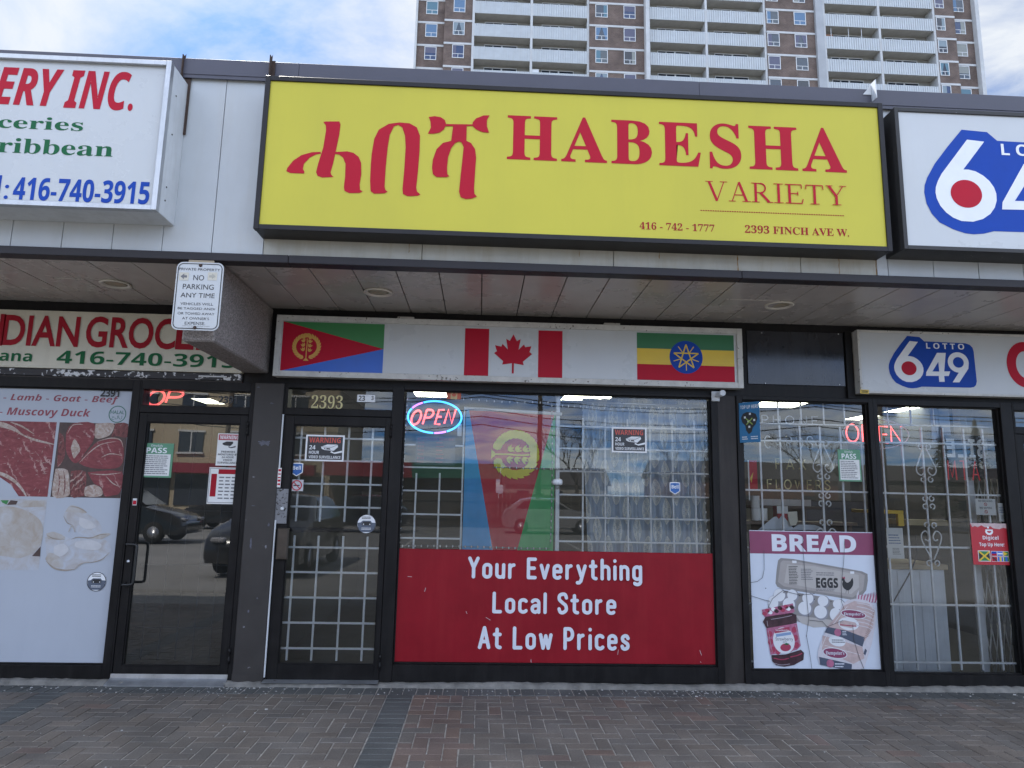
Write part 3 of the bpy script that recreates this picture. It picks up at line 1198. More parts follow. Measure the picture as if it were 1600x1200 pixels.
for k in range(4):
    q.lathe([(.005, -.004), (.004, -.006)], (-2.92 + k * .24, -.0275, .065), 'y', 8)
q.build('threshold', ALU, B)

# door of the middle shop
lf2 = door(-1.772, -.702, 2.56, (-1.757, -.812, .032, 2.278), (-1.666, -.856, .162, 2.196), (-1.737, -.786, 2.345, 2.526), GLASS, 'right')
q = MB()
r_ = rect((434, 825), (448, 874.6), -.06)
q.box(r_[0], r_[1], -.065, -.0225, r_[2], r_[3], .006)
q.box(r_[0] + .012, r_[1] - .006, -.073, -.066, r_[2] + .015, r_[3] - .015, .002)
q.build('pull_plate', mat('bronze_pull', (.09, .075, .062), .38, metal=.7, var=.2, scale=12), lf2)
r_ = rect((432, 763.5), (447, 818.6), -.04)
q = MB()
q.use(chipped('chipped_grey_plate', (.2, .2, .21), (.03, .025, .022), .62, 45)).box(r_[0] - .01, r_[1], -.04, -.0225, r_[2], r_[3], .004)
q.use(WHITE_FRAME).lathe([(.0, -.056), (.014, -.056), (.017, -.05), (.017, -.041)], ((r_[0] + r_[1]) / 2 + .012, 0, (r_[2] + r_[3]) / 2 - .02), 'y', 14)
q.build('lock_plate', None, lf2)
q = MB()
zb = P(515, 828, .02)[1]
q.box(-1.70, -.84, .035, .06, zb - .02, zb + .02, .006)
q.build('push_bar', DARK_METAL, lf2)
q = MB()
zz = (P(440, 740, YF)[1], P(440, 765, YF)[1])
q.use(WHITE_FRAME).box(-1.771, -1.758, -.045, -.0305, .06, zz[1] - .26, .003)
q.box(-1.771, -1.758, -.045, -.0305, zz[0] + .05, 2.285, .003)
q.build('door_jamb_strip', None, B)
q = MB()
q.use(PAPER).box(-1.772, -1.742, -.047, -.0455, zz[0] - .12, zz[0] + .05)
q.use(RED)
for k in range(5):
    q.rectp(-1.769, -1.745, zz[0] - .1 + k * .03, zz[0] - .09 + k * .03 + rb.uniform(0, .008), -.0482)
tag(q.build('sticker'), 'worn red and white strip sticker above the chipped lock plate of the 2393 door', 'sticker')
q = MB()
q.face([(-1.77, -.028, .042), (-.81, -.028, .042), (-.81, -.1, .03), (-1.77, -.1, .03)])
q.build('threshold', ALU, B)

# door of the right shop, only its edge is in the picture
lf3 = door(4.975, 5.95, 2.56, (4.992, 5.93, .035, 2.265), (5.06, 5.86, .14, 2.19), (4.998, 5.92, 2.335, 2.49), GLASS)
q = MB()
q.tube([(5.03, -.02, 1.25), (5.03, -.08, 1.25), (5.03, -.08, .95), (5.03, -.02, .95)], .012, 10)
q.build('handle', ALU, lf3)

# rooms behind the glass
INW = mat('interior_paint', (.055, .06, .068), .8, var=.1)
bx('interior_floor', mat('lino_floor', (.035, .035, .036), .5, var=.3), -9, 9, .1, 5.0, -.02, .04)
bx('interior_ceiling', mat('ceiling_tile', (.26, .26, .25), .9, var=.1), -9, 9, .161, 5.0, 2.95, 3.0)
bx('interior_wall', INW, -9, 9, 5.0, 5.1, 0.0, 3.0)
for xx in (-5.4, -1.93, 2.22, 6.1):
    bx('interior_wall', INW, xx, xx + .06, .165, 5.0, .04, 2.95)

# ================================================================== SIGNS ON THE FASCIA


def rect4(tl, tr, br, bl, y):
    a, b, c, d = P(*tl, y), P(*tr, y), P(*br, y), P(*bl, y)
    return ((a[0] + d[0]) / 2, (b[0] + c[0]) / 2, (c[1] + d[1]) / 2, (a[1] + b[1]) / 2)


def sign_box(name, label, x0, x1, z0, z1, yf, yb, lip, face_mat, frame_mat, group=None, inset=.014, case_mat=None):
    """illuminated sign case: frame and return in one mesh, printed face as a part set back in the frame"""
    t = thing(name, label, 'sign', ((x0 + x1) / 2, yb, z0), group)
    q = MB()
    q.use(frame_mat)
    q.frame(x0, x1, z0, z1, lip, yf, yf + .05)
    q.use(case_mat or frame_mat)
    q.box(x0 + .003, x1 - .003, yf + .0505, yb, z0 + .003, z1 - .003, .003)
    q.build('frame', None, t)
    q = MB()
    q.box(x0 + lip - .003, x1 - lip + .003, yf + inset, yf + .045, z0 + lip - .003, z1 - lip + .003)
    q.build('face', face_mat, t)
    return t, yf + inset


# --- yellow sign over the middle shop
YS_ = -1.57
r4 = rect4((422.2, 124.4), (1374, 167.8), (1385.4, 385.8), (404.4, 348.6), YS_)
LIP = .036
MS, yf_ = sign_box('shop_sign', 'long yellow sign box with red lettering in two scripts in a black frame', r4[0] - LIP, r4[1] + LIP, r4[2] - LIP, r4[3] + LIP, YS_, FAS - .001, LIP, YELLOW, SIGN_BLACK2)
YT = yf_ - .002
K4 = crop(380, 100, 3.077)
ETH = [
    [(385, 278), (400, 276), (462, 276), (468, 290), (462, 340), (445, 420), (432, 480), (420, 520), (424, 533), (435, 543), (380, 546), (358, 538), (350, 520), (360, 480), (385, 400), (398, 320), (397, 295)],
    [(372, 422), (330, 424), (280, 438), (240, 465), (212, 500), (207, 515), (225, 524), (292, 527), (295, 518), (287, 505), (292, 480), (320, 450), (350, 435), (374, 431)],
    [(441, 423), (500, 420), (530, 427), (555, 446), (567, 475), (568, 530), (560, 580), (562, 605), (575, 612), (560, 620), (510, 621), (487, 610), (484, 590), (490, 540), (492, 480), (480, 450), (462, 436), (438, 432)],
    [(612, 600), (610, 560), (614, 480), (618, 430), (630, 360), (652, 316), (700, 288), (750, 281), (800, 285), (835, 305), (850, 345), (848, 420), (840, 520), (832, 595), (836, 613), (852, 627), (840, 634), (790, 636), (768, 625), (766, 600), (775, 500), (781, 400), (778, 345), (765, 305), (745, 293), (725, 300), (705, 340), (695, 400), (685, 500), (680, 590), (684, 606), (695, 614), (680, 622), (630, 624), (613, 612)],
    [(892, 255), (920, 251), (950, 256), (970, 270), (976, 292), (965, 315), (945, 330), (915, 336), (888, 335), (903, 305), (900, 275)],
    [(1185, 247), (1155, 248), (1120, 262), (1104, 280), (1102, 298), (1120, 315), (1150, 328), (1182, 331), (1172, 300), (1172, 270)],
    [(970, 289), (1108, 291), (1108, 298), (970, 300)],
    [(1010, 297), (1075, 297), (1073, 370), (1095, 380), (1115, 410), (1120, 450), (1115, 520), (1110, 600), (1112, 625), (1124, 638), (1100, 647), (1070, 650), (1045, 640), (1038, 615), (1045, 540), (1055, 450), (1060, 400), (1050, 378), (1037, 373), (1020, 380), (1000, 405), (985, 450), (980, 500), (982, 530), (991, 540), (975, 545), (930, 544), (912, 530), (908, 500), (912, 460), (930, 410), (960, 380), (1000, 370), (1005, 330)],
]
q = MB()
for i, pl in enumerate(ETH):
    q.poly([P(*K4(*p), YT) for p in pl], YT - .0004 * i)
q.build('lettering', RED, MS)
lettering('HABESHA', (793.4, 178.3), (1323.6, 271.5), YT, RED, MS, kind='serif', offset=.006, space=1.13)
VAR = []            # thin roman capitals: (points, width) in cap heights
TK, TN = .125, .045
def _ser(x0, x1, z):
    return ([(x0, z + (.018 if z < .5 else -.018)), (x1, z + (.018 if z < .5 else -.018))], .036)
def _roman(ch):
    if ch == 'V': return .86, [([(.14, .985), (.45, .0)], TK), ([(.74, .985), (.45, .0)], TN), _ser(0, .30, 1), _ser(.58, .88, 1)]
    if ch == 'A': return .86, [([(.14, .02), (.42, 1.0)], TN), ([(.72, .02), (.42, 1.0)], TK), ([(.24, .34), (.62, .34)], TN), _ser(0, .28, 0), _ser(.54, .88, 0)]
    if ch == 'R': return .84, [([(.17, .0), (.17, 1.0)], TK), ([(.17, .975), (.36, .975)], TN), (arc(.36, .735, .20, .24, 90, -90), TN * 1.7), ([(.17, .50), (.36, .50)], TN), ([(.36, .50), (.70, .03)], TK), _ser(0, .32, 0), _ser(0, .2, 1), _ser(.6, .86, 0)]
    if ch == 'I': return .40, [([(.19, .0), (.19, 1.0)], TK), _ser(0, .38, 0), _ser(0, .38, 1)]
    if ch == 'E': return .76, [([(.17, .0), (.17, 1.0)], TK), ([(0, .978), (.66, .978)], TN), ([(0, .022), (.68, .022)], TN), ([(.17, .52), (.5, .52)], TN), ([(.65, .98), (.66, .78)], TN), ([(.66, .02), (.71, .25)], TN), ([(.5, .42), (.5, .62)], TN)]
    if ch == 'T': return .76, [([(.36, .0), (.36, 1.0)], TK), ([(.02, .975), (.70, .975)], TN), ([(.03, .98), (.01, .76)], TN), ([(.69, .98), (.71, .76)], TN), _ser(.18, .54, 0)]
    return .82, [([(.12, .985), (.42, .46)], TK), ([(.70, .985), (.42, .46)], TN), ([(.42, .48), (.42, .0)], TK), _ser(0, .28, 1), _ser(.56, .84, 1), _ser(.24, .60, 0)]
def roman(s, tl, br, y, m, parent):
    r = rect(tl, br, y)
    x, out = 0.0, []
    for ch in s:
        w_, st = _roman(ch)
        out += [([(x + p[0], p[1]) for p in pts], wd) for pts, wd in st]
        x += w_ + .06
    x -= .06
    sx, sz = (r[1] - r[0]) / x, r[3] - r[2]
    q = MB()
    for i, (pts, wd) in enumerate(out):
        q.ribbon([(r[0] + p[0] * sx, r[2] + p[1] * sz) for p in pts], wd * sz, y - .00015 * i, caps=False)
    return q.build('lettering', m, parent, recalc=False)
roman('VARIETY', (1102, 282.5), (1322.7, 321.5), YT, RED, MS)
lettering('416 - 742 - 1777', (999.3, 346.5), (1116.6, 362.3), YT, RED_DK, MS, kind='serif')
lettering('2393 FINCH AVE W.', (1163.7, 351.4), (1327, 369.8), YT, RED_DK, MS, kind='serif')
q = MB()
a, b = P(1094.5, 330.5, YT), P(1319.7, 335.2, YT)
for k in range(60):
    xx = a[0] + (b[0] - a[0]) * k / 60
    q.rectp(xx, xx + (b[0] - a[0]) / 60 * .68, (a[1] + b[1]) / 2 - .0035, (a[1] + b[1]) / 2 + .0035, YT)
q.build('dashed_rule', RED_DK, MS, recalc=False)

# --- white sign of the left shop
YL = -1.66
xr, zb = P(273, 354, FAS)[0], P(273, 354, FAS)[1]
zt = P(278, 95, YL)[1]
LS, yf_ = sign_box('shop_sign', 'white sign box with red green and blue lettering in an aluminium frame', xr - 3.4, xr, zb, zt, YL, FAS - .001, .035, WHITE_SIGN, ALU, inset=.03, case_mat=WHITE_FRAME)
YT = yf_ - .002
lettering('GROC', (-152, 98), (-8, 164), YT, RED, LS, kind='sansb', shear=.0, offset=.02)
lettering('ERY', (-2.5, 104.3), (93, 166.5), YT, RED, LS, kind='sansbi', offset=.012)
lettering('INC.', (106.5, 108.3), (206.5, 173.5), YT, RED, LS, kind='sansbi', offset=.012)
lettering('Gro', (-64, 176), (-6, 203), YT, GREEN, LS, kind='serif')
lettering('ceries', (-1.5, 180), (128.8, 205), YT, GREEN, LS, kind='serif')
lettering('Ca', (-60, 212), (-8, 241), YT, GREEN, LS, kind='serif')
lettering('ribbean', (-1, 214.5), (175.5, 245.2), YT, GREEN, LS, kind='serif')
lettering('Te', (-44, 270), (-9, 309), YT, BLUE, LS, kind='sansb')
lettering('l:', (-4.5, 273.5), (11.5, 311), YT, BLUE, LS, kind='sansb')
lettering('416-740-3915', (23.8, 276), (231.7, 319.6), YT, BLUE, LS, kind='sansb', offset=.008)
q = MB()
for zz in (zt - .2, zt - .5, zb + .12, zb + .22):
    q.lathe([(.006, 0), (.006, .003)], (xr - .002, YL + .12, zz), 'x', 8)
q.build('rivet', SEAM, LS)

# --- lottery sign of the right shop
YR = -1.60
a = P(1399, 167, YR)
b = P(1411.6, 388.5, YR)
RS, yf_ = sign_box('shop_sign', 'white sign box with a blue lottery logo in a chipped black frame', (a[0] + b[0]) / 2, 6.1, b[1], a[1], YR, FAS - .001, .03, WHITE_SIGN, SIGN_BLACK)
YT = yf_ - .002

# logo outline in units measured round the red dot (u to the right, v down)
L_BLUE = [(10, -468), (188, -458), (255, -397), (853, -387), (920, -365), (955, -325), (967, -270), (975, 160), (958, 214), (925, 243), (875, 253), (170, 258), (100, 277), (30, 285), (-30, 280), (-110, 255), (-200, 210), (-250, 150), (-280, 80), (-290, 0), (-283, -50), (-262, -105), (-200, -210), (-100, -338)]
L_SIX = [(40, -395), (160, -385), (-5, -175), (30, -176), (80, -165), (130, -137), (170, -100), (198, -55), (210, -10), (208, 40), (190, 90), (155, 137), (100, 175), (30, 197), (-50, 195), (-105, 174), (-150, 140), (-188, 92), (-208, 40), (-213, 0), (-208, -40), (-190, -85), (-160, -138)]


def lotto(parent, cpx, s, y, tilt=.02):
    cx, cz = P(*cpx, y)
    k = s
    T = lambda u, v: (cx + u * k, cz - v * k)
    L = lambda x, yy: T((x - 987) / .367, (yy - 325 - (x - 987) * tilt) / .367)
    q = MB()
    q.use(BLUE).poly([T(*p) for p in L_BLUE], y)
    q.use(WHITE).poly([T(*p) for p in L_SIX], y - .002)
    q.use(WHITE).poly([L(*p) for p in ((1143, 242), (1190, 242), (1174, 340), (1206, 340), (1196, 364), (1172, 364), (1172, 395), (1143, 395), (1143, 364), (1075, 364), (1078, 345))], y - .002)
    q.use(BLUE).poly([L(*p) for p in ((1146, 290), (1147, 341), (1110, 341))], y - .0035)
    c9 = L(1253, 292)
    q.use(WHITE).ell(c9[0], c9[1], 56 / .367 * k, 54 / .367 * k, y - .002, 32)
    q.poly([L(*p) for p in ((1308, 300), (1304, 325), (1250, 397), (1214, 397), (1266, 325))], y - .0025)
    q.use(BLUE).ell(c9[0], c9[1], 29 / .367 * k, 28 / .367 * k, y - .0035, 28)
    q.use(RED)
    q.ell(cx, cz, 109 * k, 100 * k, y - .0035, 40)
    a_, b_ = L(1088, 189), L(1292, 224)
    q.use(WHITE).text('LOTTO', (a_[0], b_[0], b_[1], a_[1]), y - .002, kind='sansb', space=1.5)
    return q.build('logo', None, parent)


d = P(1370 + 728 / 4.444, 150 + 680 / 4.444, YT)[0] - P(1370 + 511 / 4.444, 150 + 680 / 4.444, YT)[0]
lotto(RS, (1370 + 620 / 4.444, 150 + 680 / 4.444), d / 218, YT)

# steel angles standing up behind the signs
for nm, (tp, bt, y0, wd) in enumerate((((296, 91), (290, 211), FAS - .01, .06), ((428, 92), (426, 120), FAS - .045, .03))):
    a, b = P(*tp, y0), P(*bt, y0)
    q = MB()
    q.box(a[0] - wd / 2, a[0] + wd / 2, y0 - .006, y0, b[1], a[1] - .02)
    q.box(a[0] - wd / 2, a[0] - wd / 2 + .006, y0 - .05, y0 - .0065, b[1], a[1])
    q.face([(a[0] - wd / 2 + .007, y0 - .007, a[1] - .02), (a[0] - wd / 2 + .007, y0 - .04, a[1] - .02), (a[0] - wd / 2 + .01, y0 - .01, a[1] + .03)])
    q.build('sign_bracket', RUST, B)
a, b = P(1363, 130, FAS - .05), P(1364, 158, FAS - .05)
q = MB()
q.box(a[0] - .006, a[0], FAS - .1, FAS - .0365, b[1], a[1])
q.poly([(a[0] - .007, a[1] - .01), (a[0] - .007, b[1] + .06), (a[0] - .075, b[1] + .06)], FAS - .04, .005)
q.build('sign_bracket', WHITE_FRAME, B)

# --- no parking plate hung from the trim
yk = -1.425
nr = rect4((276, 409), (350, 411), (342, 517), (268, 515), yk)
NP = thing('parking_sign', 'small white no parking plate with black writing and rounded corners hanging at the beam end', 'sign', (nr[0], yk, nr[2]))


def rounded(x0, x1, z0, z1, r, n=6):
    out = []
    for cx, cz, a0 in ((x1 - r, z1 - r, 0), (x0 + r, z1 - r, 90), (x0 + r, z0 + r, 180), (x1 - r, z0 + r, 270)):
        for i in range(n + 1):
            a = R(a0 + 90 * i / n)
            out.append((cx + r * math.cos(a), cz + r * math.sin(a)))
    return out


q = MB()
q.use(WHITE_SIGN).poly(rounded(*nr, .045), yk, .003)
q.build('plate', None, NP)
q = MB()
ol = rounded(nr[0] + .012, nr[1] - .012, nr[2] + .012, nr[3] - .012, .036)
q.ribbon(ol, .006, yk - .0015, closed=True)
q.build('border', BLACK, NP, recalc=False)
K6 = crop(0, 380, 3.636)
for s, x0, y0, x1, y1, o_ in (("PRIVATE PROPERTY", 1018, 138, 1250, 160, 0), ("NO", 1100, 180, 1158, 212, 0), ("PARKING", 1040, 230, 1213, 265, 0), ("ANY TIME", 1027, 280, 1218, 312, 0), ("VEHICLES WILL", 1025, 335, 1210, 355, 0), ("BE TAGGED AND/", 1010, 362, 1222, 381, 0), ("OR TOWED AWAY", 1010, 390, 1217, 410, 0), ("AT OWNER'S", 1035, 418, 1187, 437, 0), ("EXPENSE.", 1050, 445, 1165, 465, 0), ("TORONTO MUNICIPAL CODE", 1035, 467, 1190, 475, 0), ("CHAPTER 915", 1070, 479, 1150, 487, 0)):
    lettering(s, K6(x0, y0), K6(x1, y1), yk - .0015, BLACK, NP, offset=o_)
mat('faded_tape', (.6, .56, .46), .6, var=.15, scale=40)
for x0, x1, sg in ((1020, 1070, -1), (1183, 1232, 1)):
    q = MB()
    q.use(MATS['faded_tape'])
    a = rect(K6(x0, 165), K6(x1, 212), yk)
    q.rectp(*a, yk - .0015)
    cx, cz = (a[0] + a[1]) / 2, (a[2] + a[3]) / 2
    q.use(GREY_INK if sg < 0 else mat('faded_arrow', (.42, .4, .34), .6, var=.1))
    q.poly([(cx + sg * .022, cz), (cx - sg * .002, cz + .02), (cx - sg * .002, cz + .008), (cx - sg * .022, cz + .008), (cx - sg * .022, cz - .008), (cx - sg * .002, cz - .008), (cx - sg * .002, cz - .02)], yk - .003)
    q.build('arrow_patch', None, NP)
cx = (nr[0] + nr[1]) / 2
for zz in (nr[3] - .022, nr[2] + .018):
    q = MB()
    q.lathe([(.0, -.008), (.009, -.007), (.012, -.002), (.013, .0)], (cx, yk - .002, zz), 'y', 10)
    q.build('bolt', RUST, NP)
q = MB()
q.box(cx - .09, cx + .09, yk + .0035, FAS - .0505, nr[3] - .05, nr[3] + .018, .003)
q.build('mounting_block', mat('raw_wood', (.36, .29, .2), .8, var=.25, scale=12, stretch=(1, 1, 8)), NP)

# ================================================================== SIGNS UNDER THE CANOPY
# --- flag sign
yf0 = -.12
fx = rect4((432.8, 491.8), (1160, 513.3), (1161.75, 606.5), (425.5, 587), yf0)
FS, yf_ = sign_box('flag_sign', 'long white sign box with three national flags in a weathered white frame', fx[0], fx[1], fx[2], fx[3], yf0, -.001, .05, WHITE_SIGN, OLD_WHITE, inset=.02)
YT = yf_ - .002
for px_ in (633, 958):
    xx = P(px_, 496, yf0)[0]
    q = MB()
    q.box(xx - .075, xx + .075, -.07, -.002, fx[3] + .0005, fx[3] + .03, .003)
    q.build('mounting_clip', OLD_WHITE, FS)


def leaf_shape(cx, cz, L_, wd, ang):
    """pointed leaf from (cx,cz) along ang"""
    c, s = math.cos(ang), math.sin(ang)
    pts = [(0, 0), (.3, .5), (.6, .42), (1, 0), (.6, -.3), (.3, -.35)]
    return [(cx + (u * L_) * c - (v * wd) * s, cz + (u * L_) * s + (v * wd) * c) for u, v in pts]


def wreath(q, cx, cz, r, y, rz=None, rot=0.0, n=13, wl=.34, ww=.2):
    """ring of paired leaves with a sprig standing in the middle"""
    rz = rz or r
    k = 0
    for side in (1, -1):
        for i in range(n):
            a = R(-78 + 160 * i / (n - 1))
            for inout in (1, -1):
                u, v = side * math.cos(a), math.sin(a)
                tang = math.atan2(math.cos(a), -side * math.sin(a)) - side * inout * .42
                bx_, bz_ = u * r * .88, v * rz * .88
                L_ = leaf_shape(bx_, bz_, r * wl, r * ww, tang)
                c, s = math.cos(rot), math.sin(rot)
                q.poly([(cx + p[0] * c - p[1] * s, cz + p[0] * s + p[1] * c) for p in L_], y - .00012 * (k % 9))
                k += 1
    c, s = math.cos(rot), math.sin(rot)
    T = lambda p: (cx + p[0] * c - p[1] * s, cz + p[0] * s + p[1] * c)
    q.ribbon([T(p) for p in ((0, -rz * 1.02), (0, -rz * .3), (r * .03, rz * .3), (0, rz * .62))], r * .07, y - .0016)
    for i, (h, sd) in enumerate(((-.45, 1), (-.4, -1), (-.1, 1), (-.05, -1), (.25, 1), (.3, -1), (.55, 1), (.58, -1))):
        for j, an in enumerate((35, 65, 95)):
            ang = R(an) if sd > 0 else R(180 - an)
            base = (sd * r * .06, h * rz)
            tip = (base[0] + sd * r * .12, base[1] + rz * .04)
            q.poly([T(p) for p in leaf_shape(tip[0], tip[1], r * .32, r * .15, ang)], y - .0018 - .00012 * (i * 3 + j))
    q.poly([T(p) for p in ((-r * .2, -rz * 1.12), (r * .2, -rz * 1.12), (r * .08, -rz * .95), (-r * .08, -rz * .95))], y - .0017)


fl = rect((443.3, 502), (597.4, 583.5), YT)
q = MB()
x0, x1, z0, z1 = fl
zm = P(598, 545.5, YT)[1]
q.use(GREEN_LT).poly([(x0, z1), (x1, z1), (x1, zm)], YT)
q.use(BLUE_FLAG).poly([(x0, z0), (x1, zm), (x1, z0)], YT)
q.use(RED).poly([(x0, z0), (x0, z1), (x1, zm)], YT - .0006)
c = P(400 + 302 / 3.81, 480 + 235 / 3.81, YT)
rr = P(400 + 390 / 3.81, 480 + 235 / 3.81, YT)[0] - c[0]
q.use(GOLD)
wreath(q, c[0], c[1], rr * .93, YT - .002, rz=rr * .88)
q.build('printed_flag', None, FS)

MAPLE = [(0, 1), (.18, .66), (.37, .76), (.27, .22), (.55, .50), (.61, .36), (.93, .42), (.83, .12), (.97, .02), (.50, -.38), (.55, -.55), (.05, -.47), (.05, -.98)]
MAPLE = MAPLE + [(-a, b) for a, b in MAPLE[::-1] if a]


def canada(q, x0, x1, z0, z1, y, xa, xb, red, lx0, lx1, lz0, lz1, white=None):
    if white:
        q.use(white).rectp(xa, xb, z0, z1, y)
    q.use(red).rectp(x0, xa, z0, z1, y)
    q.rectp(xb, x1, z0, z1, y)
    cx, cz = (lx0 + lx1) / 2, (lz0 + lz1) / 2
    q.poly([(cx + a / .97 * (lx1 - lx0) / 2, cz + b * (lz1 - lz0) / 2) for a, b in MAPLE], y - .0015)


q = MB()
ca_ = rect((727, 512.8), (878.4, 590.8), YT)
lf_ = rect((772.7, 521.5), (831, 585), YT)
canada(q, ca_[0], ca_[1], ca_[2], ca_[3], YT, P(763.6, 550, YT)[0], P(841, 550, YT)[0], RED, *lf_)
q.build('printed_flag', None, FS)

q = MB()
et = rect((995, 519.5), (1148.5, 597.3), YT)
h = (et[3] - et[2]) / 3
q.use(mat('flag_dark_green', (.02, .15, .05), .42, var=.06)).rectp(et[0], et[1], et[3] - h, et[3], YT)
q.use(FLAG_YEL).rectp(et[0], et[1], et[2] + h, et[3] - h, YT)
q.use(RED).rectp(et[0], et[1], et[2], et[2] + h, YT)
c = P(1072, 558.3, YT)
rr = (P(1098, 558.3, YT)[0] - P(1046.3, 558, YT)[0]) / 2
q.use(BLUE).ell(c[0], c[1], rr, rr, YT - .0015, 40)
q.use(FLAG_YEL)
pts = [(c[0] + rr * .78 * math.sin(R(72 * k)), c[1] + rr * .78 * math.cos(R(72 * k))) for k in range(5)]
for k in range(5):
    q.ribbon([pts[k], pts[(k + 2) % 5]], rr * .075, YT - .003 - .0004 * k, caps=False)
    a = R(72 * k + 36)
    q.ribbon([(c[0] + rr * .36 * math.sin(a), c[1] + rr * .36 * math.cos(a)), (c[0] + rr * .8 * math.sin(a), c[1] + rr * .8 * math.cos(a))], rr * .05, YT - .003, caps=False)
q.build('printed_flag', None, FS)

# --- long grocery sign of the left shop
gy = -.05
z1, z0 = P(0, 483, gy)[1], P(0, 573, gy)[1]
xr = P(378, 578.6, gy)[0]
GS, yf_ = sign_box('shop_sign', 'cream aged sign board with dark red and green lettering under the canopy', -5.6, xr - .002, z0, z1, gy, -.001, .012, CREAM_SIGN, CREAM_SIGN, inset=.004)
YT = yf_ - .0058
for s, a, b in (('WEST', (-205, 484), (-62, 536)), ('IN', (-47, 489), (3, 540)), ('DIAN', (8.2, 491.4), (121, 542.3)), ('GROC', (137.5, 493.8), (272.3, 546.4)), ('ERY', (278, 496.5), (384, 549))):
    lettering(s, a, b, YT, RED_DK, GS, kind='sans', offset=.022)
for s, a, b, k in (('Guy', (-64, 546), (-4, 569), 'sansb'), ('ana', (0, 550.8), (49, 565), 'sansb'), ('416-740-3915', (90.2, 547.2), (367, 575.3), 'sansb')):
    lettering(s, a, b, YT, GREEN, GS, kind=k)
q = MB()
a = P(0, 574, -.03)[1]
b = P(0, 585, -.03)[1]
q.box(-5.2, xr, -.03, -.001, b, a - .002, .003)
q.build('header_strip', chipped('chipped_header_paint', (.022, .02, .022), (.62, .62, .62), .6, 26), B)
q = MB()
q.box(-5.2, xr, -.026, -.001, P(0, 598, -.03)[1], b - .002, .003)
q.build('header_strip', BROWN_METAL, B)
q = MB()
q.box(P(310, 587, -.04)[0], P(354, 588, -.04)[0], -.04, -.0305, P(310, 587.5, -.04)[1] - .006, P(310, 587.5, -.04)[1] + .006, .001)
q.build('cover_strip', WHITE_FRAME, B)

# --- blank dark panel between the flag sign and the lottery sign
bp = rect((1166, 516), (1322, 604), -.01)
q = MB()
q.box(bp[0], bp[1], -.012, -.001, bp[2], bp[3], .003)
q.build('blank_panel', mat('gloss_black_panel', (.012, .013, .018), .14, var=.3, scale=2, streak=((.05, .06, .08), .25, 7)), B)
q = MB()
for a_, b_ in ((1190, 520), (1310, 522), (1196, 599), (1312, 601), (1158, 577)):
    c = P(a_, b_, -.014)
    q.lathe([(.006, -.002), (.004, -.004)], (c[0], -.012, c[1]), 'y', 8)
q.build('rivet', WHITE_FRAME, B)
q = MB()
q.box(bp[1] + .003, P(1330, 520, -.03)[0], -.035, -.001, 2.561, 3.2, .003)
q.build('panel_edge', DARK_METAL, B)

# --- lottery sign under the canopy, right shop
ly = -.12
a, b = P(1343.5, 515, ly), P(1340.5, 613.7, ly)
LW, yf_ = sign_box('shop_sign', 'small white sign box with a blue lottery logo and red letter under the canopy', (a[0] + b[0]) / 2, 6.2, b[1], a[1], ly, -.001, .022, WHITE_SIGN, OLD_WHITE, inset=.012)
YT = yf_ - .002
K7 = crop(1130, 480, 3.404)
d = P(*K7(1027, 325), YT)[0] - P(*K7(947, 325), YT)[0]
lotto(LW, K7(987, 325), d / 218, YT, .02)
q = MB()
c = P(*K7(1607, 306), YT)
e = P(*K7(1497, 185), YT)
f = P(*K7(1497, 428), YT)
rx_, rz_ = c[0] - e[0], (e[1] - f[1]) / 2
q.ribbon([(c[0] + (rx_ - .045) * math.cos(R(t)), c[1] + (rz_ - .045) * math.sin(R(t))) for t in range(48, 318, 9)], .09, YT)
q.build('lettering', RED, LW)
q = MB()
a_ = rect(K7(728, 438), K7(775, 460), ly)
q.use(FLAG_YEL).rectp(*a_, ly - .0015)
q.use(BLACK).text('200W', (a_[0] + .008, a_[1] - .008, a_[2] + .006, a_[3] - .006), ly - .003, kind='sansb')
q.build('rating_label', None, LW, recalc=False)

# --- recessed lights in the soffit
for (px_, py_, lab) in ((181, 443, 'round recessed soffit light above the cream grocery sign'), (591, 456, 'round recessed soffit light above the left half of the flag sign'), (1217, 476, 'round recessed soffit light above the blank dark panel')):
    x, y = PZ(px_, py_, 3.262)
    t = thing('ceiling_light', lab, 'light', (x, y, 3.262), 'recessed lights in the soffit')
    q = MB()
    q.lathe([(.118, -.002), (.122, -.010), (.112, -.016), (.094, -.010), (.088, -.0025)], (x, y, 3.262), 'z', 32)
    q.build('trim_ring', mat('yellowed_trim', (.74, .70, .60), .5, var=.1), t)
    q = MB()
    q.lathe([(.0, -.006), (.05, -.0045), (.087, -.003)], (x, y, 3.262), 'z', 28)
    q.build('diffuser', mat('light_lens', (.42, .36, .25), .35, var=.25, scale=25), t)

# ================================================================== POSTERS AND STICKERS


def text_lines(q, x0, x1, z0, z1, y, n, seed=0, m=None):
    """tiny print: broken lines of ink"""
    r = random.Random(seed)
    q.use(m or GREY_INK)
    h = (z1 - z0) / n
    for i in range(n):
        x = x0
        zz = z1 - (i + .65) * h
        end = x1 - r.uniform(0, .25) * (x1 - x0)
        while x < end:
            l = r.uniform(.06, .2) * (x1 - x0)
            q.rectp(x, min(end, x + l), zz, zz + h * .42, y)
            x += l + .018 * (x1 - x0)


def sheet(name, label, cat, r, y, m, th=.002, group=None):
    t = thing(name, label, cat, ((r[0] + r[1]) / 2, y, r[2]), group)
    q = MB()
    q.box(r[0], r[1], y, y + th, r[2], r[3])
    q.build('sheet', m, t)
    return t


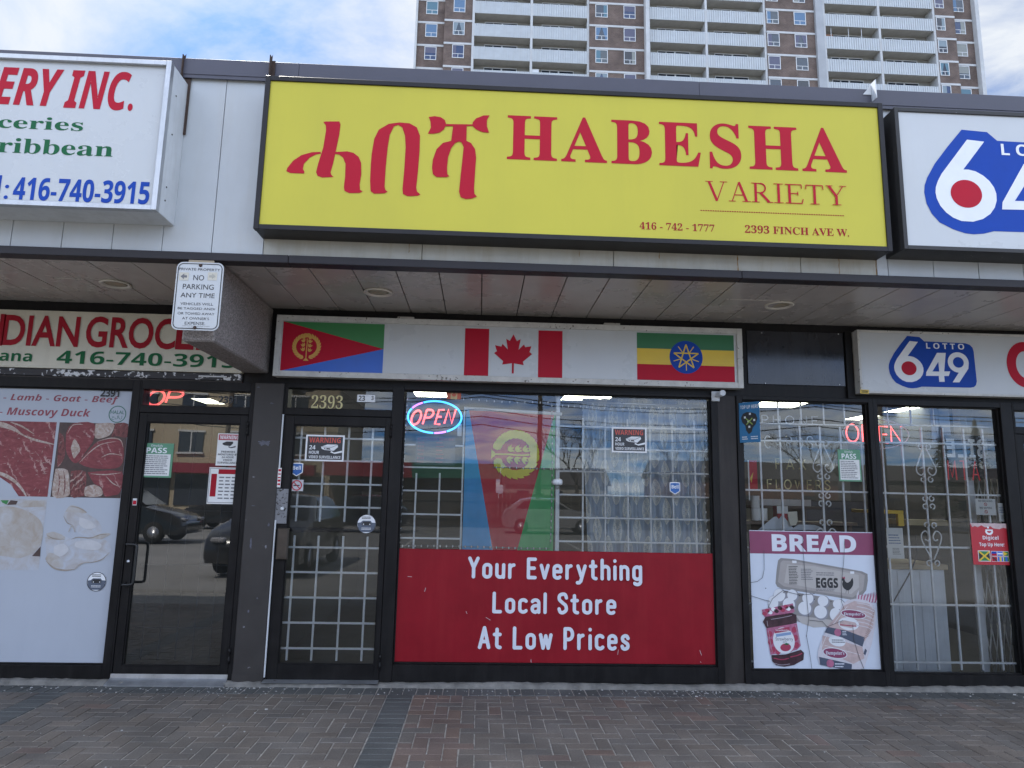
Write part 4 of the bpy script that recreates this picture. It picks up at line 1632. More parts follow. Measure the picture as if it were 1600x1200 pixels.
# --- meat poster filling the left window
yp = .0215
X1 = -3.108
PO = thing('window_poster', 'large pale poster of raw meat and poultry photographs filling the left shop window', 'poster', (-4.1, yp, .14))
POSTER = mat('faded_poster_paper', (.42, .45, .50), .5, var=.05, scale=1.0, streak=((.38, .41, .47), .4, 5))
bxq = MB()
bxq.box(-5.195, X1, yp, yp + .006, .142, 2.474)
bxq.build('sheet', POSTER, PO)


def photo_mat(name, a, b, c, scale, stretch=(1, 1, 1), dist=1.5, lo=.38, hi=.66):
    m = bpy.data.materials.new(name)
    m.use_nodes = True
    t = m.node_tree
    p = t.nodes['Principled BSDF']
    p.inputs['Roughness'].default_value = .5
    tcn = t.nodes.new('ShaderNodeTexCoord')
    mpn = t.nodes.new('ShaderNodeMapping')
    mpn.inputs['Scale'].default_value = stretch
    mpn.inputs['Rotation'].default_value = (0, R(35), 0)
    t.links.new(tcn.outputs['Object'], mpn.inputs[0])
    n = t.nodes.new('ShaderNodeTexNoise')
    n.inputs['Scale'].default_value = scale
    n.inputs['Detail'].default_value = 8
    n.inputs['Roughness'].default_value = .65
    n.inputs['Distortion'].default_value = dist
    t.links.new(mpn.outputs[0], n.inputs['Vector'])
    r = t.nodes.new('ShaderNodeValToRGB')
    e = r.color_ramp.elements
    e[0].position, e[0].color = lo, (*a, 1)
    e[1].position, e[1].color = hi, (*c, 1)
    k = e.new((lo + hi) / 2 + .03)
    k.color = (*b, 1)
    t.links.new(n.outputs['Fac'], r.inputs[0])
    t.links.new(r.outputs[0], p.inputs['Base Color'])
    return m


MEAT = photo_mat('printed_raw_beef', (.15, .022, .028), (.225, .042, .048), (.36, .16, .15), 14, (1, 1, 2.2), .8, .34, .78)


def marble(m, fat, sc, dist, lo, hi, rot):
    """thin printed veins of fat through the meat"""
    t = m.node_tree
    p = t.nodes['Principled BSDF']
    src = p.inputs['Base Color'].links[0].from_socket
    tcn = t.nodes.new('ShaderNodeTexCoord')
    mp_ = t.nodes.new('ShaderNodeMapping')
    mp_.inputs['Rotation'].default_value = (0, R(rot), 0)
    t.links.new(tcn.outputs['Object'], mp_.inputs[0])
    wv = t.nodes.new('ShaderNodeTexWave')
    wv.inputs['Scale'].default_value = sc
    wv.inputs['Distortion'].default_value = dist
    wv.inputs['Detail'].default_value = 6
    wv.inputs['Detail Scale'].default_value = 1.6
    wv.inputs['Detail Roughness'].default_value = .7
    t.links.new(mp_.outputs[0], wv.inputs['Vector'])
    n = t.nodes.new('ShaderNodeTexNoise')
    n.inputs['Scale'].default_value = 7
    n.inputs['Detail'].default_value = 3
    t.links.new(tcn.outputs['Object'], n.inputs['Vector'])
    ml = t.nodes.new('ShaderNodeMath')
    ml.operation = 'MULTIPLY'
    t.links.new(wv.outputs['Fac'], ml.inputs[0])
    t.links.new(n.outputs['Fac'], ml.inputs[1])
    mr = t.nodes.new('ShaderNodeMapRange')
    mr.inputs['From Min'].default_value = lo
    mr.inputs['From Max'].default_value = hi
    mr.inputs['To Max'].default_value = .8
    t.links.new(ml.outputs[0], mr.inputs['Value'])
    mx = t.nodes.new('ShaderNodeMix')
    mx.data_type = 'RGBA'
    t.links.new(mr.outputs[0], mx.inputs['Factor'])
    t.links.new(src, mx.inputs['A'])
    mx.inputs['B'].default_value = (*fat, 1)
    t.links.new(mx.outputs['Result'], p.inputs['Base Color'])
    return m


marble(MEAT, (.46, .30, .27), 5.0, 9.0, .50, .62, 30)
MEAT2 = photo_mat('printed_beef_cuts', (.07, .018, .018), (.20, .05, .048), (.40, .24, .2), 13, (2.0, 1, 1), 1.6, .36, .76)
marble(MEAT2, (.5, .38, .32), 7.0, 7.0, .44, .6, -40)
FAT = photo_mat('printed_fat', (.3, .2, .16), (.42, .34, .29), (.5, .45, .42), 22)
DARKPR = mat('printed_shadow', (.07, .04, .035), .5, var=.3, scale=20)
SKINPR = photo_mat('printed_poultry', (.36, .30, .24), (.42, .39, .36), (.46, .465, .475), 9, (1, 1, 1), .7, .3, .72)
PALEPR = photo_mat('printed_pale_poultry', (.37, .32, .29), (.43, .42, .425), (.45, .475, .52), 8, (1, 1, 1), .7, .28, .6)
K7m = crop(0, 590, 3.529)
M7 = lambda x, y: P(*K7m(x, y), yp)
ya = yp - .0015
# the two rows of printed photographs, squared up on the sheet
top = (P(60, 659, yp)[1], P(60, 776, yp)[1])
bot = (P(60, 780.5, yp)[1], P(60, 891, yp)[1])
xa, xb, xc = P(82, 715, yp)[0], P(86.5, 715, yp)[0], P(195, 715, yp)[0]
xd, xe = P(67, 835, yp)[0], P(71, 835, yp)[0]
q = MB()
q.use(MEAT).rectp(-4.75, xa, top[1], top[0], ya)
pts = spline([M7(-60, 250) + (.05,), M7(20, 262) + (.045,), M7(80, 285) + (.03,), M7(130, 318) + (.012,), M7(200, 345) + (.02,), M7(298, 368) + (.008,)], 5)
q.use(FAT).ribbon([p[:2] for p in pts], [p[2] for p in pts], ya - .0015, caps=False)
pts = spline([M7(60, 246) + (.006,), M7(120, 268) + (.014,), M7(190, 312) + (.004,)], 5)
q.ribbon([p[:2] for p in pts], [p[2] for p in pts], ya - .002, caps=False)
pts = spline([M7(-40, 520) + (.02,), M7(20, 535) + (.03,), M7(80, 570) + (.026,), M7(120, 612) + (.02,), M7(146, 655) + (.012,)], 5)
q.ribbon([p[:2] for p in pts], [p[2] for p in pts], ya - .0015, caps=False)
q.use(POSTER).poly([M7(-60, 545), M7(5, 552), M7(60, 590), M7(105, 655), M7(-60, 655)], ya - .002)
rm = random.Random(8)
q.use(FAT)
for k in range(70):
    u, v = rm.uniform(-60, 290), rm.uniform(290, 640)
    if v > 480 and u < 140 + (v - 480) * .1:
        continue
    l = rm.uniform(4, 26)
    g = rm.uniform(-.9, .3) + (1.2 if rm.random() < .5 else 0)
    p0, p1 = M7(u, v), M7(u + l * math.cos(g), v - l * math.sin(g))
    q.ribbon([p0, ((p0[0] + p1[0]) / 2 + .002, (p0[1] + p1[1]) / 2), p1], [.001, rm.uniform(.002, .006), .001], ya - .0012 - .00002 * k, caps=False)
q.build('printed_photo', None, PO)
q = MB()
q.use(DARKPR).rectp(xb, xc, top[1], top[0], ya)
for k, (m, pts) in enumerate(((MEAT2, [(328, 305), (350, 322), (360, 420), (335, 478), (316, 478)]), (MEAT, [(366, 305), (402, 254), (518, 252), (518, 340), (480, 400), (432, 466), (398, 462), (364, 400)]),
                              (FAT, [(528, 254), (626, 252), (620, 300), (590, 326), (526, 333)]), (MEAT2, [(636, 252), (704, 254), (702, 328), (642, 322), (614, 330), (632, 282)]),
                              (MEAT, [(434, 470), (490, 402), (540, 352), (610, 332), (664, 340), (682, 382), (678, 466), (640, 500), (540, 502), (474, 490)]),
                              (FAT, [(308, 502), (374, 510), (384, 600), (378, 653), (290, 653)]), (MEAT2, [(392, 516), (474, 520), (466, 640), (455, 653), (390, 653)]),
                              (MEAT, [(484, 522), (672, 518), (664, 630), (620, 650), (578, 653), (560, 604), (520, 584)]), (FAT, [(470, 604), (520, 590), (562, 614), (558, 653), (470, 653)]))):
    sp = spline(pts + [pts[0]], 3)[:-1]
    q.use(m).poly([M7(*p) for p in sp], ya - .001 - .0001 * k)
q.use(FAT).poly([M7(*p) for p in spline([(392, 388), (412, 338), (444, 394), (422, 432), (406, 444), (392, 388)], 3)[:-1]], ya - .0022)
for k, pts in enumerate(([(440, 468), (500, 408), (560, 368), (640, 352)], [(540, 352), (610, 334), (664, 344), (680, 385)], [(372, 310), (404, 262), (460, 258)], [(500, 530), (580, 535), (668, 525)], [(590, 548), (620, 580), (655, 600)], [(560, 440), (610, 420), (676, 430)], [(322, 510), (330, 580), (318, 650)], [(352, 512), (360, 590), (352, 650)])):
    sp = spline([M7(*p) for p in pts], 5)
    q.use(MEAT2 if k > 5 else FAT).ribbon(sp, [.002 + .007 * math.sin(math.pi * i / (len(sp) - 1)) for i in range(len(sp))], ya - .0024 - .0001 * k, caps=False)
q.build('printed_photo', None, PO)
q = MB()
q.use(PALEPR).rectp(-4.75, xd, bot[1], bot[0], ya)
q.use(SKINPR).poly([M7(x, y) for x, y in spline([(-60, 720), (60, 710), (160, 740), (230, 800), (232, 900), (190, 960), (110, 995), (30, 985), (-60, 975)])], ya - .0015)
q.poly([M7(90, 700), M7(150, 676), M7(245, 680), M7(248, 712), M7(120, 716)], ya - .0015)
q.use(DARKPR).poly([M7(178, 984), M7(226, 930), M7(222, 986)], ya - .002)
q.poly([M7(40, 702), M7(60, 676), M7(100, 680), M7(90, 700)], ya - .002)
q.use(GREEN_LT).poly([M7(5, 676), M7(50, 676), M7(38, 700), M7(15, 690)], ya - .0025)
q.build('printed_photo', None, PO)
q = MB()
for k, (pl, m) in enumerate(((spline([(350, 760), (385, 710), (460, 740), (540, 790), (560, 850), (500, 880), (420, 850), (380, 800)]), PALEPR),
                             (spline([(250, 880), (330, 860), (400, 890), (500, 880), (590, 900), (612, 960), (560, 1010), (470, 1020), (410, 1060), (320, 1060), (260, 1020)]), PALEPR),
                             (spline([(360, 740), (390, 705), (440, 715), (480, 745), (430, 745)]), SKINPR),
                             (spline([(255, 860), (300, 850), (360, 880), (330, 895), (265, 890)]), SKINPR),
                             (spline([(250, 1000), (275, 965), (330, 990), (350, 1040), (290, 1045)]), SKINPR),
                             (spline([(500, 885), (560, 860), (612, 862), (560, 892)]), SKINPR))):
    q.use(m).poly([M7(*p) for p in pl], ya - .0004 * k)
PSH = mat('printed_poultry_shade', (.33, .28, .23), .5, var=.25, scale=25)
PHI = mat('printed_poultry_light', (.52, .515, .52), .5, var=.08, scale=14)
q.use(PSH)
for pts, w0 in (([(255, 1010), (300, 1050), (360, 1062), (410, 1056)], .012), ([(395, 892), (430, 880), (500, 884), (556, 866), (600, 868)], .008), ([(352, 762), (372, 800), (402, 812)], .006), ([(470, 1020), (520, 1016), (566, 1000), (606, 962)], .006), ([(258, 868), (300, 888), (360, 892)], .007), ([(388, 712), (430, 716), (478, 742)], .006)):
    sp = spline([M7(*p) for p in pts], 5)
    q.ribbon(sp, [w0 * (.25 + math.sin(math.pi * i / (len(sp) - 1))) for i in range(len(sp))], ya - .0032, caps=False)
q.use(PHI)
for pts in ([(420, 905), (500, 895), (560, 920), (540, 950), (460, 945), (415, 930)], [(440, 770), (500, 790), (530, 825), (480, 835), (440, 810)], [(300, 930), (350, 915), (380, 950), (340, 985), (300, 970)]):
    q.poly([M7(*p) for p in spline([tuple(p) for p in pts] + [tuple(pts[0])], 4)[:-1]], ya - .0028)
q.use(SKINPR).ribbon(spline([M7(410, 1060), M7(440, 1030), M7(490, 1015)]), .006, ya - .004)
q.ribbon(spline([M7(380, 850), M7(400, 815), M7(415, 850)]), .008, ya - .004)
q.build('printed_photo', None, PO)
MAROON = mat('maroon_print', (.27, .05, .07), .5, var=.06)
for s, a, b in (('- Lamb - Goat - Beef', (6.2, 614.5), (184.2, 632.5)), ('- Muscovy Duck', (0.3, 635.5), (140.3, 655))):
    lettering(s, a, b, ya, MAROON, PO, kind='sansbi')
lettering('Pork', (-40, 612), (-2, 628), ya, MAROON, PO, kind='sansbi')
c = M7(648, 202)
e = M7(694, 202)
HG = mat('halal_green_ink', (.05, .16, .12), .5, var=.08)
q = MB()
q.use(HG).ribbon([(c[0] + (e[0] - c[0]) * math.cos(R(t)), c[1] + (e[0] - c[0]) * math.sin(R(t))) for t in range(0, 360, 12)], .008, ya, closed=True)
a, b = M7(612, 180), M7(685, 202)
q.text('HALAL', (a[0], b[0], b[1], a[1]), ya, offset=.01)
a, b = M7(618, 208), M7(672, 234)
q.text('حلال', (a[0], b[0], b[1], a[1]), ya, offset=.01)
q.build('emblem', None, PO)
q = MB()
a = rect((157.8, 607.8), (185.8, 620.4), .012)
q.use(BLACK).text('2391', a, .012, kind='sansbi', offset=.015)
tag(q.build('house_number', None, None), 'black stick-on number 2391 on the glass in front of the meat poster', 'number')
for k in range(5):
    z = P(100, 905 + 28 * k, yp)[1]
# round stickers on the glass


def round_sticker(px, rpx, y, label):
    c = P(*px, y)
    r = P(px[0] + rpx, px[1], y)[0] - c[0]
    t = thing('sticker', label, 'sticker', (c[0], y, c[1]), 'round stickers on the glass')
    q = MB()
    q.use(WHITE).ell(c[0], c[1], r, r, y, 32)
    q.use(mat('printed_blue_grey', (.10, .12, .16), .5, var=.3, scale=60))
    q.poly([(c[0] + u * r, c[1] + v * r) for u, v in ((-.93, .1), (-.6, .16), (-.4, .34), (.4, .34), (.55, .15), (.95, .12), (.85, -.5), (.5, -.84), (-.5, -.84), (-.85, -.5))], y - .0015)
    q.use(BLACK)
    q.ribbon([(c[0] + r * .97 * math.cos(R(a)), c[1] + r * .97 * math.sin(R(a))) for a in range(0, 360, 12)], r * .06, y - .002, closed=True)
    q.poly([(c[0] + u * r, c[1] + v * r) for u, v in ((-.5, .02), (-.32, .24), (.32, .24), (.5, .02), (.46, -.14), (-.46, -.14))], y - .003)
    q.use(WHITE)
    for u in (-.36, .3):
        q.rectp(c[0] + u * r, c[0] + (u + .1) * r, c[1] - .08 * r, c[1] + .02 * r, y - .0045)
    text_lines(q, c[0] - .5 * r, c[0] + .55 * r, c[1] - .62 * r, c[1] - .36 * r, y - .0045, 2, 3, WHITE)
    text_lines(q, c[0] - .5 * r, c[0] + .55 * r, c[1] + .48 * r, c[1] + .78 * r, y - .0045, 2, 9, BLACK)
    q.build('sheet', None, t, recalc=False)


round_sticker((151, 908.8), 15, .0185, 'round black and white sticker low on the glass of the meat poster window')
round_sticker((572.7, 818.7), 15, .007, 'round black and white sticker on the glass of the 2393 door')


def pass_sign(tl, br, y, label, seed):
    r = rect(tl, br, y)
    t = sheet('inspection_notice', label, 'notice', r, y, mat('notice_green', (.10, .27, .16), .5, var=.08), .001, 'green inspection notices')
    w_, h_ = r[1] - r[0], r[3] - r[2]
    q = MB()
    q.use(PAPER).rectp(r[0] + .06 * w_, r[1] - .07 * w_, r[2] + .05 * h_, r[2] + .68 * h_, y - .0015)
    text_lines(q, r[0] + .1 * w_, r[1] - .12 * w_, r[2] + .08 * h_, r[2] + .65 * h_, y - .003, 10, seed)
    q.use(WHITE).text('PASS', (r[0] + .16 * w_, r[0] + .8 * w_, r[2] + .71 * h_, r[2] + .87 * h_), y - .0015, kind='sansb')
    q.text('DineSafe', (r[0] + .3 * w_, r[0] + .66 * w_, r[2] + .9 * h_, r[2] + .96 * h_), y - .0015)
    q.build('printing', None, t, recalc=False)


pass_sign((222, 692), (267, 746.5), .006, 'green and white inspection notice in the left door glass', 1)
pass_sign((1308.6, 702), (1347, 752.6), .026, 'green and white inspection notice behind the white bars of the right shop', 2)


def camera_picto(q, r, y, m=WHITE):
    """outline drawing of a surveillance camera, in a unit box mapped to r"""
    T = lambda u, v: (r[0] + u * (r[1] - r[0]), r[2] + v * (r[3] - r[2]))
    q.use(m).poly([T(*p) for p in ((0, .72), (.3, 1), (.78, 1), (.8, .72), (.6, .3), (.18, .38), (.04, .5))], y)
    q.poly([T(*p) for p in ((.5, .28), (.62, .1), (1, .34), (1, .12), (.66, -.04), (.45, .12))], y - .0005)
    q.use(BLACK).poly([T(*p) for p in ((.12, .62), (.42, .58), (.46, .42), (.2, .44))], y - .0015)
    q.ribbon([T(.05, .72), T(.5, .68), T(.78, .98)], .003, y - .002)
    q.use(m)
    q.rectp(*T(.2, 0)[:1], T(.27, 0)[0], T(0, .47)[1], T(0, .57)[1], y - .003)


def warning_sign(tl, br, y, label):
    r = rect(tl, br, y)
    w_, h_ = r[1] - r[0], r[3] - r[2]
    t = sheet('warning_sign', label, 'sign', r, y, WHITE, .0012, 'surveillance warning signs')
    q = MB()
    X = lambda u: r[0] + u * w_
    Z = lambda v: r[2] + v * h_
    q.use(mat('sign_black', (.035, .035, .04), .45, var=.1)).rectp(X(.045), X(.955), Z(.06), Z(.94), y - .0015)
    q.use(mat('warning_red', (.6, .09, .06), .45, var=.06)).text('WARNING', (X(.09), X(.9), Z(.70), Z(.9)), y - .003, kind='sansb')
    q.use(WHITE).text('24', (X(.1), X(.26), Z(.44), Z(.6)), y - .003, kind='sansb')
    q.text('HOUR', (X(.1), X(.36), Z(.27), Z(.39)), y - .003, kind='sansb')
    q.text('VIDEO SURVEILLANCE', (X(.1), X(.92), Z(.10), Z(.21)), y - .003, kind='sansb')
    camera_picto(q, (X(.4), X(.95), Z(.3), Z(.64)), y - .003)
    q.build('printing', None, t, recalc=False)


warning_sign((955.8, 667.3), (1010.5, 707.8), .026, 'black surveillance warning sign on the window in front of the curtain')
warning_sign((478.6, 679), (536.6, 721.3), .006, 'black surveillance warning sign on the glass of the 2393 door')

r = rect((341, 677), (373, 728), .006)
t = sheet('warning_sign', 'white surveillance warning sign with a red heading in the left door glass', 'sign', r, .006, PAPER, .0012)
q = MB()
w_, h_ = r[1] - r[0], r[3] - r[2]
q.use(mat('notice_red', (.42, .05, .07), .5, var=.1)).rectp(r[0] + .04 * w_, r[1] - .04 * w_, r[2] + .79 * h_, r[2] + .97 * h_, .0045)
q.use(WHITE).text('WARNING', (r[0] + .1 * w_, r[1] - .1 * w_, r[2] + .82 * h_, r[2] + .94 * h_), .003, kind='sansb')
camera_picto(q, (r[0] + .22 * w_, r[0] + .8 * w_, r[2] + .55 * h_, r[2] + .75 * h_), .0045, BLACK)
for i, s in enumerate(('PREMISES', 'MONITORED BY', '24 HOUR', 'VIDEO', 'SURVEILLANCE')):
    hw = (.3, .42, .26, .2, .42)[i] * w_
    q.use(BLACK).text(s, ((r[0] + r[1]) / 2 - hw, (r[0] + r[1]) / 2 + hw, r[2] + (.4 - i * .085) * h_, r[2] + (.46 - i * .085) * h_), .0045, kind='sansb')
q.build('printing', None, t, recalc=False)
r = rect((327.6, 730), (371.5, 788), .006)
t = sheet('notice', 'white timetable notice with a red block below the surveillance sign in the left door', 'notice', r, .006, PAPER, .0012)
q = MB()
w_, h_ = r[1] - r[0], r[3] - r[2]
q.use(RED_DK).rectp(r[0] + .08 * w_, r[0] + .26 * w_, r[2] + .2 * h_, r[2] + .82 * h_, .0045)
q.rectp(r[0] + .3 * w_, r[1] - .06 * w_, r[2] + .82 * h_, r[2] + .95 * h_, .0045)
q.use(GREY_INK)
for i in range(7):
    for j in range(3):
        z = r[2] + (.14 + i * .095) * h_
        q.rectp(r[0] + (.34 + j * .2) * w_, r[0] + (.5 + j * .2 - .03 * (i % 2)) * w_, z, z + .035 * h_, .0045)
q.ribbon([(r[0] + .03 * w_, r[2] + .04 * h_), (r[1] - .03 * w_, r[2] + .04 * h_), (r[1] - .03 * w_, r[3] - .03 * h_), (r[0] + .03 * w_, r[3] - .03 * h_)], .004, .004, closed=True)
q.build('printing', None, t, recalc=False)


def shield(tl, br, y, label):
    r = rect(tl, br, y)
    w_, h_ = r[1] - r[0], r[3] - r[2]
    t = thing('sticker', label, 'sticker', (r[0], y, r[2]), 'blue shield stickers')
    S_ = lambda k: [(r[0] + (.5 + (u - .5) * k) * w_, r[2] + (.5 + (v - .5) * k) * h_) for u, v in ((0, .96), (.5, 1), (1, .96), (1, .28), (.5, 0), (0, .28))]
    q = MB()
    q.use(WHITE).poly(S_(1), y)
    q.use(mat('sticker_blue', (.02, .11, .36), .4, var=.06)).poly(S_(.86), y - .0015)
    q.use(WHITE).text('Bell', (r[0] + .17 * w_, r[1] - .17 * w_, r[2] + .48 * h_, r[2] + .78 * h_), y - .003, kind='sansb')
    q.build('sheet', None, t, recalc=False)


shield((1046.3, 753), (1063, 773), .026, 'blue shield sticker on the window in front of the curtain')
shield((455, 722.8), (472.6, 744.4), .006, 'blue shield sticker on the 2393 door glass above the no smoking sticker')
r = rect((454, 749.2), (473.4, 767.4), .006)
t = sheet('no_smoking_sticker', 'square no smoking sticker with a red ring on the 2393 door glass', 'sticker', r, .006, mat('sticker_grey', (.5, .5, .52), .5), .0012)
q = MB()
cx, cz, rr = (r[0] + r[1]) / 2, (r[2] + r[3]) / 2, (r[1] - r[0]) * .36
q.use(BLACK)
q.rectp(cx - rr * .7, cx + rr * .6, cz - rr * .14, cz + rr * .1, .0045)
q.use(RED)
q.ribbon([(cx + rr * math.cos(R(a)), cz + rr * math.sin(R(a))) for a in range(0, 360, 15)], rr * .2, .0035, closed=True)
q.ribbon([(cx - rr * .68, cz + rr * .68), (cx + rr * .68, cz - rr * .68)], rr * .18, .003)
q.build('printing', None, t, recalc=False)

# house numbers over the 2393 door
q = MB()
q.use(mat('gold_leaf', (.62, .55, .27), .35, var=.1)).text('2393', rect((487.5, 617), (535, 639), .027), .027, kind='serif', offset=-.008)
tag(q.build('house_number'), 'gold number 2393 on the glass over the middle door', 'number')
r = rect((558.4, 616.6), (585.8, 628.6), .027)
t = sheet('house_number', 'white number plate with a missing digit on the glass over the middle door', 'number', r, .026, WHITE, .0012)
q = MB()
w_, h_ = r[1] - r[0], r[3] - r[2]
q.use(BLACK).text('23', (r[0] + .08 * w_, r[0] + .44 * w_, r[2] + .16 * h_, r[2] + .86 * h_), .0245, kind='sansb')
q.text('3', (r[0] + .79 * w_, r[0] + .92 * w_, r[2] + .3 * h_, r[2] + .86 * h_), .0245, kind='sansb')
q.build('printing', None, t, recalc=False)
q = MB()
q.use(BLACK).text('2391', rect((341.8, 618.5), (370, 630.6), .027), .027, kind='sansbi', offset=.015)
tag(q.build('house_number'), 'black number 2391 on the transom glass over the left door', 'number')

# --- red board across the foot of the middle window
rp = rect4((620.9, 855.7), (1118.7, 866.2), (1126.5, 1045.7), (610, 1037), .012)
RP = thing('advert_board', 'red board with white rounded lettering across the lower half of the middle window', 'sign', (.7, .012, .17))
q = MB()
q.box(-.698, 2.106, .006, .018, .185, rp[3], .003)
q.build('board', PANEL_RED, RP)
yl = .0045
for s, a, b in (('Your Everything', (731.6, 869.4), (1003, 915.8)), ('Local Store', (769.8, 924), (962.8, 961)), ('At Low Prices', (747.5, 978), (983.7, 1016.6))):
    q = MB()
    bxx = rect(a, b, yl)
    wpen = .155 * (bxx[3] - bxx[2]) / (1.2 if 'y' in s else .98)
    q.strokes(round_text(s), (bxx[0] + wpen / 2, bxx[1] - wpen / 2, bxx[2] + wpen / 2, bxx[3] - wpen / 2), wpen, yl)
    q.build('lettering', LETTER_W, RP, recalc=False)
K6b = crop(600, 850, 2.963)
q = MB()
for pts in (((193, 203), (188, 220)), ((1462, 492), (1470, 515)), ((680, 535), (681, 548)), ((1085, 490), (1082, 512)), ((380, 312), (384, 322)), ((1465, 545), (1468, 548)), ((110, 150), (128, 152)), ((472, 340), (492, 352)), ((905, 120), (915, 122)), ((1250, 575), (1310, 560))):
    q.ribbon([P(*K6b(*p), yl) for p in pts], .004, yl)
q.build('scratch', mat('scratch_white', (.55, .45, .45), .6), RP, recalc=False)
for i in range(3):
    pass
q = MB()
q.box(-.698, 2.106, -.002, .02, .171, .184, .002)
q.build('board_rail', DARK_METAL, RP)

# --- bread poster
br_ = rect4((1170, 829), (1367.7, 831.3), (1386, 1049.6), (1178.8, 1048), .02)
yb = .02
BP = thing('advert_board', 'white and purple grocery poster with eggs jam and a loaf in the right shop window', 'poster', ((br_[0] + br_[1]) / 2, yb, br_[2]))
q = MB()
q.box(br_[0], br_[1], yb, yb + .006, br_[2], br_[3], .001)
q.build('board', mat('poster_pale_blue', (.60, .645, .72), .45, var=.06, scale=2, streak=((.52, .56, .64), .3, 5)), BP)
K = crop(1150, 820, 4.616)
y1 = yb - .0012


def BQ(x, y):
    """poster picture point, squared onto the board"""
    u = (x - (92 + (y - 42) * .041)) / (913 + (y - 42) * .0435)
    v = (y - 42) / 1013.0
    return (br_[0] + u * (br_[1] - br_[0]), br_[3] - v * (br_[3] - br_[2]))


def pl(q, m, pts, lay, sm=False):
    q.use(m).poly([BQ(*p) for p in (spline(pts + [pts[0]], 4)[:-1] if sm else pts)], y1 - .0004 * lay)


def el(q, m, cx, cy, rx, ry, lay, rot=0.0):
    c0 = BQ(cx, cy)
    k = (br_[1] - br_[0]) / 930
    q.use(m).ell(c0[0], c0[1], rx * k, ry * k, y1 - .0004 * lay, 28, -rot)


PURP = mat('poster_purple', (.235, .045, .105), .45, var=.08)
CARTON = mat('printed_carton', (.36, .33, .31), .5, var=.08, scale=10)
CARTON_L = mat('printed_carton_light', (.44, .41, .385), .5, var=.06, scale=10)
CARTON_D = mat('printed_carton_dark', (.25, .235, .225), .5, var=.06, scale=10)
EGG = mat('printed_egg', (.68, .69, .71), .45, var=.05)
EGG_D = mat('printed_egg_edge', (.27, .27, .3), .45, var=.05)
JAM = mat('printed_jam', (.055, .022, .028), .4, var=.5, scale=26)
PINK = mat('printed_pink', (.42, .13, .22), .45, var=.25, scale=40)
BERRY = mat('printed_berry', (.38, .04, .09), .45, var=.25, scale=60)
BREAD = mat('printed_bread', (.50, .38, .36), .45, var=.18, scale=24)
BAG = mat('printed_bag', (.58, .55, .58), .45, var=.1, scale=30)
NAVY = mat('printed_navy', (.07, .085, .125), .45, var=.1)
q = MB()
q.use(PURP).rectp(br_[0], br_[1], BQ(500, 213)[1], br_[3] - .006, y1)
q.build('heading_band', None, BP, recalc=False)
q = MB()
a, b = BQ(250, 68), BQ(862, 194)
q.use(LETTER_W).text('BREAD', (a[0], b[0], b[1], a[1]), y1 - .0012, kind='sansb', offset=.02)
q.build('lettering', None, BP, recalc=False)
q = MB()
pl(q, CARTON_D, [(283, 430), (290, 330), (300, 262), (318, 244), (410, 250), (905, 333), (945, 352), (948, 400), (938, 470), (900, 520), (850, 545), (600, 505), (330, 470), (296, 455)], 1)
pl(q, CARTON, [(300, 420), (318, 275), (335, 262), (430, 268), (890, 345), (925, 362), (915, 470), (840, 525), (600, 488), (345, 452)], 2)
pl(q, CARTON_L, [(345, 425), (365, 290), (560, 300), (880, 360), (885, 450), (830, 500), (600, 470)], 3)
for a, b in (((400, 262), (432, 280)), ((818, 334), (848, 352))):
    c0, c1 = BQ(*a), BQ(*b)
    q.use(EGG).rectp(c0[0], c1[0], c1[1], c0[1], y1 - .0016)
a, b = BQ(374, 300), BQ(452, 438)
text_lines(q, a[0], b[0], b[1], a[1], y1 - .002, 12, 4, BLACK)
a, b = BQ(462, 318), BQ(555, 405)
text_lines(q, a[0], b[0], b[1], a[1], y1 - .002, 7, 5, GREY_INK)
a, b = BQ(572, 342), BQ(735, 372)
text_lines(q, a[0], b[0], b[1], a[1], y1 - .002, 2, 6, GREY_INK)
a, b = BQ(572, 454), BQ(728, 484)
text_lines(q, a[0], b[0], b[1], a[1], y1 - .002, 3, 7, GREY_INK)
a, b = BQ(571, 384), BQ(735, 458)
q.use(BLACK).text('EGGS', (a[0], b[0], b[1], a[1]), y1 - .002, kind='sansb', offset=.03)
q.poly([BQ(*p) for p in spline([(757, 392), (766, 384), (778, 392), (784, 408), (800, 418), (820, 405), (834, 383), (842, 410), (838, 440), (822, 464), (806, 474), (790, 470), (772, 456), (762, 430), (766, 408), (758, 400)], 4)], y1 - .002)
q.use(BERRY).poly([BQ(*p) for p in ((760, 392), (764, 374), (772, 380), (780, 372), (782, 390))], y1 - .0016)
q.use(BLACK)
for a, b in (((793, 470), (790, 494)), ((808, 472), (808, 496))):
    q.ribbon([BQ(*a), BQ(*b)], .003, y1 - .002)
pl(q, CARTON_D, [(232, 604), (290, 520), (330, 478), (600, 520), (800, 575), (790, 640), (690, 715), (500, 720), (260, 650)], 4)
pl(q, CARTON_L, [(430, 660), (700, 690), (690, 735), (560, 745), (470, 715)], 5)
for cx, cy, rx, ry in ((315, 520, 48, 50), (408, 518, 42, 44), (520, 540, 46, 44), (630, 558, 44, 42), (742, 580, 46, 40), (272, 575, 42, 52), (384, 585, 50, 50), (498, 612, 54, 52), (613, 637, 53, 52), (722, 655, 48, 52)):
    el(q, EGG_D, cx, cy, rx, ry, 6 + .15 * (cy - 500) / 20)
    el(q, EGG, cx - 5, cy - 5, rx * .86, ry * .85, 7 + .15 * (cy - 500) / 20)
q.build('printed_eggs', None, BP, recalc=False)
q = MB()
pl(q, PINK, [(184, 622), (408, 573), (420, 632), (400, 646), (205, 674)], 10)
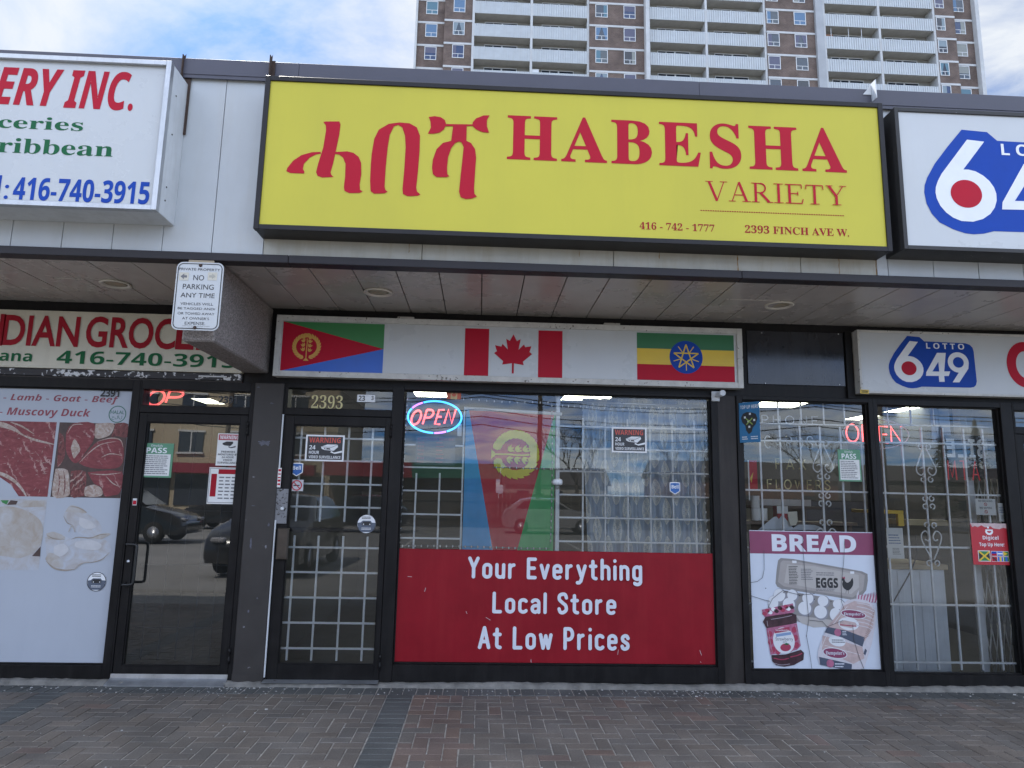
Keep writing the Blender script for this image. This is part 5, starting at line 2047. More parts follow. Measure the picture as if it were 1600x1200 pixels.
for k, (cx, cy) in enumerate(((205, 650), (245, 640), (290, 630), (335, 622), (375, 612), (400, 600), (225, 628), (268, 618), (315, 608), (358, 598))):
    el(q, (BERRY, WHITE, JAM)[k % 3], cx, cy, 17, 13, 11, .3)
pl(q, JAM, [(212, 672), (398, 642), (434, 655), (438, 712), (330, 742), (222, 758), (194, 708)], 10)
pl(q, PINK, [(218, 755), (437, 715), (468, 875), (440, 905), (250, 942)], 11)
for k, (cx, cy) in enumerate(((244, 795), (250, 850), (268, 905), (420, 762), (428, 820), (436, 872), (305, 918), (392, 900))):
    el(q, BERRY, cx, cy, 18, 21, 12, .4)
el(q, EGG, 345, 840, 76, 88, 13, -.2)
pl(q, BERRY, [(276, 763), (384, 742), (388, 770), (280, 790)], 14)
a, b = BQ(283, 752), BQ(382, 778)
q.use(LETTER_W).text('Strawberries', (a[0], b[0], b[1] + .006, a[1] - .008), y1 - .0064, kind='serif')
pl(q, mat('printed_sky_blue', (.22, .33, .52), .45), [(286, 795), (396, 778), (398, 797), (289, 815)], 14)
a, b = BQ(284, 816), BQ(412, 848)
q.use(GREY_INK).text('Strawberry', (a[0], b[0], b[1], a[1]), y1 - .006, kind='sans')
a, b = BQ(336, 842), BQ(366, 858)
q.text('Jam', (a[0], b[0], b[1], a[1]), y1 - .006, kind='sans')
el(q, BERRY, 358, 888, 38, 26, 14, -.1)
pl(q, GREEN, [(345, 868), (360, 856), (385, 862), (370, 872)], 15)
pl(q, JAM, [(256, 944), (360, 938), (468, 903), (492, 925), (488, 975), (420, 1012), (350, 1025), (290, 1015), (262, 985)], 12)
for pts in (((275, 965), (330, 975), (380, 965)), ((395, 955), (440, 945), (475, 930))):
    q.use(BERRY).ribbon([BQ(*p) for p in spline(list(pts), 5)], .008, y1 - .0056)
for k, pts in enumerate(([(222, 700), (228, 740)], [(250, 690), (330, 676), (400, 660)], [(275, 1000), (330, 1012), (390, 1004)], [(232, 770), (248, 860), (262, 925)], [(426, 730), (446, 800), (458, 862)])):
    q.use(mat('printed_glint', (.42, .36, .40), .4)).ribbon([BQ(*p) for p in spline(pts, 4)], .004, y1 - .0068, caps=False)
q.build('printed_jam_jar', None, BP, recalc=False)
q = MB()
for k in range(16):
    a_ = 868 + k * 10
    q.use(PINK if k % 2 else BAG).poly([BQ(*p) for p in ((a_, 500 + k * 4), (a_ + 14, 470 + (k * 37) % 40), (a_ + 18, 560), (a_ - 4, 560))], y1 - .0036 - .0001 * k)
pl(q, BAG, [(765, 575), (800, 545), (860, 533), (940, 545), (990, 575), (1006, 630), (1008, 700), (985, 850), (930, 1030), (840, 1050), (610, 1008), (590, 960), (596, 900), (612, 850), (640, 780), (690, 700), (740, 630)], 12)
pl(q, BREAD, [(775, 585), (850, 550), (960, 570), (998, 630), (990, 740), (930, 840), (650, 745), (740, 640)], 13)
for k in range(7):
    yy = 575 + k * 27
    q.use(BAG).ribbon([BQ(*p) for p in spline([(870, yy - 12), (940, yy), (1000 - k, yy + 26)], 4)], .007, y1 - .0058 - .0001 * k)
pl(q, BREAD, [(625, 800), (915, 880), (930, 960), (850, 1000), (620, 900)], 13)
for k in range(12):
    yy = 600 + k * 17
    q.use(mat('printed_crust', (.33, .21, .17), .5, var=.2, scale=30)).ribbon([BQ(*p) for p in spline([(985 - k * 2, yy + 10), (1000 - k * 5, yy + 20), (996 - k * 7, yy + 34)], 3)], .0028, y1 - .0063 - .00005 * k, caps=False)
for pts in ([(650, 790), (760, 812), (920, 862)], [(640, 870), (740, 895), (900, 935)], [(700, 720), (760, 640), (800, 590)], [(612, 905), (640, 830), (660, 790)]):
    q.use(EGG).ribbon([BQ(*p) for p in spline(pts, 4)], .0035, y1 - .0062, caps=False)
el(q, EGG, 812, 715, 74, 44, 15, .1)
pl(q, BREAD, [(745, 705), (780, 690), (860, 705), (872, 725), (830, 745), (750, 730)], 16)
q.use(BERRY).ribbon([BQ(750, 722), BQ(865, 732)], .008, y1 - .0072)
pl(q, NAVY, [(660, 738), (800, 765), (932, 812), (915, 878), (770, 815), (638, 778)], 16)
el(q, PINK, 733, 778, 24, 26, 17)
el(q, EGG, 730, 840, 60, 34, 15, .2)
for cx, cy, rx, ry, rot in ((845, 645, 92, 30, .12), (715, 925, 88, 36, .14)):
    el(q, EGG, cx, cy, rx, ry, 17, rot)
    el(q, PURP, cx, cy, rx * .93, ry * .86, 18, rot)
    a, b = BQ(cx - rx * .78, cy - ry * .45), BQ(cx + rx * .78, cy + ry * .5)
    q.use(LETTER_W).text("Dempster's", (a[0], b[0], b[1], a[1]), y1 - .0084, kind='serif')
pl(q, NAVY, [(600, 952), (840, 1002), (838, 1050), (610, 1008)], 16)
el(q, PINK, 682, 998, 26, 27, 17, 0)
a, b = BQ(715, 992), BQ(790, 1030)
text_lines(q, a[0], b[0], b[1], a[1], y1 - .0084, 2, 8, LETTER_W)
a, b = BQ(765, 765), BQ(800, 800)
text_lines(q, a[0], b[0], b[1], a[1], y1 - .0084, 3, 9, LETTER_W)
a, b = BQ(690, 825), BQ(790, 855)
text_lines(q, a[0], b[0], b[1], a[1], y1 - .0084, 2, 10, GREY_INK)
pl(q, NAVY, [(935, 890), (948, 905), (936, 940), (922, 925)], 17)
q.build('printed_loaf', None, BP, recalc=False)
q = MB()
for pts in ([(470, 66), (474, 180), (488, 330), (500, 480), (512, 600), (522, 680), (512, 760), (506, 805), (522, 880), (538, 970), (549, 1050)], [(770, 110), (768, 250), (752, 430), (758, 560), (776, 610)], [(195, 190), (198, 330), (186, 390), (150, 418), (105, 426)], [(108, 522), (180, 545), (240, 560)], [(228, 605), (260, 540), (330, 482), (460, 512), (560, 500)], [(525, 692), (620, 700), (655, 738), (770, 690)], [(840, 720), (850, 830), (890, 950), (938, 1058)]):
    q.ribbon([BQ(*p) for p in pts], .0038, y1 - .0096)
for p in ((506, 805), (210, 466), (340, 495), (452, 515), (1018, 238), (560, 540), (680, 556)):
    c = BQ(*p)
    q.ell(c[0], c[1], .005, .005, y1 - .010, 8)
q.build('crack', mat('crack_line', (.06, .06, .07), .7), BP, recalc=False)

# ================================================================== THINGS IN AND BEHIND THE GLASS
BULB_ME = None


def fairy(label, pts, n, y, r=.0065, wire_px=.0022):
    """string of small lamps along a path given in the picture, hung at depth y"""
    global BULB_ME
    path = spline([P(*p, y) for p in pts], 8)
    t = thing('fairy_lights', label, 'lights', (path[0][0], y, path[0][1]), 'strings of small lamps round the middle window')
    q = MB()
    q.tube([(a, y + .004 * math.sin(i * 1.7), b) for i, (a, b) in enumerate(path)], wire_px, 5)
    q.build('wire', mat('clear_wire', (.22, .24, .25), .4), t)
    L = [0.0]
    for a, b in zip(path, path[1:]):
        L.append(L[-1] + math.hypot(b[0] - a[0], b[1] - a[1]))
    for k in range(n):
        d = L[-1] * (k + .5) / n
        i = max(j for j in range(len(L) - 1) if L[j] <= d)
        f = (d - L[i]) / max(1e-6, L[i + 1] - L[i])
        x = path[i][0] + (path[i + 1][0] - path[i][0]) * f
        z = path[i][1] + (path[i + 1][1] - path[i][1]) * f
        if BULB_ME is None:
            q = MB()
            q.lathe([(.0, -.012), (.004, -.010), (r, -.002), (r * .8, .006), (.0025, .009)], (0, 0, 0), 'z', 8)
            o = q.build('bulb', mat('lamp_bead', (.85, .86, .85), .25, var=0), t)
            BULB_ME = o.data
        else:
            o = bpy.data.objects.new('bulb', BULB_ME)
            C.objects.link(o)
            o.parent = t
        o.location = Vector((x, y - .004, z)) - t.location


fairy('string of white lamps down the left edge of the middle window', [(637, 618), (634, 660), (631, 720), (628, 780), (625, 840), (624, 853)], 22, .044)
fairy('string of white lamps along the bottom of the middle window above the red board', [(624, 853), (680, 853), (740, 854), (800, 856), (858, 857)], 24, .042)
fairy('string of white lamps looping under the top of the window over the hanging flag', [(646, 620), (700, 622), (735, 624), (790, 628), (862, 629)], 18, .044)
fairy('string of white lamps running down the left side of the white window post', [(862, 629), (863, 700), (862, 780), (860, 850)], 22, .044)
fairy('dark string of small lamps sagging across the curtain', [(770, 730), (830, 732), (880, 733), (960, 737), (1020, 739), (1085, 737)], 30, .043, wire_px=.0035)
fairy('string of small lamps along the top of the curtain', [(874, 634), (915, 636), (960, 639), (1020, 637), (1080, 639)], 22, .05)
fairy('string of white lamps down the right edge of the middle window', [(1100, 628), (1103, 690), (1101, 760), (1106, 850)], 16, .044)

# security bars of the middle window
GR = .10


def bars(name, label, rails, posts, y, r=.0105, group=None, m=WHITE_BAR, bend=0):
    t = thing(name, label, 'security bars', (0, y, 0), group)
    for x0, x1, z in rails:
        q = MB()
        q.box(x0, x1, y - r * .7, y + r * .7, z - r * .75, z + r * .75, .002)
        q.build('rail', m, t)
    for x, z0, z1 in posts:
        q = MB()
        q.box(x - r * .75, x + r * .75, y + r * .75, y + r * 2.2, z0, z1, .002)
        q.build('upright', m, t)
    return t


rz = [P(990, v, GR)[1] for v in (668.6, 703, 738.4, 775, 810.4, 847.5)]
pxs = [P(v, 750, GR)[0] for v in (911, 946, 981.5, 1016.8, 1052, 1087)]
xw0, xw1 = P(867.8, 720, .10)[0], P(874, 720, .10)[0]
tz = P(990, 655, GR)[1]
g1 = bars('security_grille', 'white square security grid behind the middle window in front of the curtain', [(xw1, 2.13, z) for z in rz] + [(xw1, 2.13, 1.0), (xw1, 2.13, .8)], [(x, .2, tz) for x in pxs], GR)
lz = [P(670, v, GR)[1] for v in (695.6, 730.5, 767, 803.6, 841)]
lx = [P(v, 800, GR)[0] for v in (648, 685, 721)]
g2 = bars('security_grille', 'white square security grid behind the middle window left of the hanging flag', [(-.78, lx[2], z) for z in lz], [(lx[0], .5, P(649, 739, GR)[1]), (lx[1], .5, P(686, 739, GR)[1]), (lx[2], .4, P(724, 640, GR)[1])], GR)
q = MB()
q.box(xw0, xw1, .07, .115, .05, 2.93, .004)
q.use(WHITE_BAR)
t = tag(q.build('window_post', WHITE_BAR), 'thick white post standing behind the middle window between flag and curtain', 'post')
q = MB()
c = P(871, 753, .045)
q.lathe([(.02, -.03), (.045, -.025), (.05, 0), (.045, .02), (.02, .03)], (c[0], .052, c[1]), 'z', 16)
q.lathe([(.018, -.06), (.02, -.035)], (c[0], .055, c[1]), 'z', 12)
tag(q.build('motion_sensor', WHITE_FRAME), 'round white sensor clamped to the thick window post', 'sensor')

# door grid
gx = [P(a, 900, .055)[0] for a in (455, 493, 532, 570.5)]
gz = [P(525, v, .055)[1] for v in (685, 720, 756.5, 792.5, 856, 895, 934.5, 974, 1014)]
bars('security_grille', 'white square security grid inside the glass of the 2393 door', [(-1.68, -.84, z) for z in gz], [(x, .17, gz[4] + .1) for x in gx] + [(x, gz[3] - .13, 2.19) for x in gx], .07, .0115)

# dark bars inside the left door
xs_ = [-2.88 + .145 * k for k in range(6)]
bars('security_grille', 'thin grey security bars inside the dark left shop door', [(-2.95, -2.14, z) for z in (.42, .95, 1.42, 1.9)], [(x, .15, 2.18) for x in xs_], .14, .006, m=mat('grey_bar_paint', (.25, .26, .27), .5))

# right shop: two sets of bars with scrolls
ry = .075


def scroll(q, cx, cz, r, y, th, start=0, turns=1.0, flip=1):
    pts = []
    for i in range(15):
        a = R(start + 360 * turns * i / 14 * flip)
        rr = r * (1 - .3 * i / 14)
        pts.append((cx + rr * math.cos(a), y, cz + rr * math.sin(a)))
    q.tube(pts, th, 6)


def right_bars(label, xs, zlo, rails, ztop, scx, zt_, up_xs, upz, x0, x1):
    t = bars('security_grille', label, [(x0, x1, z) for z in rails], [(x, zlo, ztop) for x in xs], ry, .0115, 'barred grilles of the right shop')
    y = ry - .015
    for x in up_xs:
        q = MB()
        q.box(x - .007, x + .007, y + .05, y + .06, upz, 2.54, .0015)
        q.build('upright', WHITE_BAR, t)
    q = MB()
    q.box(x0, x1, y + .062, y + .072, upz - .006, upz + .006, .0015)
    q.build('rail', WHITE_BAR, t)
    # wrought scrolls mirrored about the middle bar
    for s in (-1, 1):
        q = MB()
        w1 = .03
        Zt = zt_
        scroll(q, scx + s * .036, Zt - .02, .026, y, .0062, 90, .9, -s)
        q.tube([(a, y, b) for a, b in spline([(scx + s * .01, Zt - .03), (scx + s * .055, Zt - .13), (scx + s * .092, Zt - .22), (scx + s * .085, Zt - .265), (scx + s * .05, Zt - .285), (scx + s * .018, Zt - .25), (scx + s * .03, Zt - .215), (scx + s * .06, Zt - .225)], 5)], .0062, 6)
        scroll(q, scx + s * .036, Zt - .325, .026, y, .0062, 90, .9, s)
        for dz in (.5, .57):
            scroll(q, scx + s * .032, Zt - dz, .026, y, .0062, 90 if dz < .55 else -90, .9, s)
        Zb = Zt - .74
        scroll(q, scx + s * .036, Zb, .026, y, .0062, -90, .9, -s)
        q.tube([(a, y, b) for a, b in spline([(scx + s * .06, Zb - .13), (scx + s * .03, Zb - .14), (scx + s * .018, Zb - .1), (scx + s * .05, Zb - .055), (scx + s * .088, Zb - .08), (scx + s * .092, Zb - .13), (scx + s * .055, Zb - .22), (scx + s * .01, Zb - .31)], 5)], .0062, 6)
        scroll(q, scx + s * .036, Zb - .34, .026, y, .0062, -90, .9, s)
        q.build('scroll', WHITE_BAR, t)
    return t


vx = [P(a, 687, ry)[0] for a in (1188, 1219.5, 1251, 1282.4, 1314.4, 1346.5)]
rr_ = [P(1270, v, ry)[1] for v in (690, 767.5, 857, 944, 1034)]
zt0 = P(1270, 665.5, ry)[1]
ux = [P(a, 640, ry)[0] for a in (1218, 1254, 1289.5, 1322)]
right_bars('white security bars with scrolls behind the upper part of the grocery poster', vx, .16, rr_, zt0, vx[3], P(1282, 690, ry)[1], ux, P(1270, 664, .17)[1], 2.41, 3.6)
vx = [P(a, 695, ry)[0] for a in (1379.5, 1411, 1442.5, 1476, 1508, 1538)]
ux = [P(a, 640, ry)[0] for a in (1390, 1426, 1462)]
right_bars('white security bars with scrolls in the right window beside the red top up poster', vx, .14, [P(1460, v, ry)[1] for v in (693, 772, 855, 945, 1035)], P(1450, 668, ry)[1], vx[2], P(1442, 695, ry)[1], ux, P(1450, 666, .17)[1], 3.67, 4.87)

# hanging flag behind the middle window
fy = .062
FC = [P(*p, fy) for p in ((728, 640), (868, 648), (864, 857), (722, 857))]
x0, x1 = FC[3][0], FC[1][0]
zt_, zb_ = FC[0][1], 1.1


def flag_mat():
    """cloth flag hung by its hoist: red wedge pointing down between a blue and a green field"""
    m = bpy.data.materials.new('dyed_flag_cloth')
    m.use_nodes = True
    t = m.node_tree
    p = t.nodes['Principled BSDF']
    p.inputs['Roughness'].default_value = .85
    p.inputs['Sheen Weight'].default_value = .2
    tcn = t.nodes.new('ShaderNodeTexCoord')
    s = t.nodes.new('ShaderNodeSeparateXYZ')
    t.links.new(tcn.outputs['UV'], s.inputs[0])

    def mth(op, a, b):
        n = t.nodes.new('ShaderNodeMath')
        n.operation = op
        for i, v in enumerate((a, b)):
            if isinstance(v, (int, float)):
                n.inputs[i].default_value = v
            else:
                t.links.new(v, n.inputs[i])
        return n.outputs[0]
    u, v = s.outputs['X'], s.outputs['Y']
    # left edge of the wedge: u = .03 + .36 v ; right edge: u = .98 - .30 v   (v measured downwards)
    left = mth('LESS_THAN', u, mth('ADD', mth('MULTIPLY', v, .31), .03))
    right = mth('GREATER_THAN', u, mth('SUBTRACT', .995, mth('MULTIPLY', v, .40)))
    m1 = t.nodes.new('ShaderNodeMix')
    m1.data_type = 'RGBA'
    m1.inputs['A'].default_value = (.62, .05, .07, 1)
    m1.inputs['B'].default_value = (.10, .42, .80, 1)
    t.links.new(left, m1.inputs['Factor'])
    m2 = t.nodes.new('ShaderNodeMix')
    m2.data_type = 'RGBA'
    t.links.new(m1.outputs['Result'], m2.inputs['A'])
    m2.inputs['B'].default_value = (.12, .50, .18, 1)
    t.links.new(right, m2.inputs['Factor'])
    n = t.nodes.new('ShaderNodeTexNoise')
    n.inputs['Scale'].default_value = 5
    n.inputs['Detail'].default_value = 6
    t.links.new(tcn.outputs['UV'], n.inputs['Vector'])
    mr = t.nodes.new('ShaderNodeMapRange')
    mr.inputs['To Min'].default_value = .75
    mr.inputs['To Max'].default_value = 1.2
    t.links.new(n.outputs['Fac'], mr.inputs['Value'])
    m3 = t.nodes.new('ShaderNodeMix')
    m3.data_type = 'RGBA'
    m3.blend_type = 'MULTIPLY'
    m3.inputs['Factor'].default_value = 1
    t.links.new(m2.outputs['Result'], m3.inputs['A'])
    t.links.new(mr.outputs[0], m3.inputs['B'])
    t.links.new(m3.outputs['Result'], p.inputs['Base Color'])
    return m


def cloth(name, outline_top, outline_bot, y, nx, nz, wave, m, parent, waves=5):
    """hanging cloth between two x ranges, with vertical folds"""
    bm_ = bmesh.new()
    uv = bm_.loops.layers.uv.new('UVMap')
    V = []
    for j in range(nz + 1):
        v = j / nz
        (a0, a1, z0), (b0, b1, z1) = outline_top, outline_bot
        L, Rr, z = a0 + (b0 - a0) * v, a1 + (b1 - a1) * v, z0 + (z1 - z0) * v
        row = []
        for i in range(nx + 1):
            u = i / nx
            fold = wave * (math.sin(u * waves * 6.283 + 1.3 * math.sin(v * 2.2)) + .4 * math.sin(u * waves * 2.3 * 6.283 + v * 3))
            row.append(bm_.verts.new((L + (Rr - L) * u, y + fold, z)))
        V.append(row)
    for j in range(nz):
        for i in range(nx):
            f = bm_.faces.new((V[j][i], V[j + 1][i], V[j + 1][i + 1], V[j][i + 1]))
            f.smooth = True
            for lp, (uu, vv) in zip(f.loops, ((i, j), (i, j + 1), (i + 1, j + 1), (i + 1, j))):
                lp[uv].uv = (uu / nx, vv / nz)
    me = bpy.data.meshes.new(name)
    bm_.to_mesh(me)
    bm_.free()
    me.materials.append(m)
    o = bpy.data.objects.new(name, me)
    C.objects.link(o)
    if parent is not None:
        o.parent = parent
        o.location = -parent_loc(parent)
    return o


HF = thing('hanging_flag', 'red blue and green cloth flag with a yellow wreath hanging upright behind the middle window', 'flag', ((x0 + x1) / 2, fy, zt_))
cloth('cloth', (x0, x1, zt_), (x0, x1 - .01, zb_), fy, 60, 30, .004, flag_mat(), HF, 3)
c = P(610 + 868 / 4.444, 600 + 490 / 4.444, fy - .012)
e = P(610 + 1030 / 4.444, 600 + 490 / 4.444, fy - .012)
q = MB()
q.use(mat('wreath_yellow', (.85, .76, .08), .8, var=.1))
wreath(q, c[0], c[1], (e[0] - c[0]) * .95, fy - .016, rz=(e[0] - c[0]) * .92, rot=R(-90), n=11, wl=.42, ww=.3)
q.build('emblem', None, HF)
q = MB()
q.tube([(x0 - .02, fy, zt_ + .012), (x1 + .06, fy, zt_ - .02)], .016, 8)
q.build('pole', WHITE_BAR, HF)

# curtain on its rod
cy = .20


def curtain_mat():
    m = bpy.data.materials.new('damask_curtain')
    m.use_nodes = True
    t = m.node_tree
    p = t.nodes['Principled BSDF']
    p.inputs['Roughness'].default_value = .8
    tcn = t.nodes.new('ShaderNodeTexCoord')
    s = t.nodes.new('ShaderNodeSeparateXYZ')
    t.links.new(tcn.outputs['UV'], s.inputs[0])

    def mth(op, a, b=None):
        n = t.nodes.new('ShaderNodeMath')
        n.operation = op
        for i, v in enumerate((a, b)):
            if v is None:
                continue
            if isinstance(v, (int, float)):
                n.inputs[i].default_value = v
            else:
                t.links.new(v, n.inputs[i])
        return n.outputs[0]
    fac = None
    for ox in (0.0, .5):
        u = mth('SUBTRACT', mth('FRACT', mth('ADD', mth('MULTIPLY', s.outputs['X'], 6.0), ox)), .5)
        v = mth('SUBTRACT', mth('FRACT', mth('ADD', mth('MULTIPLY', s.outputs['Y'], 6.0), ox)), .5)
        au, av = mth('ABSOLUTE', u), mth('ABSOLUTE', v)
        d = mth('ADD', mth('MULTIPLY', mth('POWER', au, 1.5), 9.5), mth('MULTIPLY', mth('POWER', av, 1.6), 5.2))
        inside = mth('LESS_THAN', d, 1.0)
        rim = mth('GREATER_THAN', d, .82)
        # lace: mirrored rings inside the medallion
        w1 = mth('SINE', mth('ADD', mth('MULTIPLY', au, 96.0), mth('MULTIPLY', mth('SINE', mth('MULTIPLY', av, 52.0)), 2.4)))
        w2 = mth('SINE', mth('ADD', mth('MULTIPLY', av, 84.0), mth('MULTIPLY', mth('SINE', mth('MULTIPLY', au, 60.0)), 2.0)))
        lace = mth('MAXIMUM', mth('GREATER_THAN', mth('MULTIPLY', w1, w2), -.22), rim)
        f = mth('MULTIPLY', inside, lace)
        fac = f if fac is None else mth('MAXIMUM', fac, f)
    mx = t.nodes.new('ShaderNodeMix')
    mx.data_type = 'RGBA'
    t.links.new(fac, mx.inputs['Factor'])
    mx.inputs['A'].default_value = (.42, .52, .68, 1)
    mx.inputs['B'].default_value = (.86, .89, .90, 1)
    t.links.new(mx.outputs['Result'], p.inputs['Base Color'])
    # thin cloth lets some light through
    tl = t.nodes.new('ShaderNodeBsdfTranslucent')
    t.links.new(mx.outputs['Result'], tl.inputs[0])
    ms = t.nodes.new('ShaderNodeMixShader')
    ms.inputs[0].default_value = .42
    t.links.new(p.outputs[0], ms.inputs[1])
    t.links.new(tl.outputs[0], ms.inputs[2])
    t.links.new(ms.outputs[0], t.nodes['Material Output'].inputs[0])
    return m


CT = thing('curtain', 'blue grey curtain with pale damask medallions hanging behind the middle window', 'curtain', (1.4, cy, .3))
a, b = P(909, 622, cy), P(1098, 630, cy)
c = P(921, 862, cy)
cloth('cloth', (a[0], b[0], a[1]), (c[0] + .02, b[0] + .02, .45), cy, 160, 40, .022, curtain_mat(), CT, 9)
q = MB()
zr = P(990, 631, cy - .05)[1]
q.tube([(xw1 + .02, cy - .045, zr + .012), (b[0] + .12, cy - .045, zr - .012)], .011, 8)
q.build('rod', mat('steel_rod', (.5, .52, .54), .3, metal=.7), CT)

# neon and hand made signs
NS = thing('neon_sign', 'lit neon open sign with red letters in a blue and violet ring', 'neon sign', (0, .075, 2.3))
ny = .055
a = rect((641.5, 640.5), (713.5, 663.5), ny)
K4b = crop(610, 600, 4.444)
q = MB()
for i, (g, bx_) in enumerate((('O', (138, 182, 222, 283)), ('P', (228, 178, 302, 280)), ('E', (312, 178, 372, 280)), ('N', (378, 176, 452, 276)))):
    r = rect(K4b(bx_[0], bx_[1]), K4b(bx_[2], bx_[3]), ny)
    for dy in (0, ):
        q.strokes(ROUND[g][1], (r[0], r[1] - .035, r[2], r[3]), 0, ny, tube=.0085, slant=.26)
q.build('letters', NEON_RED, NS)
c = P(*K4b(308, 229), ny)
rx_ = P(*K4b(494, 229), ny)[0] - c[0]
rz_ = c[1] - P(*K4b(308, 340), ny)[1]
for nm, m, rng in (('ring', NEON_BLUE, ((-62, 116), (150, 268))), ('ring', NEON_PINK, ((118, 148), (270, 296)))):
    for a0, a1 in rng:
        q = MB()
        q.tube([(c[0] + rx_ * math.cos(R(a)), ny, c[1] + rz_ * math.sin(R(a))) for a in [a0 + (a1 - a0) * i / 30 for i in range(31)]], .0085, 8)
        q.build(nm, m, NS)
q = MB()
q.box(c[0] - rx_ * .9, c[0] + rx_ * .9, ny + .014, ny + .02, c[1] - rz_ * .85, c[1] + rz_ * .85, .002)
q.build('back_panel', mat('clear_dark_panel', (.05, .055, .06), .3), NS)
q = MB()
q.box(c[0] + rx_ * .86, c[0] + rx_ * 1.02, ny + .012, ny + .04, c[1] - rz_ * 1.15, c[1] - rz_ * .4, .003)
q.build('transformer', WHITE_FRAME, NS)

NS2 = thing('neon_sign', 'thin lit red neon open sign in an unlit pale ring across the right shop windows', 'neon sign', (3.6, .21, 2.3))
ny = .21
q = MB()
K7 = crop(1130, 480, 3.404)
for g, bx_ in (('O', (652, 622, 722, 716)), ('P', (738, 628, 800, 716)), ('E', (826, 634, 880, 722)), ('N', (890, 634, 950, 722))):
    r = rect(K7(bx_[0], bx_[1]), K7(bx_[2], bx_[3]), ny)
    q.strokes(ROUND[g][1], r, 0, ny, tube=.0062)
q.build('letters', NEON_RED, NS2)
c = P(*K7(812, 674), ny)
q = MB()
q.tube([(c[0] + (P(*K7(988, 674), ny)[0] - c[0]) * math.cos(R(a)), ny, c[1] + (c[1] - P(*K7(812, 752), ny)[1]) * math.sin(R(a))) for a in range(0, 360, 8)], .0055, 6, closed=True)
q.build('ring', TUBE_OFF, NS2)
NS3 = thing('neon_sign', 'red neon letters glowing behind the glass over the left door', 'neon sign', (-2.7, .12, 2.4))
q = MB()
K6 = crop(0, 380, 3.636)
for g, bx_ in (('O', (836, 836, 930, 922)), ('P', (948, 838, 1036, 908))):
    r = rect(K6(bx_[0], bx_[1]), K6(bx_[2], bx_[3]), .12)
    q.strokes(ROUND[g][1], (r[0], r[1] - .02, r[2], r[3]), 0, .12, tube=.0105, slant=.25)
q.build('letters', NEON_RED, NS3)
for nm, s, bx_, m, lab in (('tube_sign', 'PHONE', (232, 226, 636, 296), TUBE_OFF, 'unlit pale blue tube letters high behind the right shop window'),
                           ('tube_sign', 'CARDS', (250, 372, 600, 470), TUBE_OFF, 'unlit pale tube letters below the topmost row in the right shop window'),
                           ('tube_sign', 'FAX', (332, 538, 548, 618), TUBE_YEL, 'unlit yellowish three letter tube sign in the right shop window'),
                           ('tube_sign', 'FLOWERS', (272, 688, 724, 764), TUBE_YEL, 'unlit yellowish tube letters lowest in the right shop window')):
    K8 = crop(1140, 600, 4.615)
    y = .24
    r = rect(K8(bx_[0], bx_[1]), K8(bx_[2], bx_[3]), y)
    st = round_text(s, .14, .14)
    q = MB()
    q.strokes(st, r, 0, y, tube=.006)
    tag(q.build(nm, m), lab, 'sign', 'unlit tube lettering in the right shop')
r = rect(K4b(178, 362), K4b(446, 566), .078)
BH = sheet('hours_board', 'dark opening hours board with red letters under the blue ringed neon sign', 'notice', r, .078, mat('hours_board', (.05, .06, .075), .4, var=.1), .004)
q = MB()
w_, h_ = r[1] - r[0], r[3] - r[2]
MUTED = mat('faded_red_ink', (.34, .07, .08), .5, var=.1)
q.use(MUTED).text('BUSINESS HOURS', (r[0] + .04 * w_, r[1] - .05 * w_, r[3] - .14 * h_, r[3] - .04 * h_), .0765, kind='serif')
for i, s in enumerate(('MON', 'TUE', 'WED', 'THU', 'FRI', 'SAT')):
    z = r[3] - (.26 + i * .135) * h_
    q.text(s, (r[0] + .05 * w_, r[0] + .22 * w_, z, z + .075 * h_), .0765, kind='serif')
    text_lines(q, r[0] + .52 * w_, r[0] + .72 * w_, z, z + .08 * h_, .0765, 1, i, MUTED)
q.build('lettering', None, BH, recalc=False)
r = rect((698.5, 610.4), (720.2, 624), .027)
t = thing('sticker', 'small orange red maple leaf flag sticker at the top of the middle window', 'sticker', (r[0], .027, r[2]))
q = MB()
RO = mat('faded_flag_red', (.52, .10, .05), .5, var=.1)
cx, cz, w_, h_ = (r[0] + r[1]) / 2, (r[2] + r[3]) / 2, r[1] - r[0], r[3] - r[2]
canada(q, *r, .027, r[0] + .27 * w_, r[1] - .27 * w_, RO, cx - .17 * w_, cx + .17 * w_, cz - .36 * h_, cz + .36 * h_, white=mat('faded_cream', (.55, .42, .2), .5))
q.build('sheet', None, t, recalc=False)

# security camera at the window corner
c = P(1120, 620, -.06)
SC = thing('security_camera', 'small white security camera on a square bracket at the top corner of the middle window', 'camera', (c[0], YF, c[1]))
a = rect((1112, 611), (1125, 627), -.05)
q = MB()
q.box(a[0], a[1], -.05, YF - .0015, a[2], a[3], .005)
q.build('bracket', WHITE_FRAME, SC)
d = P(1128, 614.5, -.14)
q = MB()
q.tube([((a[0] + a[1]) / 2, -.05, (a[2] + a[3]) / 2), ((a[0] + a[1]) / 2 + .01, -.085, (a[2] + a[3]) / 2 + .01), (d[0], -.10, d[1])], .011, 8)
q.build('arm', WHITE_FRAME, SC)
q = MB()
q.use(WHITE_FRAME).lathe([(.0, .06), (.024, .058), (.027, .05), (.027, -.05), (.022, -.053), (.02, -.048)], (d[0], -.115, d[1]), 'y', 20)
q.build('housing', None, SC)
q = MB()
q.lathe([(.0, -.045), (.014, -.046), (.0195, -.047), (.0195, -.042)], (d[0], -.115, d[1]), 'y', 18)
q.build('lens', mat('camera_lens', (.01, .01, .012), .1), SC)

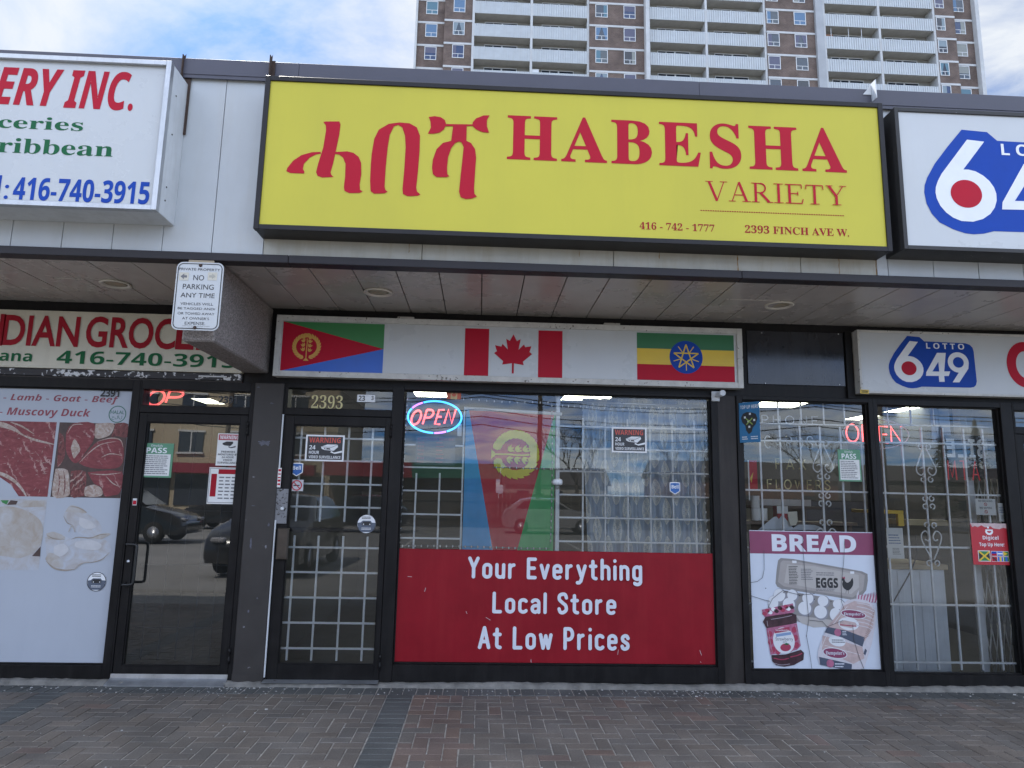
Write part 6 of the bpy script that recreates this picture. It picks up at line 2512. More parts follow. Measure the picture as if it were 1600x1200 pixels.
# projecting blue sign at the left edge of the right shop
yb0 = -.035
a, b = P(1154, 630, yb0), P(1155.5, 692, yb0)
wid = .205
dx, dy = math.cos(R(52)), -math.sin(R(52))
PT = thing('projecting_sign', 'blue top up sign plate swung out from the frame left of the right shop', 'sign', (a[0], yb0, b[1]))


def swing(q, y0=0.0):
    """turn what was drawn flat (x along the plate, y its thickness) about the hinge edge"""
    for v in q.bm.verts:
        u, w_ = v.co.x - a[0], v.co.y - yb0
        v.co.x = a[0] + u * dx - w_ * dy * -1 * -1
        v.co.y = yb0 + u * dy + w_ * dx


q = MB()
q.box(a[0], a[0] + wid, yb0, yb0 + .003, b[1], a[1], .001)
swing(q)
q.build('plate', mat('sign_sky_blue', (.025, .17, .36), .4, var=.1), PT)
q = MB()
w_, h_ = wid, a[1] - b[1]
X = lambda u: a[0] + u * w_
Z = lambda v: b[1] + v * h_
q.use(WHITE).text('TOP UP HERE', (X(.08), X(.94), Z(.84), Z(.93)), yb0 - .0015, kind='sansb')
q.use(BLACK).poly([(X(u), Z(v)) for u, v in ((.1, .62), (.2, .72), (.4, .76), (.6, .74), (.82, .7), (.9, .58), (.8, .44), (.66, .36), (.6, .26), (.46, .2), (.34, .3), (.3, .42), (.16, .5))], yb0 - .0015)
q.use(mat('lime_print', (.3, .42, .08), .5)).ribbon([(X(.34), Z(.60)), (X(.66), Z(.44))], .009, yb0 - .003, caps=False)
q.ribbon([(X(.66), Z(.60)), (X(.36), Z(.44))], .009, yb0 - .0036, caps=False)
q.use(WHITE)
for u, v in ((.25, .6), (.5, .68), (.7, .52), (.45, .36), (.42, .5)):
    q.rectp(X(u), X(u + .09), Z(v), Z(v + .05), yb0 - .0025)
text_lines(q, X(.12), X(.45), Z(.06), Z(.16), yb0 - .0015, 2, 2, WHITE)
text_lines(q, X(.55), X(.9), Z(.06), Z(.16), yb0 - .0015, 2, 3, WHITE)
swing(q)
q.build('printing', None, PT, recalc=False)

# red top up poster, notices and papers in the right windows
r = rect4((1519, 818), (1581, 817.5), (1587, 882.5), (1524.5, 883), .024)
r = (r[0] - .02, 4.858, r[2], r[3])
TP = sheet('window_poster', 'red top up poster with small national flags torn along its top edge', 'poster', r, .024, mat('poster_red', (.45, .018, .03), .45, var=.08), .0012)
w_, h_ = r[1] - r[0], r[3] - r[2]
X = lambda u: r[0] + u * w_
Z = lambda v: r[2] + v * h_
q = MB()
q.use(mat('torn_paper', (.55, .42, .41), .8, var=.2, scale=30)).poly([(X(u), Z(v)) for u, v in ((.0, 1), (.98, 1), (.98, .88), (.9, .9), (.78, .86), (.62, .88), (.55, .93), (.4, .9), (.3, .95), (.2, .9), (.12, .93), (.05, .9))], .0225)
q.use(WHITE)
q.ribbon([(X(.5 + .085 * math.cos(R(t))), Z(.815 + .075 * math.sin(R(t)))) for t in range(180, 361, 15)], .018, .0225, caps=False)
q.rectp(X(.4), X(.6), Z(.815), Z(.85), .0215)
q.rectp(X(.45), X(.5), Z(.875), Z(.92), .0215)
q.text('Digicel', (X(.31), X(.74), Z(.58), Z(.70)), .0225, kind='sansb')
q.text('Top Up Here!', (X(.2), X(.88), Z(.42), Z(.53)), .0225, kind='sansb')
q.rectp(X(.145), X(.475), Z(.08), Z(.34), .0225)
q.use(GREEN_LT).rectp(X(.16), X(.46), Z(.095), Z(.325), .0215)
q.use(BLACK).poly([(X(.165), Z(.12)), (X(.165), Z(.3)), (X(.285), Z(.21))], .0205)
q.poly([(X(.455), Z(.12)), (X(.455), Z(.3)), (X(.335), Z(.21))], .0205)
q.use(FLAG_YEL).ribbon([(X(.165), Z(.1)), (X(.455), Z(.32))], .014, .0195, caps=False)
q.ribbon([(X(.165), Z(.32)), (X(.455), Z(.1))], .014, .019, caps=False)
for k, (u, v, ca_, cb_) in enumerate(((.51, .22, 'blue_vinyl', 'red_vinyl'), (.67, .22, 'flag_blue', 'white_vinyl'), (.83, .22, 'flag_green', 'flag_yellow'), (.51, .09, 'red_vinyl', 'black_ink'), (.67, .09, 'flag_blue', 'flag_yellow'), (.83, .09, 'flag_green', 'flag_blue'))):
    q.use(WHITE).rectp(X(u - .008), X(u + .148), Z(v - .008), Z(v + .112), .0225)
    q.use(MATS[ca_]).rectp(X(u), X(u + .14), Z(v), Z(v + .104), .0215)
    q.use(MATS[cb_])
    if k in (0, 1):
        q.rectp(X(u), X(u + .14), Z(v + (.0 if k == 0 else .035)), Z(v + (.05 if k == 0 else .07)), .0205)
    elif k == 2:
        q.poly([(X(u), Z(v)), (X(u), Z(v + .104)), (X(u + .12), Z(v + .052))], .0205)
    elif k == 3:
        q.ribbon([(X(u + .01), Z(v + .1)), (X(u + .13), Z(v + .005))], .012, .0205, caps=False)
    else:
        q.rectp(X(u + .045), X(u + .095), Z(v), Z(v + .104), .0205)
q.build('printing', None, TP, recalc=False)
for tl, br, lab, sd in (((1523.2, 779), (1557, 805), 'white no smoking and no vaping notice above the red top up poster', 1), ((1384.5, 824.5), (1413.5, 873), 'white paper notice low in the right window beside the grocery poster', 2), ((1559, 786), (1572, 815), 'pale paper notice at the right edge of the right window', 3)):
    r = rect(tl, br, .05)
    t = sheet('notice', lab, 'notice', r, .05, PAPER, .001)
    w_, h_ = r[1] - r[0], r[3] - r[2]
    q = MB()
    if sd == 1:
        q.use(GREY_INK).text('NO SMOKING', (r[0] + .15 * w_, r[1] - .15 * w_, r[3] - .2 * h_, r[3] - .08 * h_), .0485, kind='sansb')
        q.text('NO VAPING', (r[0] + .2 * w_, r[1] - .2 * w_, r[3] - .62 * h_, r[3] - .5 * h_), .0485, kind='sansb')
        q.use(RED)
        for v in (.68, .22):
            cx, cz, rr = (r[0] + r[1]) / 2, r[2] + v * h_ - .02 * h_, .09 * h_
            q.ribbon([(cx + rr * math.cos(R(a_)), cz + rr * math.sin(R(a_))) for a_ in range(0, 360, 20)], .004, .0485, closed=True)
            q.ribbon([(cx - rr * .7, cz + rr * .7), (cx + rr * .7, cz - rr * .7)], .004, .048, caps=False)
    else:
        text_lines(q, r[0] + .1 * w_, r[1] - .1 * w_, r[2] + .45 * h_, r[3] - .2 * h_, .0485, 4, sd, mat('blue_grey_ink', (.15, .22, .36), .6))
        text_lines(q, r[0] + .3 * w_, r[1] - .2 * w_, r[2] + .12 * h_, r[2] + .35 * h_, .0485, 5, sd + 4)
    q.build('printing', None, t, recalc=False)
r = rect((1168, 719), (1184, 765), .08)
t = sheet('window_poster', 'narrow red and white strip poster at the left edge of the right shop window', 'poster', r, .08, RED, .001)
q = MB()
q.use(PAPER).rectp(r[0], r[0] + .012, r[2] - .1, r[3], .0785)
q.use(FLAG_YEL).poly([(r[0] + .015, r[2] + .1), (r[0] + .05, r[2] + .16), (r[0] + .03, r[2] + .06)], .0785)
q.build('printing', None, t, recalc=False)

# mirrored dark sign hanging inside the right window (lettered to be read from the other side)
my = .20
K9 = crop(1370, 620, 4.287)
q = MB()
rS = rect(K9(440, 255), K9(900, 545), my)
t = thing('hanging_sign', 'dark hanging sign seen from behind with back to front white lettering in the right window', 'sign', ((rS[0] + rS[1]) / 2, my, rS[2]))
q.box(rS[0], rS[1] + .25, my, my + .006, rS[2], rS[3], .001)
q.build('board', mat('sign_back', (.035, .035, .037), .6, var=.2), t)
q = MB()
GREYW = mat('grey_white_letters', (.88, .88, .86), .6)
q.use(GREYW).text('OBILE', rect(K9(462, 278), K9(858, 415), my - .002), my - .002, kind='sansb', mirror=True)
a_ = rect(K9(680, 432), K9(930, 488), my - .002)
q.use(mat('cream_pill', (.50, .46, .33), .6)).poly(rounded(*a_, .04), my - .002)
q.use(BLACK).text('BILE.COM', (a_[0] + .03, a_[1] - .02, a_[2] + .02, a_[3] - .02), my - .0035, kind='sansb', mirror=True)
q.build('lettering', None, t, recalc=False)
q = MB()
st = round_text('ATM', .14, .1)
r = rect(K9(470, 428), K9(690, 560), my - .05)
xs_ = [p[0] for s in st for p in s]
st = [[(max(xs_) - p[0], p[1]) for p in s] for s in st]
q.strokes(st, r, 0, my - .05, tube=.006)
q.build('neon_letters', lamp_mat('neon_dull_red', (.6, .06, .08), .12), t)

# pleated blind, pale panel, folding gate and counter inside the right window
r = rect((1487, 634), (1575, 690), .3)
q = MB()
n = 12
for k in range(n):
    u0, u1 = r[0] + (r[1] + .3 - r[0]) * k / n, r[0] + (r[1] + .3 - r[0]) * (k + 1) / n
    um = u0 + (u1 - u0) * .45
    q.face([(u0, .3, r[2]), (um, .25, r[2]), (um, .25, r[3] + .1), (u0, .3, r[3] + .1)])
    q.face([(um, .25, r[2]), (u1, .3, r[2]), (u1, .3, r[3] + .1), (um, .25, r[3] + .1)])
IV = mat('ivory_blind', (.86, .83, .74), .6, var=.05)
_t = IV.node_tree
_tl = _t.nodes.new('ShaderNodeBsdfTranslucent')
_tl.inputs[0].default_value = (.86, .83, .74, 1)
_ms = _t.nodes.new('ShaderNodeMixShader')
_ms.inputs[0].default_value = .5
_t.links.new(_t.nodes['Principled BSDF'].outputs[0], _ms.inputs[1])
_t.links.new(_tl.outputs[0], _ms.inputs[2])
_t.links.new(_ms.outputs[0], _t.nodes['Material Output'].inputs[0])
tag(q.build('window_blind', IV), 'pleated ivory blind hanging high inside the right window', 'blind')
r = rect((1453, 636), (1487, 691), .29)
q = MB()
q.box(r[0], r[1], .29, .30, r[2], r[3] + .1, .002)
q.box(r[0] + .04, r[0] + .055, .282, .2895, r[2], r[3] + .1, .001)
q.box(r[0] + .075, r[0] + .085, .282, .2895, r[2], r[3] + .1, .001)
tag(q.build('wall_panel', mat('pale_blue_panel', (.42, .5, .62), .5)), 'pale blue upright panel beside the ivory blind', 'panel')
GATE = mat('folding_gate_metal', (.66, .68, .7), .5, metal=.2, var=.2)
t = thing('folding_gate', 'grey folding lattice gate standing inside the right window', 'gate', (4.7, .5, .04))
gx0, gx1 = P(1541, 1000, .3)[0], P(1541, 1000, .3)[0] + .9
ztop = P(1545, 742, .3)[1]
q = MB()
q.box(gx0 - .06, gx0, .28, .33, .04, ztop, .003)
q.build('post', GATE, t)
n = 14
for lay, sg in ((0, 1), (1, -1)):
    q = MB()
    for k in range(n):
        x = gx0 + .03 + k * (gx1 - gx0 - .06) / (n - 1)
        for j in range(4):
            z0_ = .06 + j * (ztop - .1) / 4
            z1_ = z0_ + (ztop - .1) / 4
            xa, xb = (x - .033, x + .033) if sg > 0 else (x + .033, x - .033)
            q.tube([(xa, .295 + lay * .014, z0_), (xb, .295 + lay * .014, z1_)], .0055, 5)
    q.build('lattice', GATE, t)
q = MB()
q.box(gx0 + .06, gx0 + .11, .26, .285, 1.0, 1.35, .004)
q.build('lock_box', ALU, t)
r = rect((1397, 884), (1488, 1053), .3)
t = thing('counter', 'white shop counter with a wooden top edge behind the right window', 'counter', ((r[0] + r[1]) / 2, .8, .04))
q = MB()
q.box(3.55, r[1], .3, .9, .04, r[3] - .03, .004)
for k in range(1, 4):
    xx = 3.55 + (r[1] - 3.55) * k / 4
    q.box(xx - .03, xx + .03, .293, .2995, .05, r[3] - .04, .003)
q.build('body', mat('counter_laminate', (.68, .72, .77), .45, var=.1, streak=((.3, .3, .3), .25, 6)), t)
q = MB()
q.box(3.53, r[1] + .02, .27, .92, r[3] - .029, r[3] + .02, .004)
q.build('top', mat('wood_edge', (.40, .32, .20), .5, var=.25, scale=10, stretch=(.3, 1, 6)), t)
q = MB()
q.tube([(a_, .2, b_) for a_, b_ in spline([P(1372, 992, .2), P(1385, 960, .2), P(1424, 890, .2), P(1432, 860, .2), P(1430, 835, .2)], 6)], .006, 6)
tag(q.build('cable', BLACK), 'loose black cable hanging in front of the white counter', 'cable')
for (tl, br, m, lab, dpt) in (((1381, 797), (1412, 803), FLAG_YEL, 'yellow shelf bracket behind the bars of the right window', .55), ((1420, 812), (1488, 822), mat('pale_board', (.52, .45, .27), .6, var=.1), 'pale wooden shelf behind the scroll bars of the right window', .75)):
    r = rect(tl, br, dpt)
    q = MB()
    q.box(r[0], r[1], dpt, dpt + .3, r[2], r[3], .003)
    if 'bracket' in lab:
        q.box(r[1] - .06, r[1], dpt, dpt + .04, r[2] - .12, r[2] - .001, .003)
    q.box(r[0] + .02, r[0] + .06, dpt + .301, 1.2, r[2], r[3], .002)
    tag(q.build('shelf', m), lab, 'shelf')

# goods in the left half of the right window
K8 = crop(1140, 600, 4.615)
sy = .32
SH = thing('display_shelf', 'dark wooden display shelf low behind the upper edge of the grocery poster', 'shelf', (2.9, sy, .8))
zs = P(*K8(210, 985), sy)[1]
q = MB()
q.box(2.36, 3.55, .2, .62, zs - .03, zs, .003)
q.build('board', mat('dark_wood', (.09, .06, .04), .5, var=.3, scale=6, stretch=(.4, 2, 3)), SH)
for k, xx in enumerate((2.4, 3.5)):
    q = MB()
    q.box(xx - .015, xx + .015, .24, .58, .04, zs - .031, .002)
    q.build('leg', MATS['dark_wood'], SH)
rw = P(*K8(190, 925), .3)
sc_ = (P(*K8(220, 925), .3)[0] - P(*K8(158, 925), .3)[0]) / 2
base = None
for i, (u, row, lab) in enumerate(((187, 0, 'white paper roll on the display shelf, left of the pair'), (240, 0, 'white paper roll on the display shelf, right of the pair'), (188, 1, 'white paper roll standing on top of the pair'))):
    x = P(*K8(u, 940), .3)[0]
    hh = .115
    q = MB()
    q.lathe([(.018, .0), (sc_ * .95, .0), (sc_, .004), (sc_, hh - .004), (sc_ * .95, hh), (.018, hh), (.018, hh - .02)], (x, .3, zs + .001 + row * (hh + .002)), 'z', 20)
    tag(q.build('paper_roll', PAPER), lab, 'paper roll', 'white paper rolls on the display shelf')
q = MB()
for k, pts in enumerate((((205, 1052), (320, 958), (338, 955), (420, 1050)), ((300, 1052), (375, 950), (388, 952), (470, 1052)), ((440, 1052), (530, 990), (640, 1025), (690, 1052)))):
    y = .17 + .015 * k
    q.poly([P(*K8(*p), y) for p in pts], y, .004)
tag(q.build('paper_stack', mat('card_sheets', (.56, .6, .66), .6, var=.06)), 'loose white card sheets leaning behind the top of the grocery poster', 'paper')
r = rect(K8(342, 880), K8(420, 962), .4)
t = thing('carton', 'small red and white carton behind the leaning card sheets', 'box', (r[0], .4, zs))
q = MB()
q.box(r[0], r[1], .4, .5, zs + .002, r[3], .003)
q.build('body', RED_DK, t)
q = MB()
q.box(r[0] - .003, r[1] + .003, .397, .3995, r[3] - .07, r[3], .001)
q.build('label', PAPER, t)
r = rect(K8(418, 918), K8(490, 1022), .15)
q = MB()
q.poly([P(*K8(*p), .15) for p in ((418, 922), (486, 918), (492, 985), (478, 1018), (440, 1024), (425, 975))], .15, .003)
tag(q.build('price_card', mat('cream_card', (.6, .57, .47), .7)), 'cream curled card hanging over the leaning sheets', 'card')
r = rect(K8(222, 828), K8(590, 882), .75)
q = MB()
q.box(r[0], r[1], .75, 1.15, r[2], r[3], .004)
q.box(r[0] + .12, r[0] + .125, .746, .7495, r[2], r[3])
q.box(r[0] + .3, r[0] + .305, .746, .7495, r[2] + .01, r[3])
tag(q.build('storage_box', mat('white_box', (.55, .55, .53), .6, var=.1)), 'long low white box on a shelf inside the right shop', 'box')
q = MB()
for xx in (r[0] + .05, r[1] - .05):
    q.box(xx - .02, xx + .02, .8, 1.1, .04, r[2] - .032, .002)
q.box(r[0] - .1, r[1] + .1, .74, 1.16, r[2] - .03, r[2] - .001, .002)
tag(q.build('shelf', MATS['dark_wood']), 'dark shelf carrying the long low white box inside the right shop', 'shelf')
q = MB()
r = rect(K8(440, 870), K8(1000, 1052), 1.3)
q.box(r[0], r[1], 1.3, 1.7, .04, r[3] + .05, .01)
r2 = rect(K8(885, 905), K8(930, 950), 1.29)
tag(q.build('machine_cabinet', mat('dark_cabinet', (.03, .03, .033), .4, var=.2)), 'large dark cabinet standing deep inside the right shop', 'cabinet')

# lit ceiling panels inside the shops
for i, (pts, lab) in enumerate(((((647, 612), (698, 616)), 'lit ceiling panel inside the middle shop at the left of the window'),
                                (((881, 618), (952, 622)), 'lit ceiling panel inside the middle shop above the curtain'),
                                (((1192, 626), (1240, 635)), 'lit ceiling panel inside the right shop above the unlit tube letters'),
                                (((1300, 658), (1356, 668)), 'lit ceiling panel inside the right shop behind the thin red neon'),
                                (((1410, 636), (1452, 643)), 'lit ceiling panel inside the right shop near the pale blue panel'),
                                (((330, 632), (368, 636)), 'lit ceiling panel inside the left shop over the door'))):
    a_, b_ = PZ(*pts[0], 2.94), PZ(*pts[1], 2.94)
    cx, cyy = (a_[0] + b_[0]) / 2, min(4.3, max(.9, (a_[1] + b_[1]) / 2))
    hw = abs(b_[0] - a_[0]) / 2
    t = thing('ceiling_panel', lab, 'light', (cx, cyy, 2.94), 'lit ceiling panels inside the shops')
    q = MB()
    q.frame(cx - hw - .02, cx + hw + .02, cyy - .32, cyy + .32, .02, 2.925, 2.949)
    for v in q.bm.verts:
        v.co = Vector((v.co.x, v.co.z, v.co.y))
    q.build('frame', WHITE_FRAME, t)
    q = MB()
    q.face([(cx - hw, cyy - .3, 2.93), (cx + hw, cyy - .3, 2.93), (cx + hw, cyy + .3, 2.93), (cx - hw, cyy + .3, 2.93)])
    q.build('diffuser', PANEL_LIGHT, t)

# ================================================================== APARTMENT TOWER BEHIND
c2 = crop(630, 0, 3.404)
c3 = crop(1100, 0, 3.2)
TY = lambda x: 64.3 - .0165 * x


def X2(x):
    r = P(*c2(x, 60), 64.2)[0]
    return P(*c2(x, 60), TY(r))[0]


def X3(x):
    r = P(*c3(x, 95), 63.7)[0]
    return P(*c3(x, 95), TY(r))[0]


TW = thing('apartment_tower', 'tall brown brick apartment tower with stacked white balconies rising behind the shops', 'building', (20, 64, 0))


def tbrick():
    m = bpy.data.materials.new('brown_brick_wall')
    m.use_nodes = True
    t = m.node_tree
    p = t.nodes['Principled BSDF']
    p.inputs['Roughness'].default_value = .9
    tcn = t.nodes.new('ShaderNodeTexCoord')
    mpn = t.nodes.new('ShaderNodeMapping')
    mpn.inputs['Rotation'].default_value = (R(90), 0, 0)
    t.links.new(tcn.outputs['Object'], mpn.inputs[0])
    b = t.nodes.new('ShaderNodeTexBrick')
    b.inputs['Color1'].default_value = (.12, .08, .06, 1)
    b.inputs['Color2'].default_value = (.085, .052, .043, 1)
    b.inputs['Mortar'].default_value = (.19, .16, .14, 1)
    b.inputs['Scale'].default_value = 1.0
    b.inputs['Mortar Size'].default_value = .012
    b.inputs['Brick Width'].default_value = .30
    b.inputs['Row Height'].default_value = .10
    t.links.new(mpn.outputs[0], b.inputs['Vector'])
    n = t.nodes.new('ShaderNodeTexNoise')
    n.inputs['Scale'].default_value = .9
    n.inputs['Detail'].default_value = 8
    t.links.new(tcn.outputs['Object'], n.inputs['Vector'])
    mr = t.nodes.new('ShaderNodeMapRange')
    mr.inputs['From Min'].default_value = .3
    mr.inputs['From Max'].default_value = .7
    mr.inputs['To Min'].default_value = .75
    mr.inputs['To Max'].default_value = 1.3
    t.links.new(n.outputs['Fac'], mr.inputs['Value'])
    mx = t.nodes.new('ShaderNodeMix')
    mx.data_type = 'RGBA'
    mx.blend_type = 'MULTIPLY'
    mx.inputs['Factor'].default_value = 1
    t.links.new(b.outputs['Color'], mx.inputs['A'])
    t.links.new(mr.outputs[0], mx.inputs['B'])
    t.links.new(mx.outputs['Result'], p.inputs['Base Color'])
    return m


TBRICK = tbrick()
TCON = mat('tower_concrete', (.5, .505, .5), .85, var=.12, scale=.8, streak=((.3, .29, .27), .35, 1.6))
TGUARD = mat('balcony_guard_metal', (.47, .495, .505), .6, var=.08, scale=1.2, streak=((.36, .35, .32), .35, 2.5))
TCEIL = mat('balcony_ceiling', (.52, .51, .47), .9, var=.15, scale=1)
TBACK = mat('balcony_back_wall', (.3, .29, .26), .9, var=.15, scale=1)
TFRAME = mat('tower_window_frame', (.62, .63, .63), .6, var=.05)
PANES = [mat('pane_%s' % n, c, .12, var=.25, scale=3) for n, c in (('dark', (.018, .026, .042)), ('slate', (.035, .055, .085)), ('blue', (.025, .05, .12)), ('grey', (.06, .08, .1)))]
DRAPES = [mat('drape_%s' % n, c, .6, var=.2, scale=8, stretch=(6, 1, .5)) for n, c in (('pale', (.2, .25, .28)), ('teal', (.09, .18, .23)), ('violet', (.1, .1, .15)), ('cream', (.24, .25, .23)), ('sky', (.1, .18, .29)))]

zA = P(*c2(385, 12), TY(-2))[1]
zD = P(*c2(385, 378), TY(-2))[1]
HS = (zA - zD) / 3.0
Z0 = P(*c2(385, 130), TY(-2))[1]
KS = list(range(-4, 4))
zlow, zhigh = Z0 - 4.6 * HS, Z0 + 4.2 * HS


def tpart(name, m, *a, parent=TW, bev=0):
    q = MB()
    q.box(*a, bev)
    return q.build(name, m, parent)


def inst(name, me, parent, loc):
    o = bpy.data.objects.new(name, me)
    C.objects.link(o)
    o.parent = parent
    o.location = Vector(loc) - parent_loc(parent)
    return o


# the shared window: frame with a fixed light over two sliding ones
def win_meshes(wd, ht):
    q = MB()
    fw = .07
    q.frame(-wd / 2, wd / 2, 0, ht, fw, -.05, .06)
    q.box(-wd / 2 + fw, wd / 2 - fw, -.04, .05, ht * .30, ht * .30 + fw * .8)
    q.box(-fw * .4, fw * .4, -.035, .05, fw, ht * .30 - .002)
    o = q.build('window', TFRAME, None)
    me = o.data
    bpy.data.objects.remove(o)
    return me


WME = {}
rt = random.Random(17)


def twin(x, y, z0, wd, ht):
    key = (round(wd, 2), round(ht, 2))
    if key not in WME:
        WME[key] = win_meshes(wd, ht)
    f = inst('window', WME[key], TW, (x, y, z0))
    q = MB()
    q.use(rt.choice(PANES)).rectp(x - wd / 2 + .06, x + wd / 2 - .06, z0 + .06, z0 + ht - .06, y - .012)
    k = rt.random()
    d = rt.choice(DRAPES)
    a, b, c_, e = x - wd / 2 + .07, x + wd / 2 - .07, z0 + .07, z0 + ht - .07
    yy = y - .022
    q.use(d)
    if k < .3:
        q.rectp(a, b, c_, e, yy)
    elif k < .5:
        q.poly([(a, e), (a, c_), (a + (b - a) * .12, c_), (a + (b - a) * .46, e)], yy)
        q.poly([(b, e), (b, c_), (b - (b - a) * .12, c_), (b - (b - a) * .46, e)], yy)
    elif k < .65:
        q.rectp(a, a + (b - a) * rt.uniform(.3, .6), c_, e, yy)
    elif k < .8:
        q.rectp(b - (b - a) * rt.uniform(.3, .6), b, c_, e, yy)
    elif k < .9:
        q.rectp(a, b, c_ + (e - c_) * rt.uniform(.4, .6), e, yy)
    q.build('pane', None, f, recalc=False)


def brick_bay(x0, x1, y, wins, band_dz, jut=0.0):
    tpart('wall', TBRICK, x0, x1, y, y + 9, zlow, zhigh)
    me = None
    for k in KS:
        zg = Z0 + k * HS + (TY(-2) - TY((x0 + x1) / 2)) * 0
        if me is None:
            q = MB()
            q.box(0, x1 - x0, -.06, .1, 0, .25, .01)
            o = q.build('floor_band', TCON, None)
            me = o.data
            bpy.data.objects.remove(o)
        inst('floor_band', me, TW, (x0, y, zg + band_dz))
        for wx0, wx1 in wins:
            twin((wx0 + wx1) / 2, y - .01, zg + band_dz - 1.66, wx1 - wx0, 1.62)


yA = TY(-8) + .5
brick_bay(X2(78), X2(220), yA, [(X2(120), X2(183))], .26)
brick_bay(X2(222), X2(372), TY(-4), [(X2(268), X2(330))], .26)
brick_bay(X2(990), X2(1280), TY(14), [(X2(1022), X2(1087)), (X2(1172), X2(1235))], .26)
brick_bay(X3(308), X3(551), TY(36), [(X3(311), X3(371)), (X3(448), X3(508))], .26)
brick_bay(X3(1155), X3(1253), TY(52), [(X3(1158), X3(1203))], .26)
brick_bay(X3(1255), X3(1356), TY(55) + .5, [(X3(1262), X3(1318))], .26)
tpart('concrete_pier', TCON, X2(67), X2(77.6), yA - .35, yA + 9, zlow, zhigh)
tpart('concrete_pier', TCON, X2(1280.5), X2(1300), TY(18) - .8, TY(18) + 4, zlow, zhigh)
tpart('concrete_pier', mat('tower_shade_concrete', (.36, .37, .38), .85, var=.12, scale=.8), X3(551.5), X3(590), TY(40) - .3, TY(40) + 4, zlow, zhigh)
tpart('concrete_pier', TCON, X3(1356.5), X3(1375), TY(57) - .1, TY(57) + 9, zlow, zhigh)

GME = {}


def balcony_bay(x0, x1, y, mid):
    """two balconies per storey between concrete cross walls"""
    dep = 1.3
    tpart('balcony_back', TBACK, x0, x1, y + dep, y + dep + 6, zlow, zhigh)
    fins = (x0, mid, x1)
    for i, xx in enumerate(fins):
        tpart('cross_wall', TCON, xx - .13, xx + .13, y - .06, y + dep - .002, zlow, zhigh)
    for a, b in ((x0 + .132, mid - .132), (mid + .132, x1 - .132)):
        wd = b - a
        q = MB()
        q.use(TCEIL).box(0, wd, .0, dep - .003, 0, .2)
        o = q.build('balcony', None, None)
        sme = o.data
        bpy.data.objects.remove(o)
        q = MB()
        n = int(wd / .26)
        for i in range(n):
            u = i * wd / n
            q.box(u, u + wd / n * .7, -.09, -.02, -.10, 1.39)
            q.box(u + wd / n * .7, u + wd / n, -.03, -.018, -.10, 1.39)
        q.box(0, wd, -.07, -.005, 1.392, 1.44, .005)
        o = q.build('guard', TGUARD, None)
        gme = o.data
        bpy.data.objects.remove(o)
        q = MB()
        q.use(TFRAME)
        x = .18 * wd
        w1 = .32 * wd
        q.frame(x, x + w1, 0.2, 2.62, .08, dep - .09, dep - .004)
        q.box(x + w1 * .5 - .04, x + w1 * .5 + .04, dep - .088, dep - .004, .28, 2.54)
        q.frame(x + w1 + .01, x + w1 + .28 * wd, 1.0, 2.62, .08, dep - .09, dep - .004)
        q.use(PANES[0])
        q.rectp(x + .08, x + w1 - .08, .28, 2.54, dep - .03)
        q.rectp(x + w1 + .09, x + w1 + .28 * wd - .08, 1.08, 2.54, dep - .03)
        o = q.build('balcony_door', None, None)
        dme = o.data
        bpy.data.objects.remove(o)
        for k in KS:
            z = Z0 + k * HS - 1.40
            s = inst('balcony', sme, TW, (a, y, z))
            inst('guard', gme, s, (a, y, z))
            inst('balcony_door', dme, s, (a, y, z))


balcony_bay(X2(375.5), X2(986), TY(3), X2(684))
balcony_bay(X2(1303), X3(303), TY(27), X3(8.5))
balcony_bay(X3(595), X3(1150), TY(47), X3(872))
q = MB()
q.box(X2(72), X3(1365), TY(20) + 3, TY(20) + 16, -.03, zhigh - .5)
q.build('core', TCON, TW)
# tall poles wedged between guard and ceiling on one balcony
xs_p = [P(*c3(x_, 150), 63)[0] for x_ in (651, 738, 803)]
zp = Z0 + HS * round((P(*c3(700, 192), 63)[1] - Z0) / HS)
for xx in xs_p:
    q = MB()
    q.tube([(xx, TY(xx) + .05, zp - 1.2), (xx, TY(xx) + .05, zp + 1.39)], .035, 6)
    tag(q.build('screen_pole', TFRAME), 'slim pole standing on the tower balcony beside the brown crate', 'pole', 'slim poles on one tower balcony')
# odds and ends kept on a few balconies
for (pp, dz, lab, m) in (((c2(700, 382)), .0, 'white box kept on the lowest visible balcony', TFRAME), ((c3(612, 176)), .0, 'brown crate on a balcony near the concrete pier', mat('crate_brown', (.25, .13, .08), .8))):
    x, z = P(*pp, TY(20) + .4)
    q = MB()
    kk = round((z - (Z0 + .15)) / HS)
    fz = Z0 + kk * HS - 1.2
    q.box(x - .45, x + .45, TY(x) + .1, TY(x) + .6, fz, fz + 1.62, .03)
    q.box(x - .47, x + .47, TY(x) + .08, TY(x) + .62, fz + 1.625, fz + 1.7, .02)
    tag(q.build('storage_box', m), lab, 'box')

